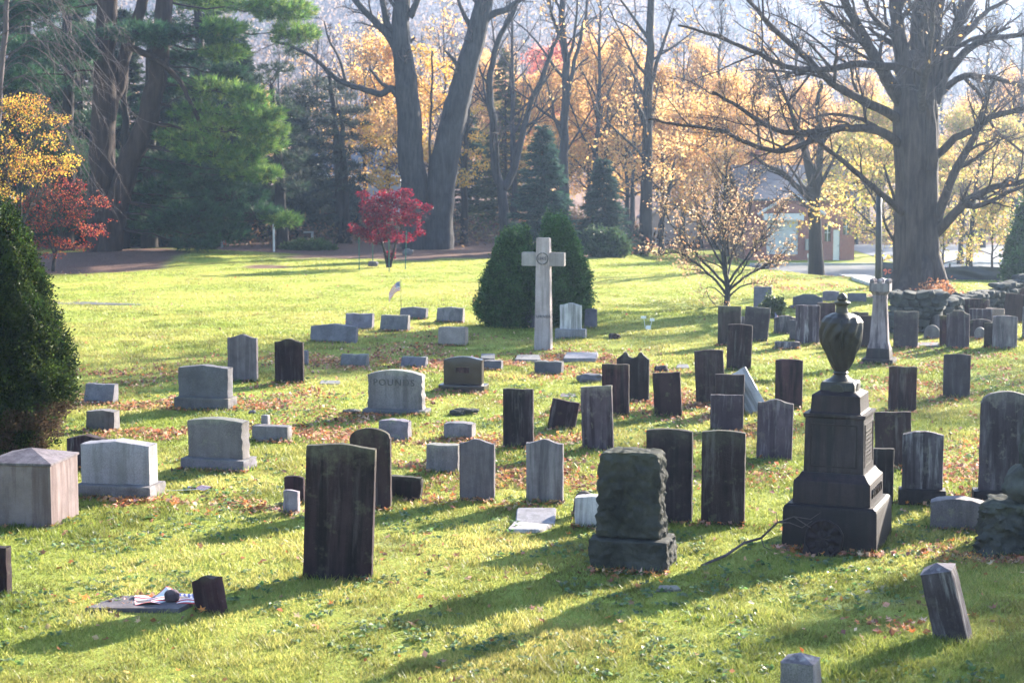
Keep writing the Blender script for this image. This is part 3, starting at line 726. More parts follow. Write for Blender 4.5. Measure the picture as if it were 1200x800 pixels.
# --- flat stones and loose rocks
def flat_stone(pts, h, mat, label, name='ledger_stone', cat='ledger stone', group=None, tilt=None):
    """flat slab given by its top corners in the photo, lying on the lawn"""
    g = [G(*p) for p in pts]; c = sum(g, Vector()) / len(g)
    bm = bmesh.new(); vs = [bm.verts.new((p.x - c.x, p.y - c.y, h)) for p in g]; f = bm.faces.new(vs)
    r = bmesh.ops.extrude_face_region(bm, geom=[f])
    for v in r['geom']:
        if isinstance(v, bmesh.types.BMVert): v.co.z = -.1
    bmesh.ops.recalc_face_normals(bm, faces=bm.faces)
    bmesh.ops.bevel(bm, geom=[e for e in bm.edges], offset=min(.015, h * .3), segments=2, affect='EDGES')
    bmesh.ops.triangulate(bm, faces=bm.faces[:])
    bmesh.ops.subdivide_edges(bm, edges=[e for e in bm.edges if e.calc_length() > .15], cuts=2)
    for v in bm.verts:
        v.co += Vector((mnoise.noise(v.co * 6 + c), mnoise.noise(v.co * 5 - c), mnoise.noise(v.co * 4 + c * 2) * .6)) * .012
    me = bpy.data.meshes.new(name); bm.to_mesh(me); bm.free(); me.materials.append(M[mat])
    o = link(name, me); o.location = c; finish(o, 35)
    if tilt: o.rotation_euler = tilt
    tag(o, label, cat, group)
    xs = [p.x for p in g]; ys = [p.y for p in g]
    FLAT.append((c.x, c.y, (max(xs) - min(xs)) / 2 * .92, (max(ys) - min(ys)) / 2, 0))
    return o
FL = 'flat stones lying in the lawn'
led = flat_stone([(98, 716), (210, 718), (236, 705), (226, 700), (140, 701)], .045, 'palegrey', 'flat grey ledger stone in the foreground with a folded flag lying on it', group=FL)
flat_stone([(604, 615), (650, 616), (652, 602), (606, 602)], .07, 'lgran', 'bright flat square stone with a pale spot, left of the rock monument', group=FL, tilt=(R(5), 0, 0))
flat_stone([(594, 624), (632, 624), (648, 618), (602, 614)], .05, 'white', 'white broken fragment lying in front of the bright flat square stone', group=FL)
flat_stone([(660, 424), (698, 424), (701, 417), (664, 417)], .1, 'lgran', 'pale flat ledger in front of the cross, right of it', group=FL)
flat_stone([(603, 424), (634, 425), (632, 419), (606, 419)], .08, 'gran', 'narrow grey flat stone at the foot of the cross, left of the pale ledger', group=FL)
flat_stone([(563, 423), (580, 424), (580, 418), (564, 418)], .09, 'gran', 'small flat grey stone behind the block right of the polished dark monument', group=FL)
flat_stone([(656, 466), (676, 466), (674, 463), (658, 462)], .03, 'blue', 'small sunk pale stone in the grass above the short tilted slab', group=FL)
flat_stone([(792, 432), (808, 432), (806, 428), (794, 428)], .03, 'lgran', 'small flat pale stone far right of the scooped-top slab', group=FL)
flat_stone([(374, 451), (400, 451), (398, 447), (376, 447)], .03, 'blue', 'small flat stone right of the dark curved-shoulder tablet', group=FL)
flat_stone([(1030, 378), (1100, 378), (1098, 404), (1076, 405)], .02, 'gran', 'narrow pale flat strip of stone between slabs right of the column', group=FL) if False else None
flat_stone([(1074, 407), (1101, 407), (1101, 403), (1074, 403)], .05, 'gran', 'pale flat stone strip between the slabs right of the battlemented column', group=FL)
flat_stone([(768, 694), (798, 693), (794, 688), (772, 688)], .03, 'gran', 'small sunken grey stone on the grass below the rock monument', group=FL)

def rock(u, v, w, h, d, mat, label, name='rock', cat='rock', rough=.3, seed=1, group=None, dz=0):
    c = G(u, v); mb = bmesh.new(); bmesh.ops.create_icosphere(mb, subdivisions=4, radius=1)
    for q in mb.verts:
        p = q.co.copy(); n = mnoise.noise(p * 1.6 + Vector((seed, seed * 2, 3))) * rough + mnoise.noise(p * 4 + Vector((seed, 1, 3))) * rough * .35
        p = Vector([math.copysign(abs(a) ** .75, a) for a in p]) * (1 + n)
        q.co = Vector((p.x * w / 2, p.y * d / 2, p.z * h * .6 + h * .4 + dz))
    me = bpy.data.meshes.new(name); mb.to_mesh(me); mb.free(); me.materials.append(M[mat])
    o = link(name, me); o.location = c + Vector((0, d / 2, 0)); finish(o, 60); tag(o, label, cat, group); return o
RK = 'loose rocks on the lawn'
rock(693, 449, .62, .2, .35, 'blue', 'low blue-grey rock in the grass left of the square brown slab', seed=3, group=RK)
rock(776, 437, .34, .17, .25, 'brown', 'small dark broken stone behind the leaning square brown slab', seed=5, group=RK)
rock(544, 486, .5, .12, .22, 'rock', 'small dark broken rock right of the name-carved grey stone among leaves', seed=8, group=RK)
rock(536, 487, .3, .1, .2, 'rock', 'smaller dark chip beside the broken rock right of the name-carved grey stone', seed=11, group=RK)
rock(411, 486, .35, .1, .25, 'rock', 'small dark rock left of the name-carved grey stone', seed=12, group=RK)
rock(295, 485, .14, .07, .1, 'blue', 'small pale stone in the grass right of the rough-edged monument', seed=15, group=RK)
rock(720, 398, .34, .17, .3, 'brown', 'small brown clump on the sunny lawn right of the cross', name='mound', cat='mound', seed=17)
rock(437, 312, .5, .25, .3, 'gran', 'small grey stone at the foot of the staked red maple', seed=18, group=RK)
rock(478, 299, .55, .35, .3, 'gran', 'small pale rock on the mulch behind the red maple', seed=19, group=RK)

# broken pale stone leaning among the cluster left of the urn
c = P(886, 462, G(880, 487).y + .1)
o = finish(slab_mb(.42, 1.05, .11, 'flat', seed=77, bury=.0, chip=.006).build('gravestone', M['white'])); tag(o, 'broken pale slab toppled at an angle between the dark slabs left of the urn', 'gravestone', SL)
g = G(893, 487); o.location = g + Vector((.0, .1, -.05)); o.rotation_euler = (R(-8), R(-31), R(-16))

# small marker with a post stub
c, b = frame_at(319, 515)
e = empty('broken_marker', c, 'low broken grey stone with a short post stub, right of the speckled monument', 'grave marker', MK, YAW)
place_block('block', .70, .27, .25, 'gran', e, rough=.02, seed=31, n=6)
place_block('post_stub', .14, .42, .14, 'gran', e, loc=(-.22, .25, 0), rough=.01, seed=32, n=4)
PILES.append((c.x, c.y, .4, .15, YAW, 40))

# pyramid-capped pillar at the left edge
e = empty('pillar_monument', (0, 0, 0), 'square pillar with a low pyramid cap and sunlit right side at the left edge', 'monument')
c, b = frame_at(61, 619); yaw = R(-8); W = .98
rot = np.array([[math.cos(yaw), -math.sin(yaw)], [math.sin(yaw), math.cos(yaw)]])
off = rot @ np.array([-W / 2, W / 2]); e.location = (c.x + off[0], c.y + off[1], c.z); e.rotation_euler = (0, 0, yaw)
hz = P(61, 546, c.y).z - c.z
place_block('shaft', W, hz, W, 'pillar', e, rough=.004, seed=41)
mb = MB(); w = W / 2 + .012
mb.add([(-w, -w, hz), (w, -w, hz), (w, w, hz), (-w, w, hz), (-w, -w, hz + .03), (w, -w, hz + .03), (w, w, hz + .03), (-w, w, hz + .03), (0, 0, hz + .17)],
       [(0, 1, 5, 4), (1, 2, 6, 5), (2, 3, 7, 6), (3, 0, 4, 7), (0, 3, 2, 1)]); mb.F.setdefault(3, []).append(np.array([(4, 5, 8), (5, 6, 8), (6, 7, 8), (7, 4, 8)])); mb.M.setdefault(3, []).append(np.zeros(4, np.int32))
finish(mb.build('pyramid_cap', M['palegrey'], e), 20)

# leaning post and cut-off post in the right foreground
for (u, v, vt, w, lean, pitch, lab, nm) in ((1117, 747, 657, .36, -13, 4, 'leaning square stone post with a pyramid top in the right foreground', 'stone_post'), (938, 822, 764, .34, -1, 0, 'upright square stone post with a pyramid top, cut off by the bottom edge', 'stone_post')):
    c, b = frame_at(u, v); H = P(u, vt, c.y).z - c.z
    e = empty(nm, c, lab, 'stone post', 'square stone boundary posts'); e.rotation_euler = (R(pitch), R(lean), R(-24))
    place_block('shaft', w, H - .07, w * .9, 'slate' if lean < -5 else 'gran', e, rough=.012, seed=v, taper=.06)
    mb = MB(); k = w / 2 * .94; k2 = k * .9; z0 = H - .072
    mb.add([(-k, -k2, z0), (k, -k2, z0), (k, k2, z0), (-k, k2, z0), (0, 0, H)], np.array([(0, 3, 2, 1)])); mb.F[3] = [np.array([(0, 1, 4), (1, 2, 4), (2, 3, 4), (3, 0, 4)])]; mb.M[3] = [np.zeros(4, np.int32)]
    finish(mb.build('pyramid_top', M['palegrey'], e), 20)

# rough rock-faced monument in the centre foreground
c, b = frame_at(741, 671); yaw = R(-15)
e = empty('rock_faced_monument', c + Vector((math.sin(b), math.cos(b), 0)) * .32, 'dark mossy rock-faced monument on a rough base in the centre foreground', 'monument', None, yaw)
m = c.y / FPX
place_block('base', .99, .40, .64, 'rock', e, rough=.045, seed=51, n=34)
H = P(741, 531, c.y + .1).z - c.z - .40
o = place_block('rock_faced_die', .80, H, .44, 'rock', e, loc=(-.01, 0, .402), rough=.06, seed=52, n=44, bury=0, top_rough=.025, taper=.02, shoulder=.07)
PILES.append((e.location.x, e.location.y, .45, .32, yaw, 90))

# rough boulder monument cut by the right edge
c, b = frame_at(1192, 655); yaw = R(-12); d = Vector((math.sin(b), math.cos(b), 0))
e = empty('boulder_monument', c + d * .5 + Vector((.12, 0, 0)), 'dark monument of stacked rough boulders cut off by the right edge', 'monument', None, yaw)
place_block('base', 1.25, .66, 1.0, 'rock', e, rough=.14, seed=61, n=36, taper=.18)
mb = bmesh.new(); bmesh.ops.create_icosphere(mb, subdivisions=4, radius=1)
for q in mb.verts:
    p = q.co.copy(); n = mnoise.noise(p * 1.8 + Vector((4, 2, 3))) * .25 + mnoise.noise(p * 4.5) * .1
    q.co = p * (1 + n)
    q.co = Vector((q.co.x * .42, q.co.y * .38, q.co.z * .32 + .9))
me = bpy.data.meshes.new('boulder'); mb.to_mesh(me); mb.free(); me.materials.append(M['rock']); o = link('boulder', me, e); o.location.x = .12; finish(o, 60)
place_block('rough_shaft', .52, 1.05, .45, 'rock', e, loc=(.16, 0, 1.12), rough=.06, seed=63, n=30, bury=0, taper=.12)
PILES.append((e.location.x, e.location.y, .6, .55, yaw, 120))

# tall stone cross
c, b = frame_at(637, 411); yaw = R(-15)
H = P(636, 279, c.y).z - c.z; m = c.y / FPX
e = empty('stone_cross', c + Vector((0, .16, 0)), 'tall pale stone cross with a carved IHS circle, the tallest monument on the lawn', 'cross', None, yaw)
def tapered(w0, w1, z0, z1, t0, t1):
    bm = bmesh.new()
    vs = [bm.verts.new(p) for p in ((-w0, -t0, z0), (w0, -t0, z0), (w0, t0, z0), (-w0, t0, z0), (-w1, -t1, z1), (w1, -t1, z1), (w1, t1, z1), (-w1, t1, z1))]
    for f in ((0, 3, 2, 1), (4, 5, 6, 7), (0, 1, 5, 4), (1, 2, 6, 5), (2, 3, 7, 6), (3, 0, 4, 7)): bm.faces.new([vs[i] for i in f])
    bmesh.ops.bevel(bm, geom=bm.edges[:], offset=.012, segments=2, affect='EDGES')
    me = bpy.data.meshes.new('shaft'); bm.to_mesh(me); bm.free(); return me
me = tapered(.235, .18, -.2, H, .15, .125); me.materials.append(M['cross']); o = link('shaft', me, e); finish(o, 30)
za, zb = P(636, 312, c.y).z - c.z, P(636, 296, c.y).z - c.z
for s in (-1, 1):
    mb = MB(); x0 = .185
    if s < 0: mb.box(-.60, -x0, -.115, .115, za, zb)
    else: mb.box(x0, .60, -.115, .115, za, zb)
    a = mb.build('arm', M['cross'], e); bm = bmesh.new(); bm.from_mesh(a.data); bmesh.ops.bevel(bm, geom=bm.edges[:], offset=.012, segments=2, affect='EDGES'); bm.to_mesh(a.data); bm.free(); finish(a, 30)
bm = bmesh.new(); th = np.linspace(0, 2 * math.pi, 33)[:-1]
mb = MB(); zc = (za + zb) / 2 + .02
ring = [(math.cos(a) * .155, -.146, zc + math.sin(a) * .155) for a in th]; ring.append(ring[0]); mb.tube(ring, .013, 5, cap=False); mb.build('carved_circle', M['letter'], e, True)
text_part('IHS', .135, 'carved_monogram', e, (0, -.146, zc), (R(90), 0, 0), 'letter', .006)
text_part('TURNER', .112, 'lettering', e, (0, -.1535, P(636, 371, c.y).z - c.z), (R(90), 0, 0), 'letter', .006)

# column with a battlemented capital
c, b = frame_at(1030, 428); yaw = R(-20); D = c.y; zz = lambda v: P(1030, v, D).z - c.z
e = empty('column_monument', c + Vector((math.sin(b), math.cos(b), 0)) * .42, 'pale tapering column with a battlemented capital and dark stains on a stepped base', 'monument', None, yaw)
place_block('bottom_step', .80, zz(421), .80, 'urnbase', e, rough=.004, seed=71, n=5)
place_block('plinth', .62, zz(409) - zz(421), .62, 'urnbase', e, loc=(0, 0, zz(421)), rough=.004, bury=0, seed=72, n=5, taper=.08)
mb = MB()
def octa(w, z, c=.25): a = w / 2; k = a * (1 - c * 1.17); return [(-a, -k, z), (-k, -a, z), (k, -a, z), (a, -k, z), (a, k, z), (k, a, z), (-k, a, z), (-a, k, z)]
lv = [(.54, 409), (.50, 405), (.46, 402), (.335, 352), (.36, 350), (.34, 347), (.44, 343.5), (.47, 342.5)]
V = []
for w, v in lv: V += octa(w, zz(v))
F = [(i * 8 + j, i * 8 + (j + 1) % 8, i * 8 + 8 + (j + 1) % 8, i * 8 + 8 + j) for i in range(len(lv) - 1) for j in range(8)]
mb.add(V, F); finish(mb.build('shaft', M['palegrey'], e), 30)
mb = MB(); z0, z1, z2 = zz(342.5), zz(333), zz(327.5); a = .25
mb.box(-a, a, -a, a, z0, z1)
cap = mb.build('capital', M['palegrey'], e)
for (mx, my) in ((-.19, -.19), (0, -.2), (.19, -.19), (.2, 0), (.19, .19), (0, .2), (-.19, .19), (-.2, 0)):
    q = MB(); q.tube([(mx, my, z1 + .002), (mx, my, z1 + .05), (mx, my, z2 - .03), (mx, my, z2)], [.058, .07, .06, .025], 8); finish(q.build('merlon', M['palegrey'], cap), 60)
PILES.append((e.location.x, e.location.y, .4, .4, yaw, 12))

# urn monument
c, b = frame_at(1027, 650); yaw = R(-21.5)
cs, sn = math.cos(yaw), math.sin(yaw); W1 = 1.25
ox, oy = -W1 / 2 * cs - W1 / 2 * sn, -W1 / 2 * sn + W1 / 2 * cs
e = empty('urn_monument', (c.x + ox, c.y + oy, c.z), 'tall dark pedestal monument crowned by a draped urn', 'monument', None, yaw)
D = e.location.y; zz = lambda v: P(985, v, D).z - c.z
def zf(v, half): return P(985, v, D - half).z - c.z
def sq(name, levels, mat, parent, ang=30):
    mb = MB(); V = []
    for w, z in levels: a = w / 2; V += [(-a, -a, z), (a, -a, z), (a, a, z), (-a, a, z)]
    F = [(i * 4 + j, i * 4 + (j + 1) % 4, i * 4 + 4 + (j + 1) % 4, i * 4 + 4 + j) for i in range(len(levels) - 1) for j in range(4)]
    n = len(levels) - 1; F += [(0, 3, 2, 1), (n * 4, n * 4 + 1, n * 4 + 2, n * 4 + 3)]
    mb.add(V, F); o = mb.build(name, M[mat], parent)
    bm = bmesh.new(); bm.from_mesh(o.data)
    bmesh.ops.bevel(bm, geom=[q for q in bm.edges if abs(q.verts[0].co.z - q.verts[1].co.z) > .03], offset=.008, segments=2, affect='EDGES'); bm.to_mesh(o.data); bm.free()
    return finish(o, ang)
zA, zB, zC, zD = zf(594, .6), zf(563, .5), zf(486, .4), zf(459, .3)
sq('plinth', [(1.25, -.15), (1.23, zA - .06), (1.2, zA - .025), (1.12, zA)], 'urnbase', e)
p2 = sq('upper_plinth', [(1.02, zA + .002), (1.01, zB - .05), (1.0, zB - .03), (.96, zB - .012), (.90, zB + .02), (.85, zB + .06), (.83, zB + .075)], 'urnbase', e)
text_part('BRYANT', .17, 'raised_name', p2, (.512, 0, (zA + zB) / 2 - .015), (R(90), 0, R(90)), 'polish', .014)
die = sq('die', [(.79, zB + .077), (.77, zC - .06), (.79, zC - .055), (.82, zC - .03), (.82, zC)], 'urnbase', e)
for k, (px, py, rz) in enumerate(((0, -.388, 0), (.388, 0, R(90)))):
    mb = MB(); hw = .31; q0, q1 = zB + .15, zC - .13
    for (a0, a1, b0, b1) in ((-hw, hw, q0, q0 + .02), (-hw, hw, q1 - .02, q1), (-hw, -hw + .02, q0 + .021, q1 - .021), (hw - .02, hw, q0 + .021, q1 - .021)): mb.box(a0, a1, -.012, .006, b0, b1)
    fr = mb.build('panel_moulding', M['urnbase'], die); fr.location = (px, py, 0); fr.rotation_euler = (0, 0, rz)
    mb = MB()
    if k == 1:
        for j in range(9):
            zl = q1 - .12 - j * .055; w = .2 + .05 * math.sin(j * 2.3)
            x = -w
            while x < w: l = random.uniform(.015, .04); mb.box(x, min(x + l, w), -.006, .004, zl, zl + .02); x += l + .012
        ins = mb.build('inscription', M['polish'], die); ins.location = (px, py, 0); ins.rotation_euler = (0, 0, rz)
sq('cornice', [(.70, zC + .002), (.66, zC + .02), (.64, zD - .10), (.64, zD - .055), (.44, zD)], 'urnbase', e)
zE = zf(448, .2)
ped = sq('urn_pedestal', [(.46, zD + .002), (.45, zE - .03), (.42, zE)], 'urn', e)
for ang in (0, 90, 180, 270):
    q = MB(); q.tube([(0, -.24, zD + .005), (0, -.19, zD + .005)], .085, 16); o = finish(q.build('boss', M['urn'], ped), 40); o.rotation_euler = (0, 0, R(ang))
# draped urn: lathe with deepening folds
zu = lambda v: P(985, v, D).z - c.z
prof = [(.20, zE + .001, 0), (.17, zu(445), 0), (.11, zu(441), 0), (.085, zu(438.5), 0), (.10, zu(436.5), 0), (.085, zu(434.5), 0), (.12, zu(430), .2), (.165, zu(421), .7), (.205, zu(410), 1), (.235, zu(398), 1), (.25, zu(386), 1), (.243, zu(377), .9), (.205, zu(371), .6), (.14, zu(367.5), .2), (.085, zu(366), 0), (.072, zu(361), 0), (.075, zu(358), 0), (.105, zu(356), 0), (.11, zu(354.5), 0), (.09, zu(353), 0), (.05, zu(352), 0)]
pz = np.array([p[1] for p in prof]); pr = np.array([p[0] for p in prof]); pf = np.array([p[2] for p in prof])
zs = np.linspace(pz[0], pz[-1], 110); zs = np.unique(np.concatenate([zs, pz])); rs = np.interp(zs, pz, pr); fs = np.interp(zs, pz, pf)
K = 96; th = np.arange(K) * 2 * math.pi / K; V = []
for z, r_, f in zip(zs, rs, fs):
    t = (z - pz[6]) / (pz[13] - pz[6])
    sw = th + .35 * math.sin(t * 3 + .5)
    fold = .018 * np.sin(sw * 9 + 2 * math.sin(t * 4)) + .012 * np.abs(np.sin(sw * 5.5 + t * 2)) + .014 * np.sin(sw * 3 + t * 7)
    hem = .022 * np.clip(np.sin(th * 2 + .8) * 1.5 + (t - .42) * 9, 0, 1)
    rr = r_ + f * (fold * .8 + hem)
    V.append(np.stack([rr * np.cos(th), rr * np.sin(th), np.full(K, z)], -1))
V = np.concatenate(V); i = np.arange(len(zs) - 1)[:, None] * K; j = np.arange(K)[None]; F = np.stack([i + j, i + (j + 1) % K, i + K + (j + 1) % K, i + K + j], -1).reshape(-1, 4)
mb = MB(); mb.add(V, F); urn = finish(mb.build('draped_urn', M['urn'], e), 60)
mb = MB(); mb.tube([(0, 0, zu(352.5)), (0, 0, zu(351)), (0, 0, zu(349.5)), (0, 0, zu(347.5)), (0, 0, zu(345)), (0, 0, zu(343))], [.04, .065, .07, .064, .045, .012], 14); finish(mb.build('finial', M['urn'], urn), 60)
mb = MB()
for (u_, v0, v1, x) in ((0, 0, 0, .02),):
    a = R(-78); pts = [(math.cos(a) * r_, math.sin(a) * r_, z) for r_, z in ((.235, zu(374)), (.272, zu(383)), (.268, zu(395)), (.24, zu(407)))]
    mb.tube(pts, [.03, .034, .03, .015], 8)
mb.build('hanging_fold', M['urn'], urn, True)
PILES.append((e.location.x, e.location.y, .62, .63, yaw, 160))
# carved round stone propped against the plinth
g = G(962, 651)
mb = MB()
nx = 72; th = np.arange(nx) * 2 * math.pi / nx; rad = .25 * (1 + .03 * np.abs(np.sin(th * 5)) + .05 * (vnoise(np.cos(th) * 2 + 5, np.sin(th) * 2 + 8) - .5))
rings = [(1.0, 0, 0), (1.0, .06, 0), (.93, .075, 0), (.84, .06, .012), (.72, .062, .03), (.58, .064, .03), (.46, .06, .01), (.38, .075, 0), (.2, .08, .012), (.02, .07, 0)]
V = []
for s, z, pt in rings: V += [(math.cos(a) * r_ * s, -z - pt * math.cos(a * 8), math.sin(a) * r_ * s + .2) for a, r_ in zip(th, rad)]
F = [(i * nx + j, i * nx + (j + 1) % nx, (i + 1) * nx + (j + 1) % nx, (i + 1) * nx + j) for i in range(len(rings) - 1) for j in range(nx)]
mb.add(V, F); mb.box(-.24, .16, -.06, .0, -.1, .12)
o = finish(mb.build('carved_medallion', M['urnbase']), 40); tag(o, 'round carved stone medallion propped against the plinth of the urn monument', 'carved stone'); o.location = g + Vector((.02, .06, 0)); o.rotation_euler = (R(-14), R(6), yaw)

# small flags
m, nt, out = newmat('flag_red'); b = N(nt, 'ShaderNodeBsdfPrincipled', Roughness=.8); b.inputs['Base Color'].default_value = (.42, .03, .04, 1); nt.links.new(b.outputs[0], out.inputs[0]); M['fred'] = m
m, nt, out = newmat('flag_white'); b = N(nt, 'ShaderNodeBsdfPrincipled', Roughness=.8); b.inputs['Base Color'].default_value = (.75, .73, .72, 1); nt.links.new(b.outputs[0], out.inputs[0]); M['fwhite'] = m
m, nt, out = newmat('flag_blue'); b = N(nt, 'ShaderNodeBsdfPrincipled', Roughness=.8); b.inputs['Base Color'].default_value = (.03, .045, .2, 1); nt.links.new(b.outputs[0], out.inputs[0]); M['fblue'] = m
def flag_mesh(w, h, shape):
    """stripes and canton as separate faces of one rippled cloth; shape(s,t)->xyz with s along the fly, t down"""
    ns, ntt = 30, 26; mb = MB(); V = [shape(i / ns, j / ntt) for j in range(ntt + 1) for i in range(ns + 1)]
    groups = {0: [], 1: [], 2: []}
    for j in range(ntt):
        for i in range(ns):
            s, t = (i + .5) / ns, (j + .5) / ntt
            if s < .4 and t < 7 / 13: k = 1 if (i % 2 == 1 and j % 2 == 1) else 2
            else: k = int(t * 13) % 2
            a = j * (ns + 1) + i; groups[k].append((a, a + 1, a + ns + 2, a + ns + 1))
    first = True
    mb.V.append(np.asarray(V, np.float32)); mb.C.append(np.full((len(V), 3), .5, np.float32)); mb.n = len(V)
    for k, f in groups.items():
        if f: mb.F.setdefault(4, []).append(np.asarray(f)); mb.M.setdefault(4, []).append(np.full(len(f), k, np.int32))
    return mb
FM = [M['fred'], M['fwhite'], M['fblue']]
g = G(470, 361); e = empty('stick_flag', g, 'small striped flag drooping from a thin stick beside the low back-row markers', 'flag', 'small memorial flags')
mb = MB(); mb.tube([(0, 0, -.1), (0, 0, .5), (0, 0, 1.02)], .009, 6); mb.build('stick', M['barkdark'], e)
flag_mesh(1, 1, lambda s, t: (-.03 - s * .40, .03 * math.sin(s * 9 + t * 3), .95 - t * .34 - s * s * .42)).build('flag', FM, e, True)
g = G(907, 389); e = empty('stick_flag', g, 'small red and white flag hanging limp beside the leaning bluish slab', 'flag', 'small memorial flags')
mb = MB(); mb.tube([(0, 0, -.1), (0, 0, .62)], .008, 6); mb.build('stick', M['barkdark'], e)
flag_mesh(1, 1, lambda s, t: (.02 + s * .17 + t * .05 * s, .035 * math.sin(s * 12 + t * 2), .6 - t * .30 - s * .2)).build('flag', FM, e, True)
g = G(228, 577); e = empty('fallen_flag', g + Vector((-.1, 0, .03)), 'small flag fallen flat on the grass in front of the speckled monument', 'flag', 'small memorial flags')
mb = MB(); mb.tube([(-.35, .0, .0), (.3, .05, .02)], .006, 6); mb.build('stick', M['fwhite'], e)
flag_mesh(1, 1, lambda s, t: (-.02 + s * .36, .05 + t * .16, .02 + .03 * math.sin(s * 7 + t * 4))).build('flag', FM, e, True)
g = G(757, 386); e = empty('stick_flag', g, 'tiny pale faded flag pair on the sunny lawn right of the cross', 'flag', 'small memorial flags')
mb = MB(); mb.tube([(0, 0, -.1), (-.08, 0, .42)], .008, 5); mb.tube([(.1, 0, -.1), (.2, 0, .36)], .008, 5); mb.build('stick', M['fwhite'], e)
mb = MB(); mb.box(-.16, .0, -.01, .01, .34, .42); mb.box(.12, .26, -.012, .01, .26, .35); mb.box(-.02, .16, -.06, .06, -.05, .12, taper=.03); mb.build('pennants', M['fwhite'], e)
# flag draped over the ledger with a stone on it
g = G(196, 708)
def drape(s, t):
    x = -.42 + s * .72 + .10 * t; y = .20 - t * .42 + .1 * s
    bulge = .13 * math.exp(-((x - .04) / .12) ** 2 - ((y - .02) / .12) ** 2)
    z = .055 + .012 * math.sin(s * 13 + t * 5) + .012 * math.sin(t * 9 - s * 6) + (.10 * max(0, t * 0 + 1 - abs(s - .5) * 5) if t < .12 else 0)
    return (x, y, z)
e = empty('draped_flag', g, 'striped flag spread crumpled over the flat ledger stone', 'flag', 'small memorial flags')
flag_mesh(1, 1, lambda s, t: drape(1 - s, t)).build('cloth', FM, e, True)
o = rock(202, 709, .17, .12, .15, 'slate', 'round grey stone weighing down the flag on the ledger', seed=22, rough=.12, dz=.06); o.location = g + Vector((.06, -.02, .0))

# fallen branch leaning on the plinth
pts = [G(822, 664) + Vector((0, 0, .02)), G(850, 656) + Vector((0, 0, .06)), G(872, 648) + Vector((0, .0, .14)), P(892, 630, 22.0), P(911, 612, 21.9), P(930, 605, 21.75), P(950, 618, 21.6)]
mb = MB(); mb.tube(pts, [.016, .02, .019, .016, .012, .009, .005], 6)
mb.tube([P(911, 612, 21.9), P(925, 612, 21.7), P(940, 618, 21.6), P(952, 610, 21.6)], [.009, .008, .006, .003], 5)
mb.tube([P(911, 612, 21.9), P(910, 600, 21.95)], [.009, .003], 5); mb.tube([P(892, 630, 22.0), P(895, 640, 21.9), P(905, 645, 21.8)], [.009, .006, .003], 5); mb.tube([P(930, 605, 21.75), P(950, 608, 21.6), P(962, 600, 21.55)], [.007, .005, .002], 5)
o = mb.build('fallen_branch', M['twig'], None, True); tag(o, 'thin bare fallen branch propped against the urn monument plinth', 'branch')
# ------------------------------------------------------------------ trees
def unit(v): v = np.asarray(v, float); return v / (np.linalg.norm(v) + 1e-9)
def wobble_path(p, d, L, n, wob, up=0.0):
    pts = [np.asarray(p, float)]; d = unit(d)
    for i in range(n):
        d = unit(d + rng.normal(0, wob, 3) + np.array([0, 0, up])); pts.append(pts[-1] + d * L / n)
    return np.array(pts)
SIDES = {0: 14, 1: 8, 2: 5, 3: 4, 4: 3, 5: 3}
def grow(mb, pts, r0, r1, level, maxl, tips, dens=1.0, spread=.75, up=.04, ratio=.55, start=.25, twig=None, minr=.006, wob=.16):
    """one branch along pts, then its side branches; the thin last levels go to the twig mesh"""
    n = len(pts); rad = np.linspace(r0, r1, n)
    tgt = twig if (twig is not None and level >= maxl - 1) else mb
    tgt.tube(pts, rad, SIDES.get(level, 3), cap=level < 2)
    L = np.linalg.norm(np.diff(pts, axis=0), axis=1).sum()
    if level >= maxl:
        tips.append(pts[-1]); tips.append(pts[len(pts) // 2]); return
    nb = max(2, int(round({0: 9, 1: 7, 2: 5.5, 3: 4.5, 4: 3}.get(level, 3) * dens)))
    for i in range(nb):
        s = start + (1 - start) * (i + rng.random()) / nb; s = min(s, .995)
        f = s * (n - 1); k = int(f); q = f - k
        p = pts[k] * (1 - q) + pts[min(k + 1, n - 1)] * q
        t = unit(pts[min(k + 1, n - 1)] - pts[k]) if k < n - 1 else unit(pts[-1] - pts[-2])
        perp = unit(np.cross(t, rng.normal(size=3)))
        d = unit(t * math.cos(spread) + perp * math.sin(spread) + np.array([0, 0, up * 3]))
        r = (r0 + (r1 - r0) * s) * ratio * (.75 + .4 * rng.random())
        l = L * (.36 + .34 * rng.random()) * (1.05 - .45 * s)
        if r < minr: r = minr
        ns = 5 if level < 2 else 4
        grow(mb, wobble_path(p, d, l, ns, wob, up), r, max(r * .35, minr * .6), level + 1, maxl, tips, dens, spread, up, ratio, .2, twig, minr, wob)

def limb_path(px, d):
    """smooth path through photo points; entries are (u, v[, depth offset])"""
    pts = np.array([tuple(P(p[0], p[1], d + (p[2] if len(p) > 2 else 0))) for p in px])
    out = []
    for i in range(len(pts) - 1):
        p0 = pts[max(i - 1, 0)]; p1 = pts[i]; p2 = pts[i + 1]; p3 = pts[min(i + 2, len(pts) - 1)]
        for t in (0, .25, .5, .75):
            out.append(.5 * ((2 * p1) + (-p0 + p2) * t + (2 * p0 - 5 * p1 + 4 * p2 - p3) * t * t + (-p0 + 3 * p1 - 3 * p2 + p3) * t ** 3))
    out.append(pts[-1]); out = np.array(out)
    n = len(out); a = rng.normal(0, 1, (n, 3)); seg = np.linalg.norm(np.diff(out, axis=0), axis=1).mean()
    out[1:-1] += a[1:-1] * seg * .06
    return out
def limb_tube(mb, px, d, r0, r1, k=8, flute=0):
    pts = limb_path(px, d); rad = np.linspace(r0, r1, len(pts)); mb.tube(pts, rad, k, flute=flute); return pts, rad
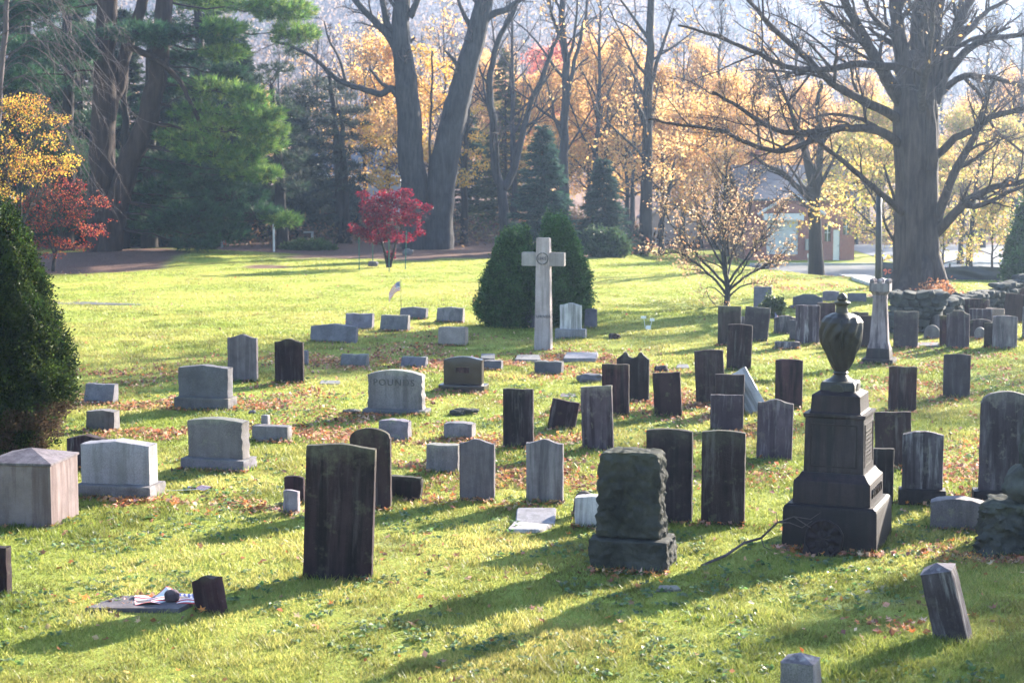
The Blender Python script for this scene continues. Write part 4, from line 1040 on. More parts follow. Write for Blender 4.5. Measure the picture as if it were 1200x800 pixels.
def sub_branches(mb, pts, r0, r1, lvl, maxl, tips, twig, nb, dens=1.0, up=.03, spread=.8, start=.2, lmul=.5, minr=.01, wob=.17):
    n = len(pts); L = np.linalg.norm(np.diff(pts, axis=0), axis=1).sum()
    for i in range(nb):
        s = min(.99, start + (1 - start) * (i + rng.random()) / nb); f = s * (n - 1); k = min(int(f), n - 2); q = f - k
        p = pts[k] * (1 - q) + pts[k + 1] * q; t = unit(pts[k + 1] - pts[k])
        perp = unit(np.cross(t, rng.normal(size=3))); d = unit(t * math.cos(spread) + perp * math.sin(spread) + np.array([0, 0, up * 3]))
        r = max((r0 + (r1 - r0) * s) * .5 * (.6 + .5 * rng.random()), minr * 1.5)
        l = L * lmul * (.45 + .6 * rng.random()) * (1.1 - .5 * s)
        grow(mb, wobble_path(p, d, l, 5, wob, up), r, max(r * .35, minr * .7), lvl, maxl, tips, dens, spread, up, .55, .2, twig, minr, wob)

ORANGE = [(.64, .37, .13), (.66, .43, .19), (.54, .28, .10), (.68, .47, .22), (.62, .39, .17)]
GOLD = [(.66, .40, .07), (.72, .46, .10), (.58, .32, .05), (.62, .42, .14)]
YGREEN = [(.34, .30, .06), (.42, .34, .10), (.25, .26, .06), (.48, .33, .12), (.44, .27, .10)]
PINK = [(.62, .2, .15), (.58, .16, .13), (.66, .3, .2)]
RED = [(.15, .007, .022), (.20, .011, .027), (.09, .006, .024), (.13, .008, .034), (.065, .006, .022), (.26, .016, .03)]
BEIGE = [(.58, .40, .24), (.52, .32, .18), (.62, .46, .30), (.46, .27, .14)]
GREEN = [(.05, .085, .03), (.07, .11, .04), (.04, .07, .03)]

def cluster(C, n, sp):
    C = np.asarray(C, float); idx = rng.integers(0, len(C), n); return C[idx] + rng.normal(0, sp, (n, 3))

def make_tree(name, H, r, crown, label, cat='tree', group=None, leaves=0, pal=None, lsize=.14, sp=.35, maxl=4, dens=1.0, clear=.3, bark='bark', spread=.75, lean=(0, 0), nlimb=9, hide_low=0.0, up=.05, fork=False):
    """a generic broadleaf tree standing at the origin: trunk with limbs, twigs, crown of leaves"""
    root = empty(name, (0, 0, 0), label, cat, group)
    tr = MB(); tw = MB(); tips = []
    top = np.array([lean[0], lean[1], H * .92])
    n = 12; t = np.linspace(0, 1, n)
    pts = np.stack([lean[0] * t + .10 * np.sin(t * 5 + 1) * H * .05, lean[1] * t + .1 * np.sin(t * 4) * H * .05, t * H * .92 - .1], -1)
    pts[1:, :2] += rng.normal(0, .012 * H * .3, (n - 1, 2))
    rad = r * (1 - .82 * t) + r * .5 * np.exp(-t * H / .5)
    tr.tube(pts, rad, 12, flute=.04)
    L = H
    for i in range(nlimb):
        s = clear + (.97 - clear) * (i + rng.random() * .8) / nlimb
        f = s * (n - 1); k = min(int(f), n - 2); p = pts[k] + (pts[k + 1] - pts[k]) * (f - k)
        az = i * 2.4 + rng.random(); el = .35 + .75 * s + rng.normal(0, .12)
        d = np.array([math.cos(az) * math.cos(el), math.sin(az) * math.cos(el), math.sin(el)])
        l = crown * (1.05 - .55 * (s - clear) / (1 - clear)) * (.8 + .4 * rng.random())
        rr = max(.02, r * (1 - .8 * s) * .55)
        grow(tr, wobble_path(p, d, l, 6, .12, up), rr, rr * .3, 1, maxl, tips, dens, spread, up, .55, .25, tw, .008)
    tr.build('trunk', M[bark], root, True)
    if tw.n: tw.build('twigs', M['twig'], root, True)
    if leaves:
        T = np.array(tips); T = T[T[:, 2] > hide_low * H]
        C = cluster(T, leaves, sp)
        lf = MB(); lf.leaves(C, lsize * (.6 + .7 * rng.random(leaves)), pick(pal, leaves, .2), .2, .65)
        lf.build('crown', M['leaf'], root, False, True)
    return root

def place(o, u, v=None, d=None, rz=0, s=1.0, label=None, group=None):
    if v is not None: g = G(u, v)
    else:
        p = P(u, 300, d); g = Vector((p.x, d, float(terrain(p.x, d))))
    o.location = g - Vector((0, 0, .05)); o.rotation_euler = (0, 0, rz); o.scale = (s, s, s)
    if label: o['label'] = label
    if group: o['group'] = group
    return o

# ---------- dense evergreens (tufted surface round a dark inner mass)
def dense_evergreen(name, base, H, prof, label, group=None, n_tuft=900, leaf=.05, pal=None, lump=.12, per=34, tuft=.11, bottom=.0, brown=0.0, cat='evergreen shrub'):
    root = empty(name, base, label, cat, group)
    pal = pal or [(.035, .065, .018), (.05, .085, .022), (.028, .05, .016), (.07, .105, .03)]
    hs = np.array([p[0] for p in prof]); rs = np.array([p[1] for p in prof])
    core = MB(); K = 28; zs = np.linspace(bottom + .02, .985, 26); V = []
    for z in zs:
        th = np.arange(K) * 2 * math.pi / K
        lmp = (vnoise(np.cos(th) * 1.6 + 40, np.sin(th) * 1.6 + z * 7) - .5) + .8 * (vnoise(np.cos(th) * 4 + 20, np.sin(th) * 4 + z * 17) - .5)
        rr = np.interp(z, hs, rs) * (.80 + lump * .9 * lmp)
        V.append(np.stack([rr * np.cos(th), rr * np.sin(th), np.full(K, z * H)], -1))
    V = np.concatenate(V); i = np.arange(len(zs) - 1)[:, None] * K; j = np.arange(K)[None]
    core.add(V, np.stack([i + j, i + (j + 1) % K, i + K + (j + 1) % K, i + K + j], -1).reshape(-1, 4), pal[-1])
    core.build('inner_foliage', M['needle'], root, True, True)
    t = rng.random(n_tuft * 3); keep = rng.random(n_tuft * 3) < np.interp(t, hs, rs) / rs.max(); t = t[keep][:n_tuft]; t = np.maximum(t, bottom)
    m = len(t); th = rng.random(m) * 2 * math.pi
    lmp = (vnoise(np.cos(th) * 1.6 + 40, np.sin(th) * 1.6 + t * 7) - .5) + .8 * (vnoise(np.cos(th) * 4 + 20, np.sin(th) * 4 + t * 17) - .5)
    rr = np.interp(t, hs, rs) * (.92 + lump * lmp * 1.5 + rng.normal(0, .03, m))
    T = np.stack([rr * np.cos(th), rr * np.sin(th), t * H], -1)
    out = np.stack([np.cos(th), np.sin(th), np.full(m, .75)], -1); out /= np.linalg.norm(out, axis=1, keepdims=True)
    C = (T[:, None] + rng.normal(0, tuft * .5, (m, per, 3)) * np.array([1, 1, 1.25]) + out[:, None] * (rng.random((m, per, 1)) - .35) * tuft * 1.2).reshape(-1, 3)
    D = (out[:, None] + rng.normal(0, .45, (m, per, 3))).reshape(-1, 3)
    c = np.repeat(pick(pal, m, .22), per, 0) * (.8 + .4 * rng.random((m * per, 1)))
    if brown:
        zz = C[:, 2] / H; br = (zz < brown) & (vnoise(np.arctan2(C[:, 1], C[:, 0]) * 3 + 5, zz * 14) > .42); c[br] = np.array([.075, .05, .035]) * (.6 + .8 * rng.random((br.sum(), 1)))
    fo = MB(); nn = len(C)
    D /= np.linalg.norm(D, axis=1, keepdims=True)
    w = np.cross(D, rng.normal(size=(nn, 3))); w /= np.linalg.norm(w, axis=1, keepdims=True) + 1e-9
    l = leaf * (.7 + .8 * rng.random((nn, 1)))
    Vq = np.stack([C, C + D * l * .5 + w * l * .32, C + D * l, C + D * l * .5 - w * l * .32], 1).reshape(-1, 3)
    fo.add(Vq, np.arange(nn * 4).reshape(nn, 4), np.repeat(np.clip(c, .004, .5), 4, 0))
    fo.build('foliage', M['needle'], root, False, True)
    tk = MB(); tk.tube([(0, 0, -.1), (.02, 0, H * .15), (0, .02, H * .5)], [.09, .08, .03], 8); tk.build('trunk', M['barkdark'], root, True)
    return root

g = G(-8, 528)
dense_evergreen('conical_evergreen', g, 4.45, [(0, .8), (.06, .98), (.16, 1.22), (.27, 1.30), (.4, 1.27), (.55, 1.17), (.7, 1.0), (.84, .78), (.93, .52), (.98, .26), (1, .04)], 'big dark conical evergreen with sunlit tips, cut by the left edge', None, 3000, .045, [(.017, .032, .009), (.025, .043, .010), (.011, .021, .007), (.045, .066, .015)], .36, 40, .12, .0, .2, 'evergreen')
SP = [(0, .82), (.08, .98), (.2, 1.0), (.34, .93), (.5, .78), (.66, .56), (.8, .35), (.92, .15), (1, .01)]
def sprof(k): return [(a, b * k) for a, b in SP]
EVG = [(.045, .095, .036), (.06, .12, .04), (.03, .065, .028), (.08, .15, .05)]
SPL = [(0, .72), (.12, .95), (.27, 1.0), (.43, .95), (.6, .80), (.75, .58), (.87, .36), (.95, .17), (1, .01)]
for (u, dy, H, prof, n, lab) in ((600, .35, 3.14, [(a, b * .92) for a, b in SPL], 1700, 'left tip of the clipped dark evergreen clump behind the stone cross'), (615, .95, 3.2, sprof(.36), 700, 'slim second tip of the dark evergreen clump, just left of the stone cross'),
                              (644, 1.0, 3.64, sprof(.42), 800, 'tallest tip of the dark evergreen clump, rising directly behind the stone cross'), (655, .5, 3.5, [(a, b * .98) for a, b in SPL], 1900, 'right tip of the dark evergreen clump, just behind the white marble tablet')):
    dense_evergreen('dwarf_spruce', G(u, 384) + Vector((0, dy, 0)), H, prof, lab, 'dwarf spruces behind the stone cross', n, .06, EVG, .3, 24, .12)
for (u, v, r_, H, lab) in ((713, 301, .95, 1.45, 'round dark rhododendron bush at the lawn edge, largest of three'), (743, 297, .85, 1.3, 'round dark rhododendron bush at the right of the three'), (697, 297, .6, 1.4, 'small dark rhododendron bush at the left of the three')):
    dense_evergreen('rhododendron', G(u, v), H, [(0, r_ * .8), (.2, r_), (.5, r_ * .98), (.75, r_ * .75), (.92, r_ * .4), (1, .05)], lab, 'rhododendrons along the lawn edge', 260, .13, [(.04, .07, .03), (.055, .09, .04), (.03, .055, .025)], .3, 22, .2)
dense_evergreen('small_shrub', G(905, 373), .75, [(0, .2), (.3, .34), (.7, .3), (1, .05)], 'small round green shrub behind the small flag at the slabs below the ornamental tree', None, 90, .07, [(.06, .085, .03), (.09, .11, .04)], .3, 22, .1)
dense_evergreen('edge_evergreen', G(1206, 348), 4.4, [(0, .4), (.2, .85), (.4, .8), (.7, .5), (1, .02)], 'dark green conifer cut by the right edge beside the black fence', None, 700, .1, EVG, .25, 22, .16, 0, 0, 'evergreen')

# ---------- spruces with drooping whorls
def spruce(name, u, v, H, Rb, label, group=None, d=None, pal=None, nw=24, needle=.2, trunkr=.14, bare=.06, sparse=1.0, k=26):
    o = empty(name, (0, 0, 0), label, 'conifer', group)
    pal = pal or [(.022, .045, .032), (.03, .06, .038), (.018, .036, .028)]
    tr = MB(); tr.tube([(0, 0, -.1), (.03, .02, H * .5), (0, 0, H)], [trunkr, trunkr * .6, .015], 8)
    fo = MB()
    for w in range(nw):
        s = bare + (1 - bare) * w / nw; z = s * H; L = Rb * (1 - s) ** .85 + .12
        nb = max(5, int(9 * sparse))
        for b in range(nb):
            if rng.random() > .9 * min(1, sparse + .25): continue
            az = rng.random() * 2 * math.pi; l = L * (.75 + .4 * rng.random()); z = s * H + rng.normal(0, .45) * H / nw
            t = np.linspace(0, 1, 6)
            pts = np.stack([np.cos(az) * l * t, np.sin(az) * l * t, z + l * (-.28 * t + .22 * t * t) + rng.normal(0, .03, 6) * l], -1)
            tr.tube(pts, np.linspace(.02, .006, 6) * (1 + H / 12), 3, cap=False)
            m = int(k * (.4 + l)); q = rng.random(m) ** .7; f = q * 5; kk = np.minimum(f.astype(int), 4)
            C = pts[kk] + (pts[kk + 1] - pts[kk]) * (f - kk)[:, None]
            sidev = np.array([-math.sin(az), math.cos(az), 0])
            sd = rng.normal(0, 1, m)[:, None] * sidev * (.16 + .22 * l * (1 - q))[:, None]; C2 = C + sd * .9 + np.array([0, 0, -.06]) * np.abs(rng.normal(0, 1, (m, 1)))
            D = np.array([math.cos(az), math.sin(az), -.15]) + sd * 1.2 + rng.normal(0, .35, (m, 3))
            fo.needles(C2, D, needle * (.7 + .7 * rng.random(m)), needle * .16, pick(pal, m, .2))
    tr.build('trunk', M['barkdark'], o, True); fo.build('foliage', M['needle'], o, False, True)
    return place(o, u, v, d)
spruce('spruce', 636, 297, 7.4, 2.3, 'broad blue-green spruce behind the cross, left of the thinner one', 'spruces at the lawn edge', nw=30, needle=.3, k=46, pal=[(.03, .062, .05), (.04, .078, .058), (.024, .05, .042)])
spruce('spruce', 707, 294, 5.6, 1.75, 'smaller dark spruce above the rhododendrons', 'spruces at the lawn edge', nw=24, needle=.3, k=36, pal=[(.022, .042, .034), (.03, .055, .042)])
spruce('spruce', 592, None, 13.5, 2.6, 'tall olive-green spire-shaped conifer in the woods behind the forked bare tree', 'spruces at the lawn edge', d=124, nw=34, needle=.34, k=30, pal=[(.07, .085, .03), (.09, .1, .04), (.05, .07, .03)], sparse=.8)
spruce('spruce', 545, None, 10.5, 2.8, 'dark conifer in the woods right of the double-trunked tree', 'spruces at the lawn edge', d=128, nw=28, needle=.34, k=30, sparse=.8)
spruce('spruce', 445, None, 15.5, 2.6, 'hazy spire-topped conifer far behind the gold maple, left of the double-trunked tree', 'spruces at the lawn edge', d=165, nw=34, needle=.4, k=26, sparse=.8)
spruce('spruce', 350, None, 10, 3.6, 'dark bluish conifer filling the gap right of the big pine', 'spruces at the lawn edge', d=126, nw=26, needle=.36, k=38, pal=[(.02, .035, .034), (.026, .044, .04)])

# ---------- pines: boughs carrying flat clouds of long needles
def bough_cloud(fo, tr, root_p, C, rx, ry, rz, n, pal, needle=.30, per=12, trr=.05):
    C = np.asarray(C, float)
    if root_p is not None:
        p0 = np.asarray(root_p, float); mid = (p0 + C) / 2 + np.array([0, 0, -.15 * np.linalg.norm(C - p0) * .3]); t = np.linspace(0, 1, 7)[:, None]
        pts = (1 - t) ** 2 * p0 + 2 * t * (1 - t) * mid + t * t * C; pts[1:-1] += rng.normal(0, .08, (5, 3))
        tr.tube(pts, np.linspace(trr, trr * .3, 7), 5, cap=False)
    q = rng.normal(size=(n, 3)); q /= np.linalg.norm(q, axis=1, keepdims=True); q *= rng.random((n, 1)) ** .4
    T = C + q * np.array([rx, ry, rz])
    keepn = vnoise(T[:, 0] * 1.1 + 31, T[:, 2] * 2.3 + T[:, 1] * .9) > .27; T = T[keepn]; q = q[keepn]; n = len(T)
    for k in range(0, n, 6):                                  # thin twigs inside the cloud
        a = C + (T[k] - C) * .15; tr.tube([a, (a + T[k]) / 2 + np.array([0, 0, -.05]), T[k]], [.022, .015, .006], 3, cap=False)
    out = q * np.array([1, 1, .4]) + np.array([0, 0, .45]); 
    Cn = np.repeat(T, per, 0) + rng.normal(0, .05, (n * per, 3)); D = np.repeat(out, per, 0) + rng.normal(0, .55, (n * per, 3))
    c = np.repeat(pick(pal, n, .22), per, 0)
    fo.needles(Cn, D, needle * (.7 + .6 * rng.random(n * per)), .019, c)
PINE_LIT = [(.095, .175, .035), (.13, .22, .045), (.065, .13, .035), (.19, .26, .06)]  # brighter greens: sunlight painted into the sunlit boughs
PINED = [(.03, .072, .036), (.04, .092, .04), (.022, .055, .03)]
d0 = 92
root = empty('white_pine', (0, 0, 0), 'huge white pine with two dark trunks and layered green boughs at upper left', 'pine tree')
base = P(125, 305, d0); base.z = float(terrain(base.x, base.y)); root.location = base
def rel(p): return np.asarray(tuple(p)) - np.asarray(tuple(base))
tr = MB(); fo = MB()
def rlimb(px, d, r0, r1, k=12, flute=.03):
    pts = limb_path(px, d) - np.asarray(tuple(base)); tr.tube(pts, np.linspace(r0, r1, len(pts)), k, flute=flute); return pts
ta = rlimb([(118, 312), (118, 260), (119, 200), (122, 130), (124, 60), (125, 0), (126, -70), (128, -160)], d0, .78, .45)
tb = rlimb([(128, 310), (135, 250), (150, 195), (172, 145), (184, 95), (189, 50), (192, 0), (196, -80), (198, -150)], d0 - .4, .68, .38)
tc_ = rlimb([(122, 290), (128, 150), (140, 90), (158, 30), (170, -10), (180, -60)], d0 + .5, .42, .25)
lm = rlimb([(146, 55), (168, 62), (190, 75), (210, 95), (222, 118), (232, 140), (236, 158)], d0 - 1.5, .2, .06, 8)
rlimb([(225, 122), (240, 150), (258, 162)], d0 - 1.6, .07, .02, 5); rlimb([(232, 140), (229, 150), (222, 146)], d0 - 1.5, .04, .015, 4)
sub_branches(tr, lm, .1, .04, 3, 4, [], None, 10, minr=.012)
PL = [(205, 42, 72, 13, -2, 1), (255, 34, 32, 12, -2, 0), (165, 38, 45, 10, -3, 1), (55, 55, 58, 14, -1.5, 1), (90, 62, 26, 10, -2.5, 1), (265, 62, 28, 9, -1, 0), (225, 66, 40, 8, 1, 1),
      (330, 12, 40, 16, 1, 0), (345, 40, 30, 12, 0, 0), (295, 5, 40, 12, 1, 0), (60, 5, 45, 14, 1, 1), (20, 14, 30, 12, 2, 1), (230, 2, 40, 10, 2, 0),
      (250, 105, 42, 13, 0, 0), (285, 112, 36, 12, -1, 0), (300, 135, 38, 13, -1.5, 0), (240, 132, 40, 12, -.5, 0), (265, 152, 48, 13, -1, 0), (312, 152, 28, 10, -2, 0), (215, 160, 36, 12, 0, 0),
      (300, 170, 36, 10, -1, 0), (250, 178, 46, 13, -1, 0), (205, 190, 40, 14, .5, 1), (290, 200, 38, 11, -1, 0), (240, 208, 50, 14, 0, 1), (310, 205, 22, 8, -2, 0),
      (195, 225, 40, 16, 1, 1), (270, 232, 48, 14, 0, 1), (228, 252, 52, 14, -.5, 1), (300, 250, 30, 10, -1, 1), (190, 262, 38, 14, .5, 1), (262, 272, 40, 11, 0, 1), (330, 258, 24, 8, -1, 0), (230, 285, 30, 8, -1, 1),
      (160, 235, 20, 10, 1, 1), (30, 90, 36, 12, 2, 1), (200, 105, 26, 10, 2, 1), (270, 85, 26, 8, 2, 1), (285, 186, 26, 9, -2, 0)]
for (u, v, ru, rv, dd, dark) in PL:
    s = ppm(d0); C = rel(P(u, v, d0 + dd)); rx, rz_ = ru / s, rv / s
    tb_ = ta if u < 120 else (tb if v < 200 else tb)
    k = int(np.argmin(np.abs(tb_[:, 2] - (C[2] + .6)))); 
    bough_cloud(fo, tr, tb_[k], C, rx, min(rx, 2.2), rz_, int(240 * rx * max(rz_, .5) + 70), PINED if dark else PINE_LIT, .34, 13, .07)  # sunlit boughs coloured brighter than the dark ones of this tree
tr.build('trunk', M['barkpine'], root, True); fo.build('foliage', M['needle'], root, False, True)

def far_pine(u, vb, d, pts_px, r, plates, label, pal, name='pine', needle=.32, cat='pine tree', group=None, dens=130):
    root = empty(name, (0, 0, 0), label, cat, group)
    base = P(u, vb, d); base.z = float(terrain(base.x, base.y)); root.location = base; B = np.asarray(tuple(base))
    tr = MB(); fo = MB(); trunks = []
    for px in pts_px:
        pts = limb_path(px, d) - B; pts[0][2] = -.1; tr.tube(pts, np.linspace(r, r * .35, len(pts)), 8, flute=.03); trunks.append(pts)
    s = ppm(d)
    for (pu, pv, ru, rv, dd) in plates:
        C = np.asarray(tuple(P(pu, pv, d + dd))) - B; t = trunks[rng.integers(0, len(trunks))]
        k = int(np.argmin(np.abs(t[:, 2] - (C[2] + .3)))); rx = ru / s; rz_ = rv / s
        bough_cloud(fo, tr, t[k], C, rx, min(rx, 1.8), rz_, int(dens * rx * max(rz_, .4) + 22), pal, needle, 11, .045)
    tr.build('trunk', M['barkdark'], root, True); fo.build('foliage', M['needle'], root, False, True); return root
far_pine(398, 292, 112, [[(398, 294), (397, 230), (395, 170), (390, 120), (386, 80)], [(408, 293), (405, 230), (402, 180), (398, 130)]], .32,
         [(370 + 26 * math.sin(k * 2.4) + 6 * math.sin(k), 96 + k * 5.6, 20 + 10 * abs(math.sin(k * 1.7)), 5.5, 2.2 * math.cos(k * 2.1)) for k in range(30)] + [(415 + 12 * math.sin(k * 3), 130 + k * 16, 18, 5, 1) for k in range(7)],
         'dark bluish pine with twin slim trunks between the big pine and the gold maple', [(.028, .042, .036), (.035, .05, .04), (.05, .06, .04)], dens=110)
far_pine(332, 292, 104, [[(331, 294), (329, 240), (326, 190), (322, 140), (318, 100)]], .4,
         [(325 + 24 * math.sin(k * 2.2), 120 + k * 11, 20, 6, 1.5 * math.cos(k * 1.9)) for k in range(11)] + [(340, 60, 20, 8, 1), (325, 82, 24, 8, 0), (305, 95, 22, 7, 1)],
         'thick-trunked dark pine whose base stands beside the white post', [(.034, .055, .036), (.045, .07, .04)], dens=110)
for (u, r_, vb, lab) in ((176, .52, 300, 'dark straight pine under the green boughs, right of the huge white pine'), (146, .36, 303, 'dark slimmer pine between the huge white pine and the straight one')):
    far_pine(u, vb, 96, [[(u, vb), (u - 1, 230), (u + 1, 170), (u, 110), (u, 40)]], r_, [(u + 34 * math.sin(k * 2.3), 185 + k * 9, 24, 7, 1.5 * math.cos(k * 1.7) + 1.5) for k in range(10)], lab, PINED, group='dark pines at the upper left', dens=110)
for (u, d, lab) in ((78, 100, 'dark pine behind the bare purple twigs at the far left'), (30, 103, 'dark pine at the very left edge behind the yellow maple'), (230, 112, 'dark pine hidden deep behind the layered boughs')):
    far_pine(u, 298, d, [[(u, 300), (u, 200), (u + 2, 100), (u, 0), (u, -60)]], .5, [(u + 44 * math.sin(k * 2.6), -10 + k * 15, 34, 11, 2 * math.cos(k * 1.3)) for k in range(20)], lab, PINED, group='dark pines at the upper left', dens=130)
for (u, d) in ((-70, 96), (-150, 104), (-60, 116)):
    far_pine(u, 298, d, [[(u, 300), (u, 200), (u + 2, 100), (u, 0), (u, -60)]], .5, [(u + 44 * math.sin(k * 2.6), -10 + k * 20, 36, 12, 2 * math.cos(k * 1.3)) for k in range(15)], 'dark pine beyond the left edge of the photo', PINED, group='dark pines at the upper left', dens=40) if u > -100 else None

for k, u in enumerate((-40, 20, 62, 100, 150, 205, 250, 285)):
    spruce('spruce', u, None, 15 + 3 * math.sin(k * 2.3), 3.2, 'dark evergreen closing the woods behind the huge white pine', 'dark evergreens behind the huge white pine', d=114 + 5 * math.cos(k * 1.9), nw=40, needle=.4, k=46, bare=.02, pal=[(.016, .032, .02), (.022, .042, .024), (.03, .045, .022)])
# ---------- maples
def leafy_clouds(fo, clouds, d, n_per_m2, pal, size, origin, flat=.5):
    s = ppm(d)
    for (u, v, ru, rv, dd) in clouds:
        C = np.asarray(tuple(P(u, v, d + dd))) - origin; rx, rz_ = ru / s, rv / s
        n = int(n_per_m2 * rx * rz_ * 3.14)
        q = rng.normal(size=(n, 3)); q /= np.linalg.norm(q, axis=1, keepdims=True); q *= rng.random((n, 1)) ** .45
        p = C + q * np.array([rx, max(rx * .8, .3), rz_])
        k = vnoise(p[:, 0] * 1.7 + 3, p[:, 2] * 3.1 + p[:, 1] * 1.3) > .33
        p = p[k]; fo.leaves(p, size * (.6 + .7 * rng.random(len(p))), pick(pal, len(p), .2), .5, .65)
def maple_px(name, u, v, d, trunks, clouds, label, pal, size, dens, bark='barkdark', cat='tree', group=None, two=None, minr=.012, nb=10, maxl=4):
    root = empty(name, (0, 0, 0), label, cat, group); base = P(u, v, d); base.z = float(terrain(base.x, base.y)); root.location = base; B = np.asarray(tuple(base))
    tr = MB(); tw = MB(); fo = MB(); tips = []
    for (px, r0, r1) in trunks:
        pts = limb_path(px, d) - B; tr.tube(pts, np.linspace(r0, r1, len(pts)), 9, flute=.04); sub_branches(tr, pts, r0, r1, 2, maxl, tips, tw, nb, minr=minr, start=.35, lmul=.45)
    leafy_clouds(fo, clouds, d, dens, pal, size, B)
    if two: leafy_clouds(fo, two[0], d, dens, two[1], size, B)
    tr.build('trunk', M[bark], root, True)
    if tw.n: tw.build('twigs', M['twig'], root, True)
    fo.build('crown', M['leaf'], root, False, True); return root
# small staked red maple
maple_px('red_maple', 456, 316, 85, [([(455, 317), (452, 300), (446, 280), (440, 262), (435, 245)], .085, .02), ([(456, 316), (461, 298), (466, 278), (476, 258), (488, 245)], .08, .02), ([(456, 310), (456, 285), (452, 260), (455, 238)], .06, .02)],
         [(455, 232, 22, 10, 0), (435, 240, 16, 8, .3), (478, 240, 18, 8, -.2), (452, 250, 36, 11, -.4), (430, 262, 22, 9, -.2), (425, 272, 14, 7, -.5), (470, 262, 24, 10, -.4), (495, 255, 14, 7, 0), (452, 272, 30, 10, -.3), (488, 272, 12, 6, -.4), (470, 278, 20, 7, .2), (440, 280, 18, 6, .2), (500, 243, 8, 5, 0), (425, 228, 9, 5, .2), (475, 226, 12, 6, .4), (457, 298, 8, 12, .2), (415, 270, 8, 4, 0)],
         'small crimson Japanese maple held by green stakes on the lawn', RED, .06, 700, nb=8, minr=.008)
for k, (u, v, vt, rz) in enumerate(((421, 316, 278, 0), (437, 311, 275, 0), (456, 319, 280, 0), (475, 316, 270, 2))):
    g = G(u, v); t = P(u + rz, vt, g.y); mb = MB(); h = t.z - g.z
    mb.box(-.022, .022, -.010, .010, -.3, h); mb.box(-.009, .009, .011, .036, -.3, h)
    o = mb.build('metal_stake', simple('green_paint', (.012, .085, .065), .5) if k == 0 else bpy.data.materials['green_paint']); o.location = g; o.rotation_euler = (0, R(rz), 0)
    tag(o, ['leftmost green metal stake round the red maple', 'green metal stake behind the red maple trunk at its left', 'green metal stake in front of the red maple trunk', 'rightmost green metal stake round the red maple'][k], 'stake', 'green stakes round the red maple')
# gold maples behind the double trunk
maple_px('gold_maple', 503, 292, 113, [([(503, 293), (504, 230), (504, 170), (506, 110), (507, 60)], .14, .05), ([(503, 250), (480, 200), (455, 160)], .08, .03), ([(503, 230), (470, 205), (435, 190)], .07, .02)],
         [(450, 205, 32, 14, 0), (470, 190, 26, 12, 1), (445, 185, 24, 10, 1), (440, 165, 22, 10, 0), (465, 165, 24, 10, 2), (485, 160, 22, 14, 1), (495, 130, 20, 14, 1), (500, 100, 20, 12, 2), (512, 75, 22, 12, 1), (465, 130, 22, 9, 2), (450, 215, 22, 8, -1), (520, 120, 18, 12, 2), (500, 180, 18, 12, 2), (495, 60, 18, 9, 2), (430, 150, 14, 7, 0), (530, 90, 14, 9, 1), (485, 210, 14, 8, 0), (448, 224, 16, 5, -1)],
         'golden leaved maple glowing behind and left of the double-trunked tree', GOLD, .10, 125, two=([(495, 110, 26, 18, 2), (505, 75, 24, 14, 2), (470, 145, 24, 12, 2)], ORANGE), nb=7)
maple_px('gold_maple', 544, 292, 110, [([(544, 294), (544, 240), (545, 190), (548, 150), (550, 110)], .27, .08)],
         [(545, 205, 22, 7, -1), (565, 195, 16, 6, 0), (550, 178, 18, 7, 0), (555, 160, 16, 7, 1), (545, 215, 14, 5, -1), (570, 180, 10, 5, 0), (538, 190, 10, 8, 1), (560, 130, 14, 7, 1)],
         'straight dark-trunked maple with low golden leaves just right of the double-trunked tree', GOLD, .10, 110, nb=6, bark='barkdark')
# yellow over red Japanese maples at the left edge
maple_px('japanese_maple', 10, 330, 72, [([(12, 330), (16, 270), (10, 220), (5, 170), (15, 130)], .1, .04), ([(14, 300), (35, 240), (55, 200)], .06, .02), ([(14, 290), (30, 200), (45, 150)], .05, .02)],
         [(15, 125, 26, 12.4, 0), (40, 128, 18, 10.85, .3), (20, 145, 30, 12.4, -.3), (55, 142, 18, 10.85, 0), (15, 165, 26, 12.4, .2), (60, 160, 18, 9.3, -.2), (20, 185, 28, 12.4, 0), (55, 185, 26, 10.85, -.4), (80, 188, 18, 9.3, -.3), (10, 205, 20, 12.4, 0), (2, 222, 12, 10.85, -.4), (75, 140, 10, 7.75, 0), (30, 195, 22, 10.85, .3), (30, 118, 30, 10, .5), (62, 175, 26, 9, .3), (45, 210, 24, 9, .4), (15, 232, 16, 8, .2), (70, 200, 22, 8, 0)],
         'yellow leaved Japanese maple at the left edge above the conical evergreen', [(.58, .40, .05), (.60, .44, .06), (.52, .30, .05), (.50, .22, .06), (.42, .14, .05), (.40, .34, .06)], .042, 330, nb=7, group='Japanese maples at the left edge', minr=.006)
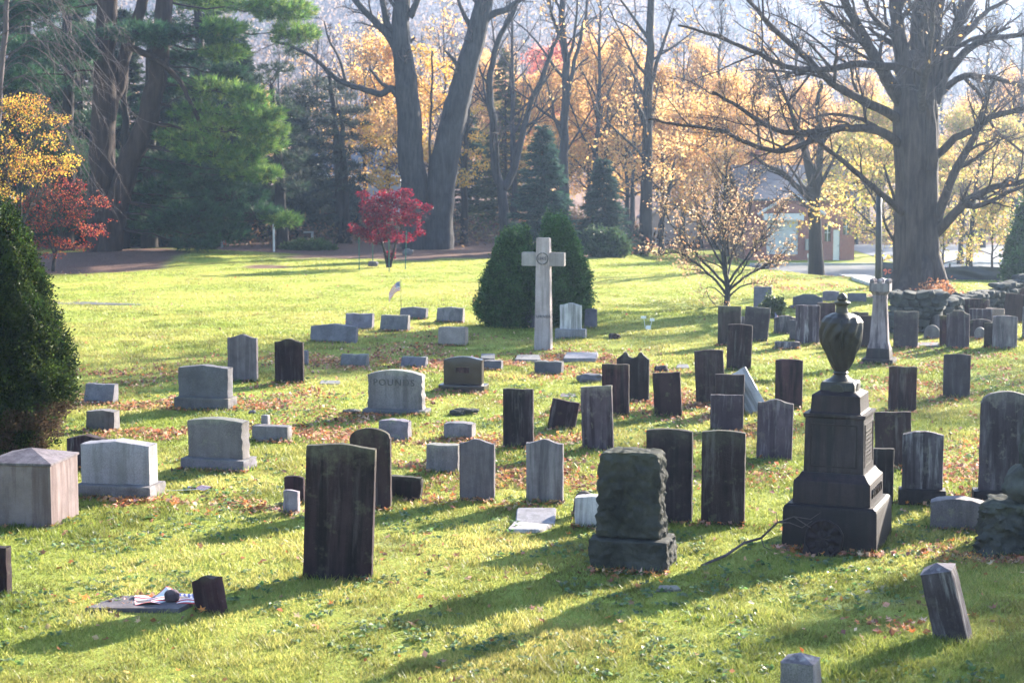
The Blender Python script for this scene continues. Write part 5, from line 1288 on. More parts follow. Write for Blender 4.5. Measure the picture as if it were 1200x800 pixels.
maple_px('japanese_maple', 62, 318, 80, [([(62, 318), (66, 290), (72, 260), (60, 230), (50, 215)], .09, .03), ([(66, 290), (90, 250), (115, 240)], .05, .015), ([(64, 300), (50, 260), (40, 240)], .05, .015)],
         [(55, 225, 24, 12.4, 0), (85, 232, 22, 10.85, -.3), (110, 235, 18, 9.3, 0), (130, 240, 12, 6.2, -.3), (60, 245, 26, 12.4, -.2), (90, 252, 22, 12.4, 0), (75, 265, 26, 12.4, -.2), (105, 268, 20, 10.85, -.4), (118, 275, 12, 7.75, 0), (70, 282, 20, 10.85, -.3), (45, 262, 18, 12.4, 0), (85, 278, 16, 9.3, .2), (30, 240, 16, 12.4, 0), (100, 222, 16, 8, .5), (50, 205, 26, 9, .6), (80, 215, 22, 8, .6), (125, 262, 14, 6, -.2), (40, 285, 24, 10, .3), (20, 270, 20, 12, .4), (95, 288, 18, 7, .3), (60, 298, 20, 6, 0)],
         'red-orange leaved Japanese maple below the yellow one at left', [(.36, .05, .03), (.30, .035, .03), (.42, .11, .04), (.22, .025, .03), (.46, .15, .06), (.16, .03, .04)], .045, 250, nb=8, group='Japanese maples at the left edge', minr=.006)
# bare weeping tree with purple twigs
root = empty('weeping_tree', (0, 0, 0), 'bare tree with drooping purplish twigs in front of the dark pines at left', 'tree')
base = P(-15, 322, 77); base.z = float(terrain(base.x, base.y)); root.location = base; B = np.asarray(tuple(base)); tr = MB(); tw = MB()
tr.tube(limb_path([(-15, 325), (-12, 240), (-5, 150), (5, 60), (10, -20)], 77) - B, np.linspace(.22, .1, 17), 9)
for k in range(26):
    v0 = -60 + k * 8.5; L = 60 + 75 * rng.random(); dz = rng.normal(0, 1.6)
    px = [(0, v0, dz * .2), (L * .35, v0 - 12 - 14 * rng.random(), dz * .6), (L * .75, v0 + 6, dz), (L * 1.15, v0 + 40 + 30 * rng.random(), dz * 1.1), (L * 1.35, v0 + 70 + 25 * rng.random(), dz * 1.2)]
    pts = limb_path(px, 77) - B; tr.tube(pts, np.linspace(.026, .006, len(pts)), 4, cap=False)
    for j in range(13):
        q = rng.integers(3, len(pts) - 1); p = pts[q]; l = .6 + 1.3 * rng.random()
        tw.tube(wobble_path(p, unit(pts[q] - pts[q - 1]) + rng.normal(0, .5, 3) + np.array([0, 0, -.35]), l, 5, .2, -.10), np.linspace(.007, .0035, 6), 3, cap=False)
tr.build('trunk', M['twig'], root, True); tw.build('twigs', M['twig'], root, True)

# ---------- the giant oak
root = empty('giant_oak', (0, 0, 0), 'giant bare oak with a massive furrowed trunk and spreading limbs at right', 'tree')
D = 66.5; base = P(1077, 347, D); base.z = float(terrain(base.x, base.y)); root.location = base; B = np.asarray(tuple(base)); s = ppm(D)
tr = MB(); tw = MB(); tips = []
trunk_px = [(1078, 356), (1077, 344), (1077, 330), (1076, 300), (1075, 260), (1075, 215), (1074, 170), (1074, 130), (1073, 95), (1072, 60)]
trad = [42, 33, 28, 25, 24, 24.5, 25.5, 25, 20, 14]
pts = np.array([tuple(P(u, v, D)) for u, v in trunk_px]) - B
zz_ = np.linspace(0, len(pts) - 1, 46); pp = np.stack([np.interp(zz_, np.arange(len(pts)), pts[:, k]) for k in range(3)], -1); rr = np.interp(zz_, np.arange(len(pts)), np.array(trad) / s)
tr.tube(pp, rr, 40, flute=.05)
for a in range(7):                                              # root flare
    az = a * .9 + .3; tr.tube([(math.cos(az) * .55, math.sin(az) * .55, 1.5), (math.cos(az) * .85, math.sin(az) * .85, .55), (math.cos(az) * 1.25, math.sin(az) * 1.25, .1), (math.cos(az) * 1.7, math.sin(az) * 1.7, -.15)], [.28, .30, .24, .1], 8)
LIMBS = [([(1068, 120), (1060, 80), (1053, 40), (1048, 0), (1040, -80, .5), (1020, -160, 1)], 12, 3, 9), ([(1078, 110), (1079, 60), (1079, 0), (1083, -80), (1085, -170)], 14, 4, 9), ([(1088, 118), (1094, 60), (1103, 0), (1118, -90, -.5)], 9, 3, 8),
         ([(1092, 200, -.8), (1090, 130, -.9), (1089, 60, -.9), (1094, 0, -.7), (1100, -60, -.5)], 6.5, 3, 6),
         ([(1056, 145), (1040, 132, -.5), (1013, 119, -1), (973, 97, -1.6), (940, 63, -2), (910, 38, -2), (880, 3, -2.4), (850, -25, -2.5)], 6.5, 1.5, 9),
         ([(1058, 172), (1040, 158, -.8), (1015, 150, -1.5), (980, 151, -2.2), (945, 155, -2.8), (910, 152, -3), (867, 127, -3.4), (835, 108, -3.8)], 6, 1.4, 10),
         ([(980, 151, -2.2), (950, 165, -3), (910, 178, -3.4), (867, 163, -3.6), (843, 152, -3.6), (800, 147, -4), (760, 140, -4)], 3.6, 1.2, 8),
         ([(1035, 155, -1), (1010, 140, -1.4), (978, 134, -1.5), (945, 140, -1.6)], 3, 1, 5),
         ([(935, 157, -2.8), (925, 125, -2.8), (910, 88, -3), (893, 55, -3.2)], 2.6, .9, 6),
         ([(1054, 82), (1045, 78, -.6), (1000, 76, -1.6), (960, 82, -2.4), (920, 77, -3), (880, 60, -3.4), (840, 42, -3.8), (795, 30, -4.2)], 5, 1.2, 10),
         ([(1056, 118), (1040, 92, -.3), (1022, 62, -.6), (1005, 30, -.8), (985, -8, -1), (965, -60, -1)], 9, 3, 9),
         ([(1030, 78, -.4), (1012, 52), (985, 28, .5), (955, -5, 1)], 4, 1.5, 6),
         ([(1057, 250, -.6), (1030, 225, -1.5), (1000, 200, -2.4), (965, 172, -3.2), (950, 160, -3.6)], 4, 2, 4),
         ([(1096, 185), (1120, 162, -.8), (1145, 150, -1.4), (1165, 135, -1.8), (1200, 128, -2.4), (1240, 118, -3)], 5, 1.6, 9),
         ([(1094, 272), (1106, 235, -.8), (1122, 195, -1.2), (1140, 165, -1.5), (1152, 130, -1.8), (1165, 95, -2)], 6.5, 2, 8),
         ([(1094, 276), (1115, 255, -1), (1135, 234, -1.6), (1165, 220, -2), (1200, 212, -2.6), (1240, 195, -3)], 6.5, 2, 8), ([(1128, 240, -1.4), (1150, 240, -2), (1180, 226, -2.4), (1215, 212, -3)], 4, 1.4, 6),
         ([(1094, 120), (1105, 85), (1114, 50), (1128, 18), (1142, -10), (1160, -60)], 8.5, 3, 9), ([(1108, 88), (1130, 62, -.5), (1155, 47, -1), (1200, 40, -1.6), (1250, 30, -2)], 5.5, 1.6, 9),
         ([(1100, 112), (1130, 90, .3), (1165, 92, .3), (1205, 104, .2), (1240, 118, 0)], 4.5, 1.4, 8), ([(1130, 91, .3), (1150, 115, .2), (1165, 150, 0), (1190, 172, 0), (1215, 190, 0)], 2.6, 1, 6),
         ([(1112, 62), (1135, 35, 1), (1160, 12, 2), (1200, -10, 3)], 5, 1.5, 8), ([(1074, 100, .5), (1060, 60, 3), (1050, 20, 5), (1040, -30, 6)], 7, 2, 7), ([(1080, 130, -.6), (1084, 90, -2.6), (1090, 50, -4), (1096, 0, -5)], 5, 1.6, 6)]
for px, r0, r1, nb in LIMBS:
    q = limb_path(px, D) - B; r0 /= s; r1 /= s; tr.tube(q, np.linspace(r0, r1, len(q)), 10, flute=.04); sub_branches(tr, q, r0, r1, 2, 4, tips, tw, int(nb * 1.45), dens=1.1, minr=.009, lmul=.42, start=.25, up=.035)
tr.build('trunk', M['barkoak'], root, True); tw.build('twigs', M['twig'], root, True)
lf = MB(); T = np.array(tips); C = cluster(T, 700, .1); lf.leaves(C, .07 * (.6 + .7 * rng.random(700)), pick(ORANGE, 700), .2); lf.build('last_leaves', M['leaf'], root, False, True)

# ---------- the double-trunked tree
root = empty('double_trunk_tree', (0, 0, 0), 'big bare tree with two grey trunks parting in a V at upper centre', 'tree')
D = 104; base = P(500, 291, D); base.z = float(terrain(base.x, base.y)); root.location = base; B = np.asarray(tuple(base)); s = ppm(D)
tr = MB(); tw = MB(); tips = []
for px, r0, r1, nb, k in [([(490, 300), (488, 270), (486, 235), (482, 180), (479, 130), (474, 80), (469, 40), (471, 0), (475, -60)], 19, 8, 6, 22), ([(513, 300), (513, 270), (516, 225), (524, 175), (533, 135), (543, 95), (557, 45), (568, 0), (580, -60)], 20, 9, 6, 22),
                          ([(474, 82), (460, 48), (446, 32), (432, 18), (415, -2), (400, -30)], 6, 2.5, 8, 9), ([(471, 60), (462, 38), (454, 28), (448, 0), (440, -40)], 5.5, 2.5, 6, 9), ([(476, 122), (467, 112), (458, 104), (447, 110), (430, 106), (400, 96), (385, 84), (370, 70), (345, 56), (318, 48)], 5, 1.5, 8, 9),
                          ([(462, 106), (448, 98), (433, 80)], 3, 1.4, 2, 7), ([(563, 28), (578, 17), (595, 10), (615, -4), (640, -25)], 5, 2, 7, 9), ([(556, 40), (545, 20), (535, -5)], 4, 1.6, 6, 7), ([(480, 20), (490, 0), (500, -40)], 5, 2, 5, 7), ([(470, 20), (463, -5), (455, -40)], 5, 2, 5, 7), ([(405, 96), (398, 70), (385, 45), (380, 25)], 2, .8, 6, 5)]:
    q = limb_path(px, D) - B; tr.tube(q, np.linspace(r0 / s, r1 / s, len(q)), k, flute=.04); sub_branches(tr, q, r0 / s * .6, r1 / s * .6, 2, 4, tips, tw, nb, dens=.8, minr=.015, lmul=.35 if r0 < 15 else .16, start=.3 if r0 < 15 else .6, up=.04)
tr.build('trunk', M['bark'], root, True); tw.build('twigs', M['twig'], root, True)

# ---------- other traced trees: thin forked ones, the mid tree at right, the ornamental tree
def traced(name, u, v, D, limbs, label, bark='bark', group=None, pal=None, nleaf=0, lsize=.1, lsp=.3, minr=.014, clouds=None, cdens=40, dens=.8, lmul=.4, maxl=4):
    root = empty(name, (0, 0, 0), label, 'tree', group); base = P(u, v, D); base.z = float(terrain(base.x, base.y)); root.location = base; B = np.asarray(tuple(base)); s = ppm(D)
    tr = MB(); tw = MB(); tips = []
    for px, r0, r1, nb in limbs:
        q = limb_path(px, D) - B; tr.tube(q, np.linspace(r0 / s, r1 / s, len(q)), 9, flute=.03)
        if nb: sub_branches(tr, q, r0 / s, r1 / s, 2, maxl, tips, tw, nb, dens=dens, minr=minr, lmul=lmul, start=.3)
    tr.build('trunk', M[bark], root, True)
    if tw.n: tw.build('twigs', M['twig'], root, True)
    lf = MB()
    if nleaf: C = cluster(np.array(tips), nleaf, lsp); lf.leaves(C, lsize * (.6 + .7 * rng.random(nleaf)), pick(pal, nleaf, .2), .2)
    if clouds: leafy_clouds(lf, clouds, D, cdens, pal, lsize, B)
    if lf.n: lf.build('crown', M['leaf'], root, False, True)
    return root
traced('forked_tree', 592, 294, 106, [([(592, 298), (591, 260), (588, 225), (581, 195), (578, 150), (574, 100), (583, 50), (600, 18), (612, -10)], 7, 2, 9), ([(590, 222), (602, 200), (612, 160), (622, 120), (636, 90), (648, 55), (660, 30)], 5, 1.5, 9), ([(577, 105), (566, 90), (558, 70)], 2, .8, 4)], 'slim bare tree forking low in a V, behind the left evergreen bush')
traced('tall_bare_tree', 661, 296, 114, [([(660, 298), (661, 230), (661, 180), (663, 110), (660, 40), (658, -30)], 7, 3, 12), ([(663, 120), (674, 70), (685, 20), (690, -30)], 3, 1, 6), ([(662, 60), (648, 20), (640, -30)], 3, 1, 6)], 'tall straight bare tree rising above the blue-green spruce', nleaf=500, pal=ORANGE, lsize=.12)
traced('tall_bare_tree', 757, 288, 112, [([(757, 292), (757, 230), (758, 170), (760, 100), (762, 40), (763, -30)], 8, 3.5, 12), ([(760, 110), (775, 60), (790, 10)], 3, 1, 6), ([(772, 280), (778, 245), (786, 215), (790, 190)], 3, 1.5, 5)], 'straight dark-trunked tree above the rhododendrons with orange leaves', 'barkdark', pal=ORANGE, clouds=[(735, 190, 40, 16, 0), (770, 200, 40, 14, -1), (745, 160, 44, 16, 1), (790, 170, 36, 16, 0), (720, 215, 30, 9, -1), (765, 130, 40, 16, 1), (730, 120, 30, 14, 2), (790, 120, 30, 16, 0), (710, 170, 26, 12, 1)], cdens=62, lsize=.095)
traced('mid_tree', 957, 322, 87, [([(957, 326), (957, 300), (956, 260), (954, 225), (948, 195), (940, 165), (928, 140)], 10, 2.5, 8), ([(955, 240), (960, 200), (962, 160), (958, 130), (962, 95)], 5.5, 2, 7), ([(950, 232), (935, 220), (918, 203), (900, 195), (880, 180)], 4, 1.5, 7), ([(956, 225), (970, 200), (985, 170)], 3, 1, 5)],
       'dark-trunked tree with few golden leaves in front of the brick house', 'barkdark', pal=[(.62, .42, .16), (.6, .36, .12), (.5, .4, .12)], clouds=[(960, 250, 26, 8, -1), (940, 262, 18, 7, -1.5), (975, 245, 18, 8, -1), (950, 235, 18, 7, -1.5), (985, 230, 22, 9, -.5), (965, 222, 26, 8, 1), (935, 275, 10, 5, -1.5), (945, 150, 26, 10, 1), (905, 165, 26, 9, 1), (1000, 215, 24, 10, 0), (975, 265, 14, 6, -1.5), (925, 130, 26, 8, 2)], cdens=60, lsize=.085)
traced('yellow_green_tree', 1052, 334, 71.5, [([(1053, 338), (1051, 310), (1049, 285), (1052, 255), (1046, 225), (1035, 195)], 4.5, 1.2, 8), ([(1051, 290), (1040, 268), (1028, 240), (1012, 215)], 2, .7, 6), ([(1050, 250), (1062, 225), (1070, 190)], 2, .7, 5)],
       'small yellow-green tree growing close behind the left side of the giant oak trunk', 'barkdark', pal=YGREEN, clouds=[(1040, 302, 9, 6, .3), (1046, 285, 8, 6, .3), (1028, 300, 7, 3, .3), (1030, 262, 14, 6, .4), (1015, 235, 24, 9, .6), (1040, 225, 16, 9, .5), (1000, 215, 26, 9, .8), (1030, 195, 30, 10, .4), (1005, 190, 26, 9, 1), (1042, 170, 20, 10, .6), (1010, 165, 28, 9, 1), (985, 235, 18, 7, .8), (1055, 300, 6, 8, .8)], cdens=90, lsize=.085)
traced('yellow_green_tree', 1136, 318, 88, [([(1136, 322), (1137, 290), (1140, 255), (1143, 220), (1150, 180)], 4.5, 1.2, 8), ([(1138, 280), (1120, 255), (1108, 230)], 2, .7, 6), ([(1139, 270), (1160, 245), (1180, 225)], 2, .7, 6)],
       'yellow-green tree right of the giant oak, behind the long black fence', 'barkdark', pal=YGREEN + ORANGE[:2], clouds=[(1120, 240, 24, 11, 0), (1150, 250, 28, 10, .6), (1180, 230, 24, 11, 0), (1125, 205, 26, 12, .5), (1160, 200, 30, 13, -.5), (1140, 170, 30, 13, .5), (1180, 175, 26, 12, 0), (1115, 270, 16, 7, -.5), (1195, 205, 18, 12, .6), (1110, 180, 18, 10, 1)], cdens=85, lsize=.09)
# ornamental bare tree in front (vase shape, few pale leaves)
root = empty('ornamental_tree', (0, 0, 0), 'low spreading vase-shaped tree with a few pale tan leaves behind the square slabs', 'tree')
D = 61.5; base = P(852, 360, D); base.z = float(terrain(base.x, base.y)); root.location = base; B = np.asarray(tuple(base)); s = ppm(D)
tr = MB(); tw = MB(); tips = []
for px, r0, r1, nb in [([(852, 364), (852, 335), (848, 300), (850, 265), (850, 225), (852, 195)], 5.5, 1.2, 11), ([(852, 345), (835, 325), (815, 308), (795, 296), (772, 300)], 2.6, .8, 8), ([(851, 335), (830, 312), (810, 290), (790, 268), (778, 245)], 2.6, .7, 9), ([(853, 342), (872, 325), (890, 315), (908, 305), (925, 290)], 2.6, .7, 8), ([(853, 332), (870, 308), (888, 285), (905, 262), (918, 240)], 2.4, .7, 9),
                       ([(850, 318), (835, 290), (822, 260), (812, 225)], 2.2, .6, 9), ([(850, 312), (866, 282), (878, 250), (884, 215)], 2.2, .6, 9), ([(852, 325), (850, 298, -1), (846, 270, -1.6), (842, 235, -2)], 2.2, .6, 8), ([(852, 330), (858, 300, 1), (862, 270, 1.7), (866, 240, 2)], 2.2, .6, 8),
                       ([(851, 350), (838, 338), (828, 338), (832, 350), (842, 362)], 1.4, .4, 3), ([(853, 348), (868, 336), (884, 332), (900, 335)], 1.8, .5, 5), ([(851, 345), (840, 330, 1), (822, 318, 1.6), (800, 315, 2)], 1.8, .5, 6), ([(853, 340), (868, 320, -1), (880, 300, -1.6), (898, 282, -2)], 1.8, .5, 6)]:
    r0 *= .68; q = limb_path(px, D) - B; tr.tube(q, np.linspace(r0 / s, r1 * .6 / s, len(q)), 8); sub_branches(tr, q, r0 / s, r1 / s, 2, 4, tips, tw, int(nb * 1.9), dens=1.0, minr=.0045, lmul=.4, start=.3, up=.06, spread=.6)
tr.build('trunk', M['bark'], root, True); tw.build('twigs', M['twig'], root, True)
T = np.array(tips); lf = MB(); C = cluster(T[T[:, 2] < 3.4], 2600, .1); lf.leaves(C, .045 * (.6 + .9 * rng.random(2600)), pick(BEIGE, 2600), .1, .5); C = cluster(T[T[:, 2] >= 3.4], 1500, .1); lf.leaves(C, .04 * (.6 + .9 * rng.random(1500)), pick(BEIGE, 1500), .1, .5)
lf.build('crown', M['leaf'], root, False, True)

# ---------- woods behind: a few kinds, then copies
pro = {}
pro['orange'] = make_tree('orange_tree', 15, .24, 5.2, 'x', leaves=13000, pal=ORANGE, lsize=.10, sp=.32, maxl=3, clear=.24, nlimb=16, bark='barkdark')
pro['orange2'] = make_tree('orange_tree', 12, .2, 4.4, 'x', leaves=11000, pal=ORANGE + GOLD[:1], lsize=.10, sp=.33, maxl=3, clear=.2, nlimb=15, bark='barkdark')
pro['bare'] = make_tree('bare_tree', 20, .27, 4.4, 'x', maxl=4, clear=.34, nlimb=15, dens=.8, up=.09)
pro['bare2'] = make_tree('bare_tree', 17, .22, 5.0, 'x', maxl=4, clear=.28, nlimb=13, dens=.8, leaves=500, pal=ORANGE, lsize=.13, sp=.2)
pro['ygreen'] = make_tree('yellow_green_tree', 10.5, .2, 4.0, 'x', leaves=10000, pal=YGREEN, lsize=.09, sp=.33, maxl=3, clear=.2, nlimb=15, bark='barkdark')
pro['pink'] = make_tree('pink_tree', 15, .22, 4.6, 'x', leaves=12000, pal=PINK, lsize=.115, sp=.34, maxl=3, clear=.3, nlimb=14)
pro['street'] = make_tree('street_tree', 4.4, .085, 1.6, 'x', leaves=1700, pal=YGREEN, lsize=.075, sp=.17, maxl=3, clear=.4, nlimb=11, bark='barkdark')
used = set()
WOODS = [
 ('pink', 640, 150, 1.0, 'pinkish red tree high in the hazy woods above the spruces'), ('pink', 600, 158, .8, 'second, smaller pinkish red tree left of the bigger one in the hazy woods'),
 ('orange', 712, 122, .95, 'orange leaved tree in the woods above the small dark spruce'), ('orange2', 775, 126, 1.05, 'orange leaved tree in the woods left of the ornamental tree'), ('orange', 820, 134, 1.0, 'orange leaved tree in the woods over the white gable'),
 ('orange2', 690, 132, 1.1, 'orange leaved tree in the woods between the two spruces'), ('orange', 870, 150, .9, 'hazy orange leaved tree above the ornamental tree'), ('orange2', 735, 145, 1.25, 'tall orange leaved tree in the second row of the woods right of centre'),
 ('orange', 925, 160, .85, 'hazy orange leaved tree behind the brick house roof'), ('orange2', 1010, 165, 1.15, 'hazy orange leaved tree left of the giant oak trunk'), ('orange', 1130, 160, .8, 'hazy orange leaved tree right of the giant oak trunk'), ('orange2', 1190, 150, 1.15, 'orange leaved tree at the upper right edge'),
 ('orange2', 620, 140, .95, 'faint orange leaved tree behind the forked bare tree'), ('orange', 560, 145, .9, 'orange leaved tree behind the right trunk of the double-trunked tree'), ('orange2', 300, 190, 1.0, 'far orange leaved tree in the gap right of the big pine'),
 ('ygreen', 1030, 104, .92, 'yellow-green tree just left of the giant oak trunk'), ('ygreen', 1125, 112, .9, 'yellow-green tree just right of the giant oak trunk'), ('ygreen', 990, 118, .8, 'yellow-green tree beside the brick house wall'), ('ygreen', 1185, 118, .85, 'yellow-green tree by the road near the right edge'), ('ygreen', 590, 135, .9, 'dull yellow-green tree behind the blue-green spruce'),
 ('street', 1163, 84, 1.0, 'small round street tree by the black fence near the right edge'), ('street', 1105, 86, .95, 'small street tree half hidden by the giant oak trunk'), ('street', 1215, 92, .95, 'small street tree beyond the right edge of the road'),
 ('bare', 700, 118, .95, 'tall bare tree above the small dark spruce'), ('bare2', 741, 116, .85, 'slim bare tree left of the straight dark trunk'), ('bare2', 733, 119, .8, 'slimmest bare tree standing in the trio above the rhododendrons'), ('bare', 600, 122, 1.0, 'tall bare tree behind the forked slim tree'), ('bare2', 800, 128, 1.0, 'bare tree rising over the white gable'),
 ('bare', 840, 132, 1.0, 'tall bare tree directly above the ornamental tree'), ('bare2', 885, 138, 1.05, 'bare hazy tree above the slate roof, left part'), ('bare', 930, 145, 1.0, 'bare hazy tree above the slate roof, right part'), ('bare2', 1000, 140, 1.0, 'bare hazy tree left of the giant oak'), ('bare', 1150, 135, 1.0, 'bare hazy tree right of the giant oak'), ('orange2', 455, 132, 1.15, 'orange leaved tree in the woods behind the low left limb of the double-trunked tree'), ('orange', 660, 126, .8, 'orange leaved tree in the woods right behind the blue-green spruce'), ('orange2', 850, 122, 1.0, 'orange leaved tree in the woods just left of the slate roof'), ('orange', 945, 128, .8, 'orange leaved tree in the woods above the brick house'),
 ('bare2', 430, 135, .95, 'bare tree behind the low left limb of the double-trunked tree'), ('bare', 375, 150, .9, 'faint bare tree above the bluish pine'),
 ('bare', 270, 160, .9, 'faint bare tree in the gap over the big pine boughs'), ('bare2', 520, 130, 1.0, 'bare tree seen between the two grey trunks'), ('bare', 1190, 140, 1.0, 'bare hazy tree at the upper right edge'), ('bare2', 1060, 150, 1.1, 'bare hazy tree straight behind the giant oak')]
for kind, u, d, s_, lab in WOODS:
    o = pro[kind]
    if kind in used: o = copy_tree(o)
    used.add(kind)
    place(o, u, None, d, rng.random() * 6.3, s_, lab, {'orange': 'orange trees in the woods', 'orange2': 'orange trees in the woods', 'bare': 'bare trees in the woods', 'bare2': 'bare trees in the woods', 'ygreen': 'yellow-green trees', 'pink': 'pink trees in the hazy woods', 'street': 'small street trees'}[kind])
rr_ = np.random.default_rng(3)
for k in range(26):                                             # the hazy depth of the woods: nothing tells these apart
    kind = ['bare', 'bare2', 'bare', 'orange', 'orange2', 'bare2'][k % 6]; u = 330 + (k * 137.5) % 880; d = 168 + (k * 53) % 50
    o = copy_tree(pro[kind]); place(o, u, None, d, rr_.random() * 6.3, .8 + .35 * rr_.random(), 'faint tree deep in the hazy woods at the foot of the hill', 'faint trees deep in the hazy woods')
# trees outside the right edge whose shade falls across the lawn
for (x, y, kind, s_, lab) in ((19.5, 33.5, 'orange2', .8, 'small orange leaved tree beyond the right edge, nearest the viewer'), (27, 38, 'bare', 1.05, 'bare tree standing beyond the right edge of the lawn'), (34, 50, 'orange', 1.0, 'orange leaved tree beyond the right edge of the lawn'), (36, 66, 'bare2', 1.1, 'bare tree beyond the right edge, level with the giant oak'), (30, 31, 'bare2', 1.0, 'bare tree far off to the right of the leaning post'), (41, 46, 'bare', 1.1, 'outer bare tree beyond the right edge of the lawn'), (46, 60, 'orange2', 1.2, 'outer orange leaved tree beyond the right edge'), (29, 57, 'bare', .8, 'young bare tree beyond the right end of the stone wall')):
    o = copy_tree(pro[kind]); o.location = (x, y, float(terrain(x, y)) - .05); o.rotation_euler = (0, 0, x); o.scale = (s_,) * 3; o['label'] = lab; o['group'] = 'trees beyond the right edge'

# far wooded hillside, one mass
def far_woods():
    n = 9000; y = 230 + rng.random(n) ** .8 * 1000; x = (rng.random(n) - .5) * (.68 * y + 60); z = terrain(x, y)
    lf = MB(); H = 9 + 8 * rng.random(n); kind = rng.random(n) + .5 * (fbm(x * .01, y * .012, 3) - .5)
    a = np.stack([x, y, z - .3], -1); b = a + np.stack([rng.normal(0, .6, n), rng.normal(0, .6, n), H * .8], -1)
    for k in range(3):
        an = k * 2.094; off = np.array([math.cos(an), math.sin(an), 0]) * .22; an2 = an + 2.094; off2 = np.array([math.cos(an2), math.sin(an2), 0]) * .22
        V = np.stack([a + off, a + off2, b], 1).reshape(-1, 3); lf.add(V, np.arange(n * 3).reshape(n, 3), np.tile(np.array([.09, .07, .065]), (n * 3, 1)))
    per = 34; idx = np.repeat(np.arange(n), per); q = rng.normal(size=(n * per, 3)); q /= np.linalg.norm(q, axis=1, keepdims=True); q *= rng.random((n * per, 1)) ** .5
    C = a[idx] + np.stack([q[:, 0] * 3.4, q[:, 1] * 3.4, H[idx] * (.58 + .42 * q[:, 2])], -1)
    base = np.where(kind[:, None] < .66, np.array([.165, .145, .16]), np.where(kind[:, None] < .93, np.array([.30, .2, .14]), np.array([.06, .08, .05]))) * (.8 + .4 * rng.random((n, 1)))
    lf.leaves(C, (.3 + .0006 * y[idx]) * (.6 + .8 * rng.random(n * per)), base[idx] * (.85 + .3 * rng.random((n * per, 1))), .1, .45)
    o = lf.build('far_woods', M['leaf'], None, False, True); tag(o, 'hazy wooded hillside rising behind the cemetery', kind='stuff')
far_woods()
# low undergrowth at the edge of the woods
def undergrowth():
    n = 2600; y = 107 + rng.random(n) * 55; x = (rng.random(n) - .52) * .8 * y; k = ~((x > 9) & (y < 140)); x, y = x[k], y[k]; n = len(x); z = terrain(x, y)
    per = 26; idx = np.repeat(np.arange(n), per); C = np.stack([x, y, z], -1)[idx] + np.abs(rng.normal(0, 1, (n * per, 3))) * np.array([.6, .6, .75]) * np.sign(rng.normal(size=(n * per, 3)) + np.array([0, 0, 9]))
    c = pick([(.16, .11, .08), (.1, .1, .05), (.2, .12, .07), (.12, .1, .09)], n, .3)[idx]
    mb = MB(); mb.leaves(C, .16 * (.5 + rng.random(n * per)), c, .2, .4); o = mb.build('undergrowth', M['leaf'], None, False, True); tag(o, 'brown brushy undergrowth at the edge of the woods', kind='stuff')
undergrowth()
# ------------------------------------------------------------------ houses, road, wall, fence, posts
M['brick'] = None
def brickmat():
    m, nt, out = newmat('red_brick'); tc = N(nt, 'ShaderNodeTexCoord')
    mp = N(nt, 'ShaderNodeMapping'); mp.inputs['Rotation'].default_value = (R(90), 0, 0); nt.links.new(tc.outputs['Object'], mp.inputs[0])
    br = N(nt, 'ShaderNodeTexBrick', Scale=4.0); br.inputs['Color1'].default_value = (.34, .12, .09, 1); br.inputs['Color2'].default_value = (.26, .09, .07, 1); br.inputs['Mortar'].default_value = (.3, .27, .25, 1); br.inputs['Mortar Size'].default_value = .015
    nt.links.new(mp.outputs[0], br.inputs['Vector']); b = N(nt, 'ShaderNodeBsdfPrincipled', Roughness=.85); nt.links.new(br.outputs['Color'], b.inputs['Base Color']); nt.links.new(b.outputs[0], out.inputs[0]); return m
M['brick'] = brickmat()
def stripes(name, c, scale, rough=.7, amt=.25, axis=2):
    m, nt, out = newmat(name); tc = N(nt, 'ShaderNodeTexCoord'); w = N(nt, 'ShaderNodeTexWave', Scale=scale, Distortion=.15); w.bands_direction = 'XYZ'[axis]; nt.links.new(tc.outputs['Object'], w.inputs[0])
    n = noise_tex(nt, tc.outputs['Object'], 3, 5); col = mix(nt, amt, ramp(nt, n, [(.3, tuple(np.array(c) * .8)), (.7, tuple(np.array(c) * 1.2))]), ramp(nt, w.outputs['Fac'], [(.0, tuple(np.array(c) * .4)), (.25, c)]))
    b = N(nt, 'ShaderNodeBsdfPrincipled', Roughness=rough); nt.links.new(col, b.inputs['Base Color']); nt.links.new(bump(nt, w.outputs['Fac'], .3, .02), b.inputs['Normal']); nt.links.new(b.outputs[0], out.inputs[0]); return m
M['slateroof'] = stripes('slate_shingles', (.13, .13, .15), 2.2)
M['siding'] = stripes('white_clapboard', (.62, .63, .64), 3.0, .6, .3)
M['greysiding'] = stripes('grey_clapboard', (.36, .39, .42), 3.0, .6, .3)
M['trim'] = simple('white_painted_trim', (.74, .74, .73), .5, .05)
M['glass'] = None
m, nt, out = newmat('window_glass'); b = N(nt, 'ShaderNodeBsdfPrincipled', Roughness=.08); b.inputs['Base Color'].default_value = (.05, .06, .07, 1); b.inputs['Specular IOR Level'].default_value = .8; nt.links.new(b.outputs[0], out.inputs[0]); M['glass'] = m
M['asphalt'] = simple('pale_worn_asphalt', (.085, .085, .09), .55, .3, 2.5)
M['concrete'] = simple('pale_concrete', (.42, .41, .40), .7, .15, 3)
M['fabric'] = simple('black_silt_fabric', (.018, .020, .026), .45, .3, 3)
M['metal'] = simple('grey_metal', (.32, .33, .35), .4, .1, 4, .6)
M['blackpole'] = simple('black_pole_paint', (.012, .014, .018), .45, .2, 4)
M['yellow'] = simple('yellow_sign_paint', (.68, .42, .04), .5, .06)
M['orangepaint'] = simple('orange_spray_paint', (.75, .16, .08), .7, .1)

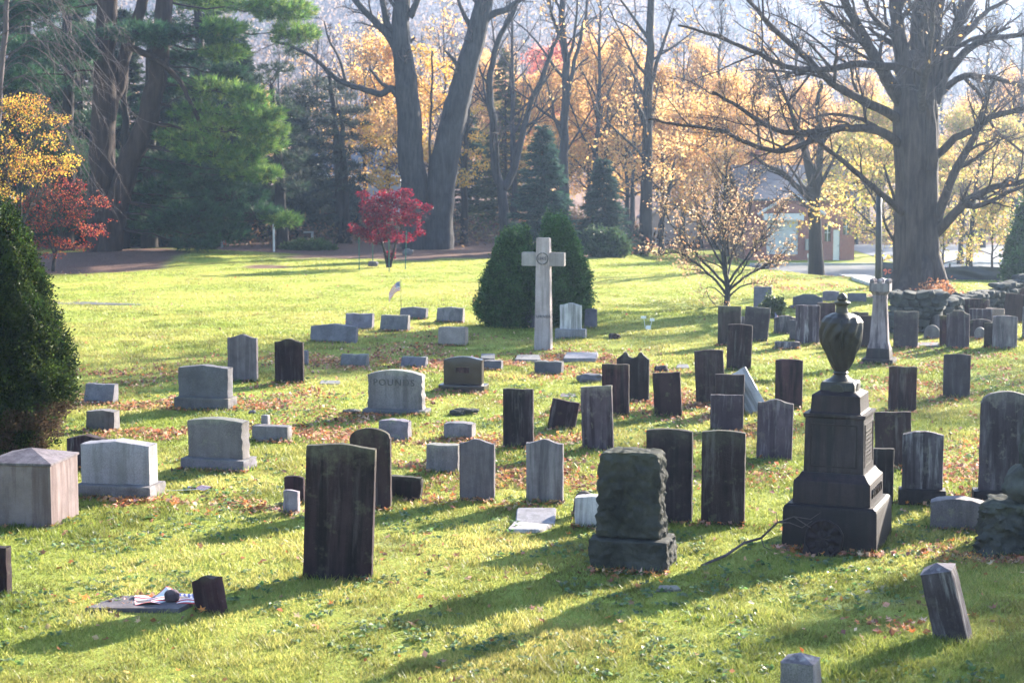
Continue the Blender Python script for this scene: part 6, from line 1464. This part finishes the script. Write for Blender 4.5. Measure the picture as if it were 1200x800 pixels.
def obox(name, mat, parent, x0, x1, y0, y1, z0, z1, taper=0):
    mb = MB(); mb.box(x0, x1, y0, y1, z0, z1, taper=taper); return mb.build(name, M[mat], parent)
def wall_with_openings(name, mat, parent, x0, x1, z0, z1, y, th, holes):
    """front wall facing -y built as strips round rectangular openings"""
    mb = MB(); xs = sorted({x0, x1, *[h[0] for h in holes], *[h[1] for h in holes]}); zs = sorted({z0, z1, *[h[2] for h in holes], *[h[3] for h in holes]})
    for a, b in zip(xs[:-1], xs[1:]):
        run = None
        for c, d in zip(zs[:-1], zs[1:]):
            inside = any(h[0] <= (a + b) / 2 <= h[1] and h[2] <= (c + d) / 2 <= h[3] for h in holes)
            if not inside: run = (run[0], d) if run else (c, d)
            if inside and run: mb.box(a, b, y, y + th, *run); run = None
        if run: mb.box(a, b, y, y + th, *run)
    return mb.build(name, M[mat], parent)
def window(parent, x0, x1, z0, z1, y, nm='window'):
    f = MB(); t = .07
    f.box(x0 - t, x1 + t, y - .03, y + .06, z1, z1 + t); f.box(x0 - t, x1 + t, y - .05, y + .06, z0 - t, z0); f.box(x0 - t, x0, y - .03, y + .06, z0 + .001, z1 - .001); f.box(x1, x1 + t, y - .03, y + .06, z0 + .001, z1 - .001)
    xm = (x0 + x1) / 2; zm = (z0 + z1) / 2; f.box(xm - .02, xm + .02, y + .0, y + .05, z0 + .001, z1 - .001); f.box(x0 + .001, xm - .021, y, y + .05, zm - .02, zm + .02); f.box(xm + .021, x1 - .001, y, y + .05, zm - .02, zm + .02)
    o = f.build(nm, M['trim'], parent); g = MB(); g.box(x0, x1, y + .07, y + .09, z0, z1); g.build('pane', M['glass'], o); return o
# brick house behind the mid tree
D = 117.0; xl = P(872, 300, D).x; xr = P(1001, 300, D).x; zb = float(terrain(xr, D)); ze = P(950, 234, D).z
e = empty('brick_house', (xl, D, zb), 'red brick house with slate roof, white garage bay and white door, beyond the road', 'house'); Wd = xr - xl; He = ze - zb; m_ = D / FPX
def hx(u): return (u - 872) * m_
def hz(v): return P(900, v, D).z - zb
wd = (hx(976), hx(984), 0.0, hz(269)); w1 = (hx(987.5), hx(995.5), hz(275), hz(256)); w2 = (hx(966), hx(973), hz(283), hz(262)); gd = (hx(898), hx(935), hz(298), hz(258))
wall_with_openings('wall', 'brick', e, 0, Wd, -.3, He, 0, .3, [wd, w1, w2, gd])
obox('side_wall', 'brick', e, Wd - .3, Wd, .301, 9, -.3, He); obox('side_wall', 'brick', e, 0, .3, .301, 9, -.3, He)
mb = MB(); H2 = hz(196)
mb.add([(-.4, -.45, He - .08), (Wd + .4, -.45, He - .08), (Wd + .4, 4.8, H2), (-.4, 4.8, H2), (Wd + .4, 10, He - .08), (-.4, 10, He - .08), (-.4, -.45, He + .08), (Wd + .4, -.45, He + .08), (Wd + .4, 4.8, H2 + .16), (-.4, 4.8, H2 + .16), (Wd + .4, 10, He + .08), (-.4, 10, He + .08)],
       [(0, 1, 2, 3), (3, 2, 4, 5), (6, 9, 8, 7), (9, 11, 10, 8), (0, 6, 7, 1), (5, 4, 10, 11), (1, 7, 8, 2), (2, 8, 10, 4), (0, 3, 9, 6), (3, 5, 11, 9)])
mb.build('roof', M['slateroof'], e)
mb = MB(); mb.add([(Wd - .28, .2, He), (Wd - .28, 9, He), (Wd - .28, 4.8, H2 - .2)], [(0, 1, 2)]); mb.add([(.28, .2, He), (.28, 9, He), (.28, 4.8, H2 - .2)], [(0, 1, 2)]); mb.build('gable_end', M['brick'], e)
dr = obox('door', 'trim', e, wd[0] + .02, wd[1] - .02, .08, .13, wd[2], wd[3] - .02); obox('handle', 'metal', dr, wd[1] - .12, wd[1] - .08, .03, .079, .95, 1.05)
window(e, *w1, .08); window(e, *w2, .08)
gdr = obox('garage_door', 'siding', e, gd[0] + .02, gd[1] - .02, .09, .15, gd[2], gd[3])
mb = MB(); mb.box(hx(893), hx(940), -.5, -.002, hz(258), hz(250)); mb.build('canopy', M['trim'], e)
# projecting gable over the garage with white rake board
mb = MB(); gx0, gx1 = hx(890), hx(962); gz = hz(249); xm = hx(926); gt = hz(229)
mb.add([(gx0, -.25, gz), (gx1, -.25, gz), (xm, -.25, gt), (gx0, 4, gz), (gx1, 4, gz), (xm, 4, gt)], [(0, 1, 2), (3, 5, 4)]); mb.F.setdefault(4, []).append(np.array([(0, 2, 5, 3), (1, 4, 5, 2), (0, 3, 4, 1)])); mb.M.setdefault(4, []).append(np.zeros(3, np.int32))
ga = mb.build('cross_gable', M['brick'], e)
for a, b in (((gx0 - .2, gz - .12), (xm, gt + .12)), ((gx1 + .2, gz - .12), (xm, gt + .12))):
    mb = MB(); mb.tube([(a[0], -.32, a[1]), (b[0], -.32, b[1])], .11, 4); mb.build('rake_board', M['trim'], ga)
obox('meter_box', 'metal', e, hx(943), hx(949), -.28, -.002, hz(293), hz(280)); obox('chimney', 'brick', e, hx(890), hx(890) + 1.1, 5.2, 6.2, H2 - 1.5, H2 + 1.2)
# white gabled house further left
def simple_house(u0, u1, D, v_eave, v_ridge, wallm, label, gable=True, vb=None):
    xl = P(u0, 300, D).x; xr = P(u1, 300, D).x; z = float(terrain((xl + xr) / 2, D)); e = empty('house', (xl, D, z), label, 'house', 'houses half hidden by the woods'); W = xr - xl; He = P(700, v_eave, D).z - z; Hr = P(700, v_ridge, D).z - z
    n = max(2, int(W / 3)); holes = [(W * (k + .5) / n - .45, W * (k + .5) / n + .45, .9, 2.2) for k in range(n)]; holes = [h for h in holes if h[3] < He]
    wall_with_openings('wall', wallm, e, 0, W, -.5, He, 0, .25, holes)
    for h in holes: window(e, *h, .06)
    obox('side_wall', wallm, e, 0, .25, .251, 7, -.5, He); obox('side_wall', wallm, e, W - .25, W, .251, 7, -.5, He)
    mb = MB()
    if gable:
        mb.add([(0, .0, He), (W, .0, He), (W / 2, .0, Hr)], [(0, 1, 2)]); mb.build('gable', M[wallm], e); mb = MB()
        for s, x in ((-1, -.35), (1, W + .35)):
            mb.add([(x, -.4, He - .25), (W / 2, -.4, Hr), (W / 2, 7.3, Hr), (x, 7.3, He - .25), (x, -.4, He - .07), (W / 2, -.4, Hr + .2), (W / 2, 7.3, Hr + .2), (x, 7.3, He - .07)], [(0, 1, 2, 3), (4, 7, 6, 5), (0, 4, 5, 1), (3, 2, 6, 7), (0, 3, 7, 4)])
        r = mb.build('roof', M['slateroof'], e)
        for x in (-.35, W + .35):
            t = MB(); t.tube([(x, -.45, He - .16), (W / 2, -.45, Hr + .1)], .12, 4); t.build('rake_board', M['trim'], r)
    else:
        mb.add([(-.3, -.4, He - .1), (W + .3, -.4, He - .1), (W + .3, 3.6, Hr), (-.3, 3.6, Hr), (W + .3, 7.4, He - .1), (-.3, 7.4, He - .1), (-.3, -.4, He + .08), (W + .3, -.4, He + .08), (W + .3, 3.6, Hr + .18), (-.3, 3.6, Hr + .18), (W + .3, 7.4, He + .08), (-.3, 7.4, He + .08)], [(0, 1, 2, 3), (3, 2, 4, 5), (6, 9, 8, 7), (9, 11, 10, 8), (0, 6, 7, 1), (5, 4, 10, 11), (1, 7, 8, 2), (2, 8, 10, 4), (0, 3, 9, 6), (3, 5, 11, 9)])
        r = mb.build('roof', M['slateroof'], e); t = MB(); t.box(-.32, W + .32, -.46, -.402, He - .14, He + .1); t.build('gutter', M['trim'], r)
    return e
simple_house(758, 822, 142, 255, 232, 'siding', 'white gabled house glimpsed between the trunks left of the ornamental tree')
simple_house(330, 470, 150, 206, 178, 'greysiding', 'long grey-blue house with white eaves glimpsed behind the bluish pine', False)
simple_house(845, 880, 135, 262, 244, 'siding', 'small white house glimpsed behind the ornamental tree twigs')
# road, verge, kerb apron
def sheet(name, pts, mat, label, h=.02, nx=40, ny=16, kind='structure'):
    """draped quad strip between two edges"""
    A, Bq = np.array(pts[0], float), np.array(pts[1], float); mb = MB(); t = np.linspace(0, 1, nx); q = np.linspace(0, 1, ny)
    e0 = np.stack([np.interp(t, np.linspace(0, 1, len(A)), A[:, k]) for k in (0, 1)], -1); e1 = np.stack([np.interp(t, np.linspace(0, 1, len(Bq)), Bq[:, k]) for k in (0, 1)], -1)
    X = e0[None] * (1 - q[:, None, None]) + e1[None] * q[:, None, None]; z = terrain(X[..., 0], X[..., 1]) + h
    V = np.concatenate([X, z[..., None]], -1).reshape(-1, 3); i = np.arange(ny - 1)[:, None] * nx + np.arange(nx - 1)[None]
    mb.add(V, np.stack([i, i + 1, i + nx + 1, i + nx], -1).reshape(-1, 4)); o = mb.build(name, M[mat], None, True); tag(o, label, kind=kind); return o
sheet('road', [[(15, 96), (20, 93), (30, 89), (60, 86), (110, 88)], [(15, 110.5), (22, 110.5), (30, 112), (60, 112), (110, 114)]], 'asphalt', 'pale asphalt road beyond the stone wall', .03, 70, 16)
sheet('side_road', [[(25.5, 113.2), (38, 113.4), (60, 113.4)], [(26.5, 140), (44, 140), (64, 140)]], 'asphalt', 'pale asphalt side street beside the brick house', .025, 30, 16)
for (pl, h, lab) in (([(25.5, 112.0), (60, 112.6)], .14, 'k'), ([(15.5, 111.0), (24, 111.2)], .14, 'k')):
    mb = MB(); a, b = pl; n = 20
    for i in range(n):
        x0 = a[0] + (b[0] - a[0]) * i / n; x1 = a[0] + (b[0] - a[0]) * (i + .97) / n; y0 = a[1] + (b[1] - a[1]) * i / n; z = float(terrain(x0, y0)); mb.box(x0, x1, y0, y0 + .2, z - .2, z + h)
    o = mb.build('kerb', M['concrete']); tag(o, 'pale concrete kerb along the road', kind='structure')
# white concrete apron edge at the crest
g0 = G(984, 325); mb = MB()
cpts = [G(984, 324), G(1000, 328), (G(1012, 332)), G(1023, 336)]
for k in range(3):
    a, b = cpts[k], cpts[k + 1]; dirv = unit(np.array(b - a)); nrm = np.array([-dirv[1], dirv[0], 0]); a = np.array(a); b = np.array(b)
    mb.add([a - nrm * .05 + (0, 0, -.3), b - nrm * .05 + (0, 0, -.3), b + nrm * 1.2 + (0, 0, -.3), a + nrm * 1.2 + (0, 0, -.3), a - nrm * .05 + (0, 0, .13), b - nrm * .05 + (0, 0, .13), b + nrm * 1.2 + (0, 0, .13), a + nrm * 1.2 + (0, 0, .13)], [(0, 3, 2, 1), (4, 5, 6, 7), (0, 1, 5, 4), (1, 2, 6, 5), (2, 3, 7, 6), (3, 0, 4, 7)])
o = mb.build('path_edge', M['concrete']); tag(o, 'white concrete edge of the drive at the crest of the lawn', kind='structure')
sheet('footpath', [[(-23, 61.0), (-16, 61.6), (-13.5, 61.8)], [(-23, 63.2), (-16, 62.9), (-13.5, 62.2)]], 'asphalt', 'worn grey strip of path in the lawn at left', .012, 14, 5)
# yellow sign, small post sign, dark post
D = 90.0
p = P(953.5, 325, D); z = float(terrain(p.x, D)); e = empty('yellow_sign', (p.x, D, z), 'narrow yellow sign board with dark panels at the road edge', 'sign'); zt = P(953, 303.5, D).z - z; z0 = P(953, 324, D).z - z; w = .28
obox('board', 'yellow', e, -w / 2 - .03, w / 2 + .03, -.03, .03, z0, zt); obox('panel', 'blackpole', e, -w * .36, w * .36, -.036, -.031, zt - .42, zt - .12)
obox('post', 'blackpole', e, -.03, .03, .031, .09, -.3, zt - .05)
for k in range(3): obox('line', 'blackpole', e, -w * .36, w * .36, -.036, -.031, zt - .55 - k * .1, zt - .52 - k * .1)
p = P(961, 325, D); o = obox('bollard', 'blackpole', None, p.x - .08, p.x + .08, D, D + .15, z - .3, P(961, 314, D).z, .01); tag(o, 'short dark post beside the yellow sign', 'post')
p = P(947, 322, 92); z = float(terrain(p.x, 92)); e = empty('small_sign', (p.x, 92, z), 'tiny white sign on a thin stake left of the yellow sign', 'sign'); zt = P(947, 297, 92).z - z; obox('stake', 'metal', e, -.025, .025, 0, .04, -.3, zt - .2); obox('plate', 'trim', e, -.06, .06, -.03, -.002, zt - .22, zt)
# black pole
g = G(1029, 338); e = empty('street_pole', g, 'black pole standing left of the giant oak', 'pole'); zt = P(1029, 226, g.y).z - g.z
mb = MB(); mb.tube([(0, 0, -.3), (0, 0, 1), (-.02, 0, zt * .5), (-.05, 0, zt)], [.145, .14, .13, .11], 14); mb.build('shaft', M['blackpole'], e, True); mb = MB(); mb.tube([(0, 0, -.2), (0, 0, .25), (0, 0, .32)], [.2, .2, .15], 14); mb.build('foot', M['blackpole'], e, True); mb = MB(); mb.tube([(-.05, 0, zt), (-.05, 0, zt + .08), (-.05, 0, zt + .14)], [.14, .14, .02], 12); mb.build('cap', M['blackpole'], e, True)
# black silt fence with sprayed mark
def silt(pts, hs, label, posts):
    g = [P(u, 300, d) for u, d in pts]; e = empty('silt_fence', (g[0].x, g[0].y, float(terrain(g[0].x, g[0].y))), label, 'fence', 'black silt fences'); mb = MB(); V = []; n = 60; B = np.array(e.location)
    gx = np.array([q.x for q in g]); gy = np.array([q.y for q in g]); t = np.linspace(0, 1, n); X = np.interp(t, np.linspace(0, 1, len(g)), gx); Y = np.interp(t, np.linspace(0, 1, len(g)), gy); H = np.interp(t, np.linspace(0, 1, len(hs)), hs)
    rows = 9
    for r_ in range(rows):
        q = r_ / (rows - 1); zz = terrain(X, Y) - .08 + (H + .08) * q
        V.append(np.stack([X, Y + .05 * np.sin(X * 5 + q * 4) * math.sin(q * 3.1) + .04 * np.sin(X * 2.1 + q * 9), zz - .03 * np.sin(X * 1.7) * q], -1))
    V = np.concatenate(V) - B; i = np.arange(rows - 1)[:, None] * n + np.arange(n - 1)[None]; F = np.stack([i, i + 1, i + n + 1, i + n], -1).reshape(-1, 4)
    m2 = len(V); V2 = V + np.array([0, .012, 0]); mb.add(V, F); mb.add(V2, F[:, ::-1]); mb.build('fabric', M['fabric'], e, True)
    for f in posts:
        x = np.interp(f, t, X); y = np.interp(f, t, Y); h = np.interp(f, t, H); z = float(terrain(x, y)); obox('post', 'barkdark', e, x - B[0] - .03, x - B[0] + .03, y - B[1] + .07, y - B[1] + .13, z - B[2] - .3, z - B[2] + h + .12)
    return e
e = silt([(1034, 77), (1062, 76)], [.72, .66], 'short black fabric fence sprayed with an orange mark, left of the giant oak', (0.02, .98))
def spr(strokes):
    """sprayed strokes given in photo pixels, laid on the fabric"""
    B = np.array(e.location)
    for st in strokes:
        mb = MB(); mb.tube([tuple(np.array(tuple(P(u, v, 76.45 + (1062 - u) / 28 * .5 - .16 + .0))) - B) for u, v in st], .035, 5); mb.build('sprayed_stroke', M['orangepaint'], e)
spr([[(1035.5, 317), (1037.5, 315.2), (1039, 317), (1038.6, 319), (1037, 321.5)], [(1037.5, 315.2), (1036.5, 318)], [(1044.5, 316.2), (1041.2, 316.4), (1041.4, 319.8), (1044.5, 319.6)], [(1046.3, 315.8), (1046.6, 320.2), (1048.8, 320)], [(1050, 316.2), (1050.6, 319.2), (1051.8, 317), (1051.8, 321.5), (1050, 321.8)], [(1053.5, 318.8), (1055, 315.8), (1056.6, 318.2), (1055, 320), (1053.6, 318.6)]])
silt([(1090, 76.5), (1130, 76), (1165, 75.5), (1193, 75)], [.55, .62, .58, .6], 'long low black fabric fence right of the giant oak, along the road', (.0, .2, .42, .65, .85, .99))
# pink marker and slim post behind the fence
p = P(1109, 320, 84); z = float(terrain(p.x, 84)); e = empty('marker_flag', (p.x, 84, z), 'pink ribbon on a thin stake behind the black fence', 'stake'); obox('stake', 'metal', e, -.015, .015, 0, .03, -.2, 1.25); M['pinkribbon'] = simple('pink_ribbon', (.75, .22, .42), .6, .05); mb = MB(); mb.tube([(0, -.02, .55), (.02, -.03, .8), (0, -.02, 1.1), (0, 0, 1.2)], [.03, .055, .04, .01], 6); mb.build('ribbon', M['pinkribbon'], e)
p = P(1176, 320, 85); z = float(terrain(p.x, 85)); mb = MB(); mb.tube([(0, 0, -.2), (0, 0, 1.6), (0, 0, 1.62)], [.1, .1, .02], 8); o = mb.build('guard_post', M['blackpole']); o.location = (p.x, 85, z); tag(o, 'slim dark post beside the small street tree near the right edge', 'post')
# left background posts
g = G(321, 295); mb = MB(); h = P(321, 262, g.y).z - g.z; mb.tube([(0, 0, -.2), (0, 0, h), (0, 0, h + .03)], [.06, .06, .01], 8); o = mb.build('white_post', M['trim']); o.location = g; tag(o, 'thin white post in front of the thick-trunked dark pine', 'post')
p = P(366, 290, 108); z = float(terrain(p.x, 108)); h = P(366, 273, 108).z - z; e = empty('path_lamp', (p.x, 108, z), 'low grey lamp with a flat arm reaching left, by the hedge', 'lamp'); obox('post', 'metal', e, -.07, .07, 0, .14, -.2, h); obox('arm', 'metal', e, -.55, .07, 0, .16, h + .001, h + .1)
g = P(262, 290, 105); z = float(terrain(g.x, 105)); e = empty('marker_sign', (g.x, 105, z), 'small red and white sign on a grey post under the pine boughs', 'sign'); obox('post', 'metal', e, -.16, -.04, 0, .12, -.2, 1.0); M['redpaint'] = simple('red_paint', (.5, .05, .05), .5, .05); obox('plate', 'redpaint', e, -.03, .17, -.03, .0, .2, .85); obox('white_band', 'trim', e, .02, .12, -.036, -.031, .3, .6)
dense_evergreen('hedge', P(362, 292, 122) * 1.0 + Vector((0, 0, float(terrain(-14, 122)) - P(362, 292, 122).z)), 3.6, [(0, 4.2), (.3, 4.4), (.7, 4.2), (.95, 3.4), (1, 1)], 'dark bluish evergreen hedge behind the low lamp', None, 900, .2, [(.02, .032, .034), (.026, .042, .042)], .1, 20, .3, 0, 0, 'hedge')
dense_evergreen('low_shrub', G(362, 293) + Vector((0, .5, 0)), .5, [(0, 1.4), (.5, 1.3), (.9, .8), (1, .2)], 'low green spreading shrub at the foot of the low lamp', None, 260, .1, [(.07, .11, .035), (.09, .13, .045)], .3, 20, .15)

# dry stone wall, built of single stones
def stone_wall():
    c0 = G(1052, 394); e = empty('stone_wall', c0, 'rough dry fieldstone wall curving back beside the giant oak', 'wall'); B = np.array(c0)
    segs = [([(16.2, 52.2), (13.0, 52.2)], 1.15), ([(13.0, 52.2), (12.6, 54)], 1.1)]
    runs = [[(G(1050, 394).x, 51), (G(1106, 392).x, 51.3)], [(G(1106, 392).x + .1, 51.6), (15.6, 56), (18.5, 59.5), (24, 62)]]
    hts = [(1.12, 1.18), (.75, .95, 1.35, 1.4)]
    mb = MB(); ico = bmesh.new(); bmesh.ops.create_icosphere(ico, subdivisions=2, radius=1); iv = np.array([v.co[:] for v in ico.verts]); jf = np.array([[v.index for v in f.verts] for f in ico.faces]); ico.free()
    for run, hh in zip(runs, hts):
        p = np.array(run); seg = np.linalg.norm(np.diff(p, axis=0), axis=1); L = seg.sum(); cum = np.concatenate([[0], np.cumsum(seg)])
        z = 0; row = 0
        while z < 1.45:
            s = rng.random() * .2; hrow = .15 + .12 * rng.random()
            while s < L:
                w = .17 + .26 * rng.random(); h = np.interp(s / L, np.linspace(0, 1, len(hh)), hh) * (.9 + .2 * vnoise(s * 1.3, 3))
                if z < h - .05:
                    x = np.interp(s + w / 2, cum, p[:, 0]); y = np.interp(s + w / 2, cum, p[:, 1]); g = float(terrain(x, y))
                    for dy in (-.22, .22):
                        q = np.sign(iv) * np.abs(iv) ** .5 * np.array([w * .56, .26 + .08 * rng.random(), hrow * .50]); q = q * (1 + rng.normal(0, .07, (len(iv), 1)))
                        a = rng.normal(0, .15); b_ = rng.normal(0, .4); ca, sa, cb, sb = math.cos(a), math.sin(a), math.cos(b_), math.sin(b_)
                        q = q @ np.array([[ca, 0, sa], [0, 1, 0], [-sa, 0, ca]]) @ np.array([[cb, sb, 0], [-sb, cb, 0], [0, 0, 1]])
                        mb.add(q + np.array([x + rng.normal(0, .02), y + dy + rng.normal(0, .05), g + z + hrow / 2 + rng.normal(0, .02)]) - B, jf)
                s += w
            z += hrow * .92; row += 1
    o = mb.build('fieldstones', M['wallrock'], e); finish(o, 30)
stone_wall()
# small orange bush in the wall gap
c = G(1113, 372); root = empty('orange_bush', c + Vector((.1, 2, 0)), 'low orange-brown bush in the gap of the stone wall', 'bush'); mb = MB(); n = 480; mb.leaves(rng.normal(0, 1, (n, 3)) * np.array([.30, .4, .16]) + np.array([0, 0, .75]), .06, pick([(.36, .15, .07), (.28, .11, .06), (.4, .21, .11)], n), .3); mb.build('leaves', M['leaf'], root, False, True)
tr = MB()
for k in range(14): tr.tube(wobble_path((0, 0, 0), rng.normal(0, .5, 3) + np.array([0, 0, 1.4]), 1.0, 4, .2), [.014, .012, .01, .007, .004], 4)
tr.build('stems', M['twig'], root)

# bulk of ground cover, after everything has registered its footprint
make_ground(); make_grass(); make_leaves()

# ------------------------------------------------------------------ air, light, camera
HAZE = .00042
mb = MB(); mb.box(-950, 950, -70, 1320, -4, 225); o = mb.build('haze', None if False else newmat('autumn_haze')[0]); tag(o, 'thin bluish autumn haze', kind='stuff')
m = o.data.materials[0]; nt = m.node_tree
pv = N(nt, 'ShaderNodeVolumePrincipled'); pv.inputs['Color'].default_value = (.50, .68, 1.0, 1); pv.inputs['Density'].default_value = HAZE; pv.inputs['Anisotropy'].default_value = .68
nt.links.new(pv.outputs[0], nt.nodes['Material Output'].inputs['Volume'])

SUN_AZ, SUN_EL = R(42), R(20.5)
sd = Vector((math.sin(SUN_AZ) * math.cos(SUN_EL), math.cos(SUN_AZ) * math.cos(SUN_EL), math.sin(SUN_EL)))
L = bpy.data.lights.new('sun', 'SUN'); L.energy = 5.0; L.angle = R(.6); L.color = (1, .90, .74)
lo = bpy.data.objects.new('sun', L); COL.objects.link(lo); lo.rotation_euler = (-sd).to_track_quat('-Z', 'Y').to_euler(); lo.location = sd * 200
w = bpy.data.worlds.new('World'); scene.world = w; w.use_nodes = True; nt = w.node_tree
sk = nt.nodes.new('ShaderNodeTexSky'); sk.sky_type = 'NISHITA'; sk.sun_disc = False; sk.sun_elevation = SUN_EL; sk.sun_rotation = SUN_AZ; sk.dust_density = .6; sk.ozone_density = 2.0
bg = nt.nodes['Background']; bg.inputs['Strength'].default_value = .085; nt.links.new(sk.outputs[0], bg.inputs[0])
cam = bpy.data.cameras.new('camera'); cam.sensor_width = 36; cam.lens = 36 * FPX / 1200; cam.clip_end = 3000; cam.clip_start = .1
cam.dof.use_dof = True; cam.dof.focus_distance = 27; cam.dof.aperture_fstop = 2.6
co = bpy.data.objects.new('camera', cam); COL.objects.link(co); co.location = (0, 0, CAM_H); co.rotation_euler = (R(90) - TH, 0, 0); scene.camera = co
scene.view_settings.view_transform = 'Standard'; scene.view_settings.look = 'None'; scene.view_settings.gamma = 1; scene.view_settings.exposure = 2.75
c = scene.cycles; c.use_denoising = True; c.denoiser = 'OPENIMAGEDENOISE'; c.max_bounces = 6; c.diffuse_bounces = 3; c.glossy_bounces = 2; c.transmission_bounces = 3; c.transparent_max_bounces = 4; c.volume_bounces = 0; c.sample_clamp_indirect = 6; c.use_adaptive_sampling = True; c.adaptive_threshold = .02
scene.render.film_transparent = False
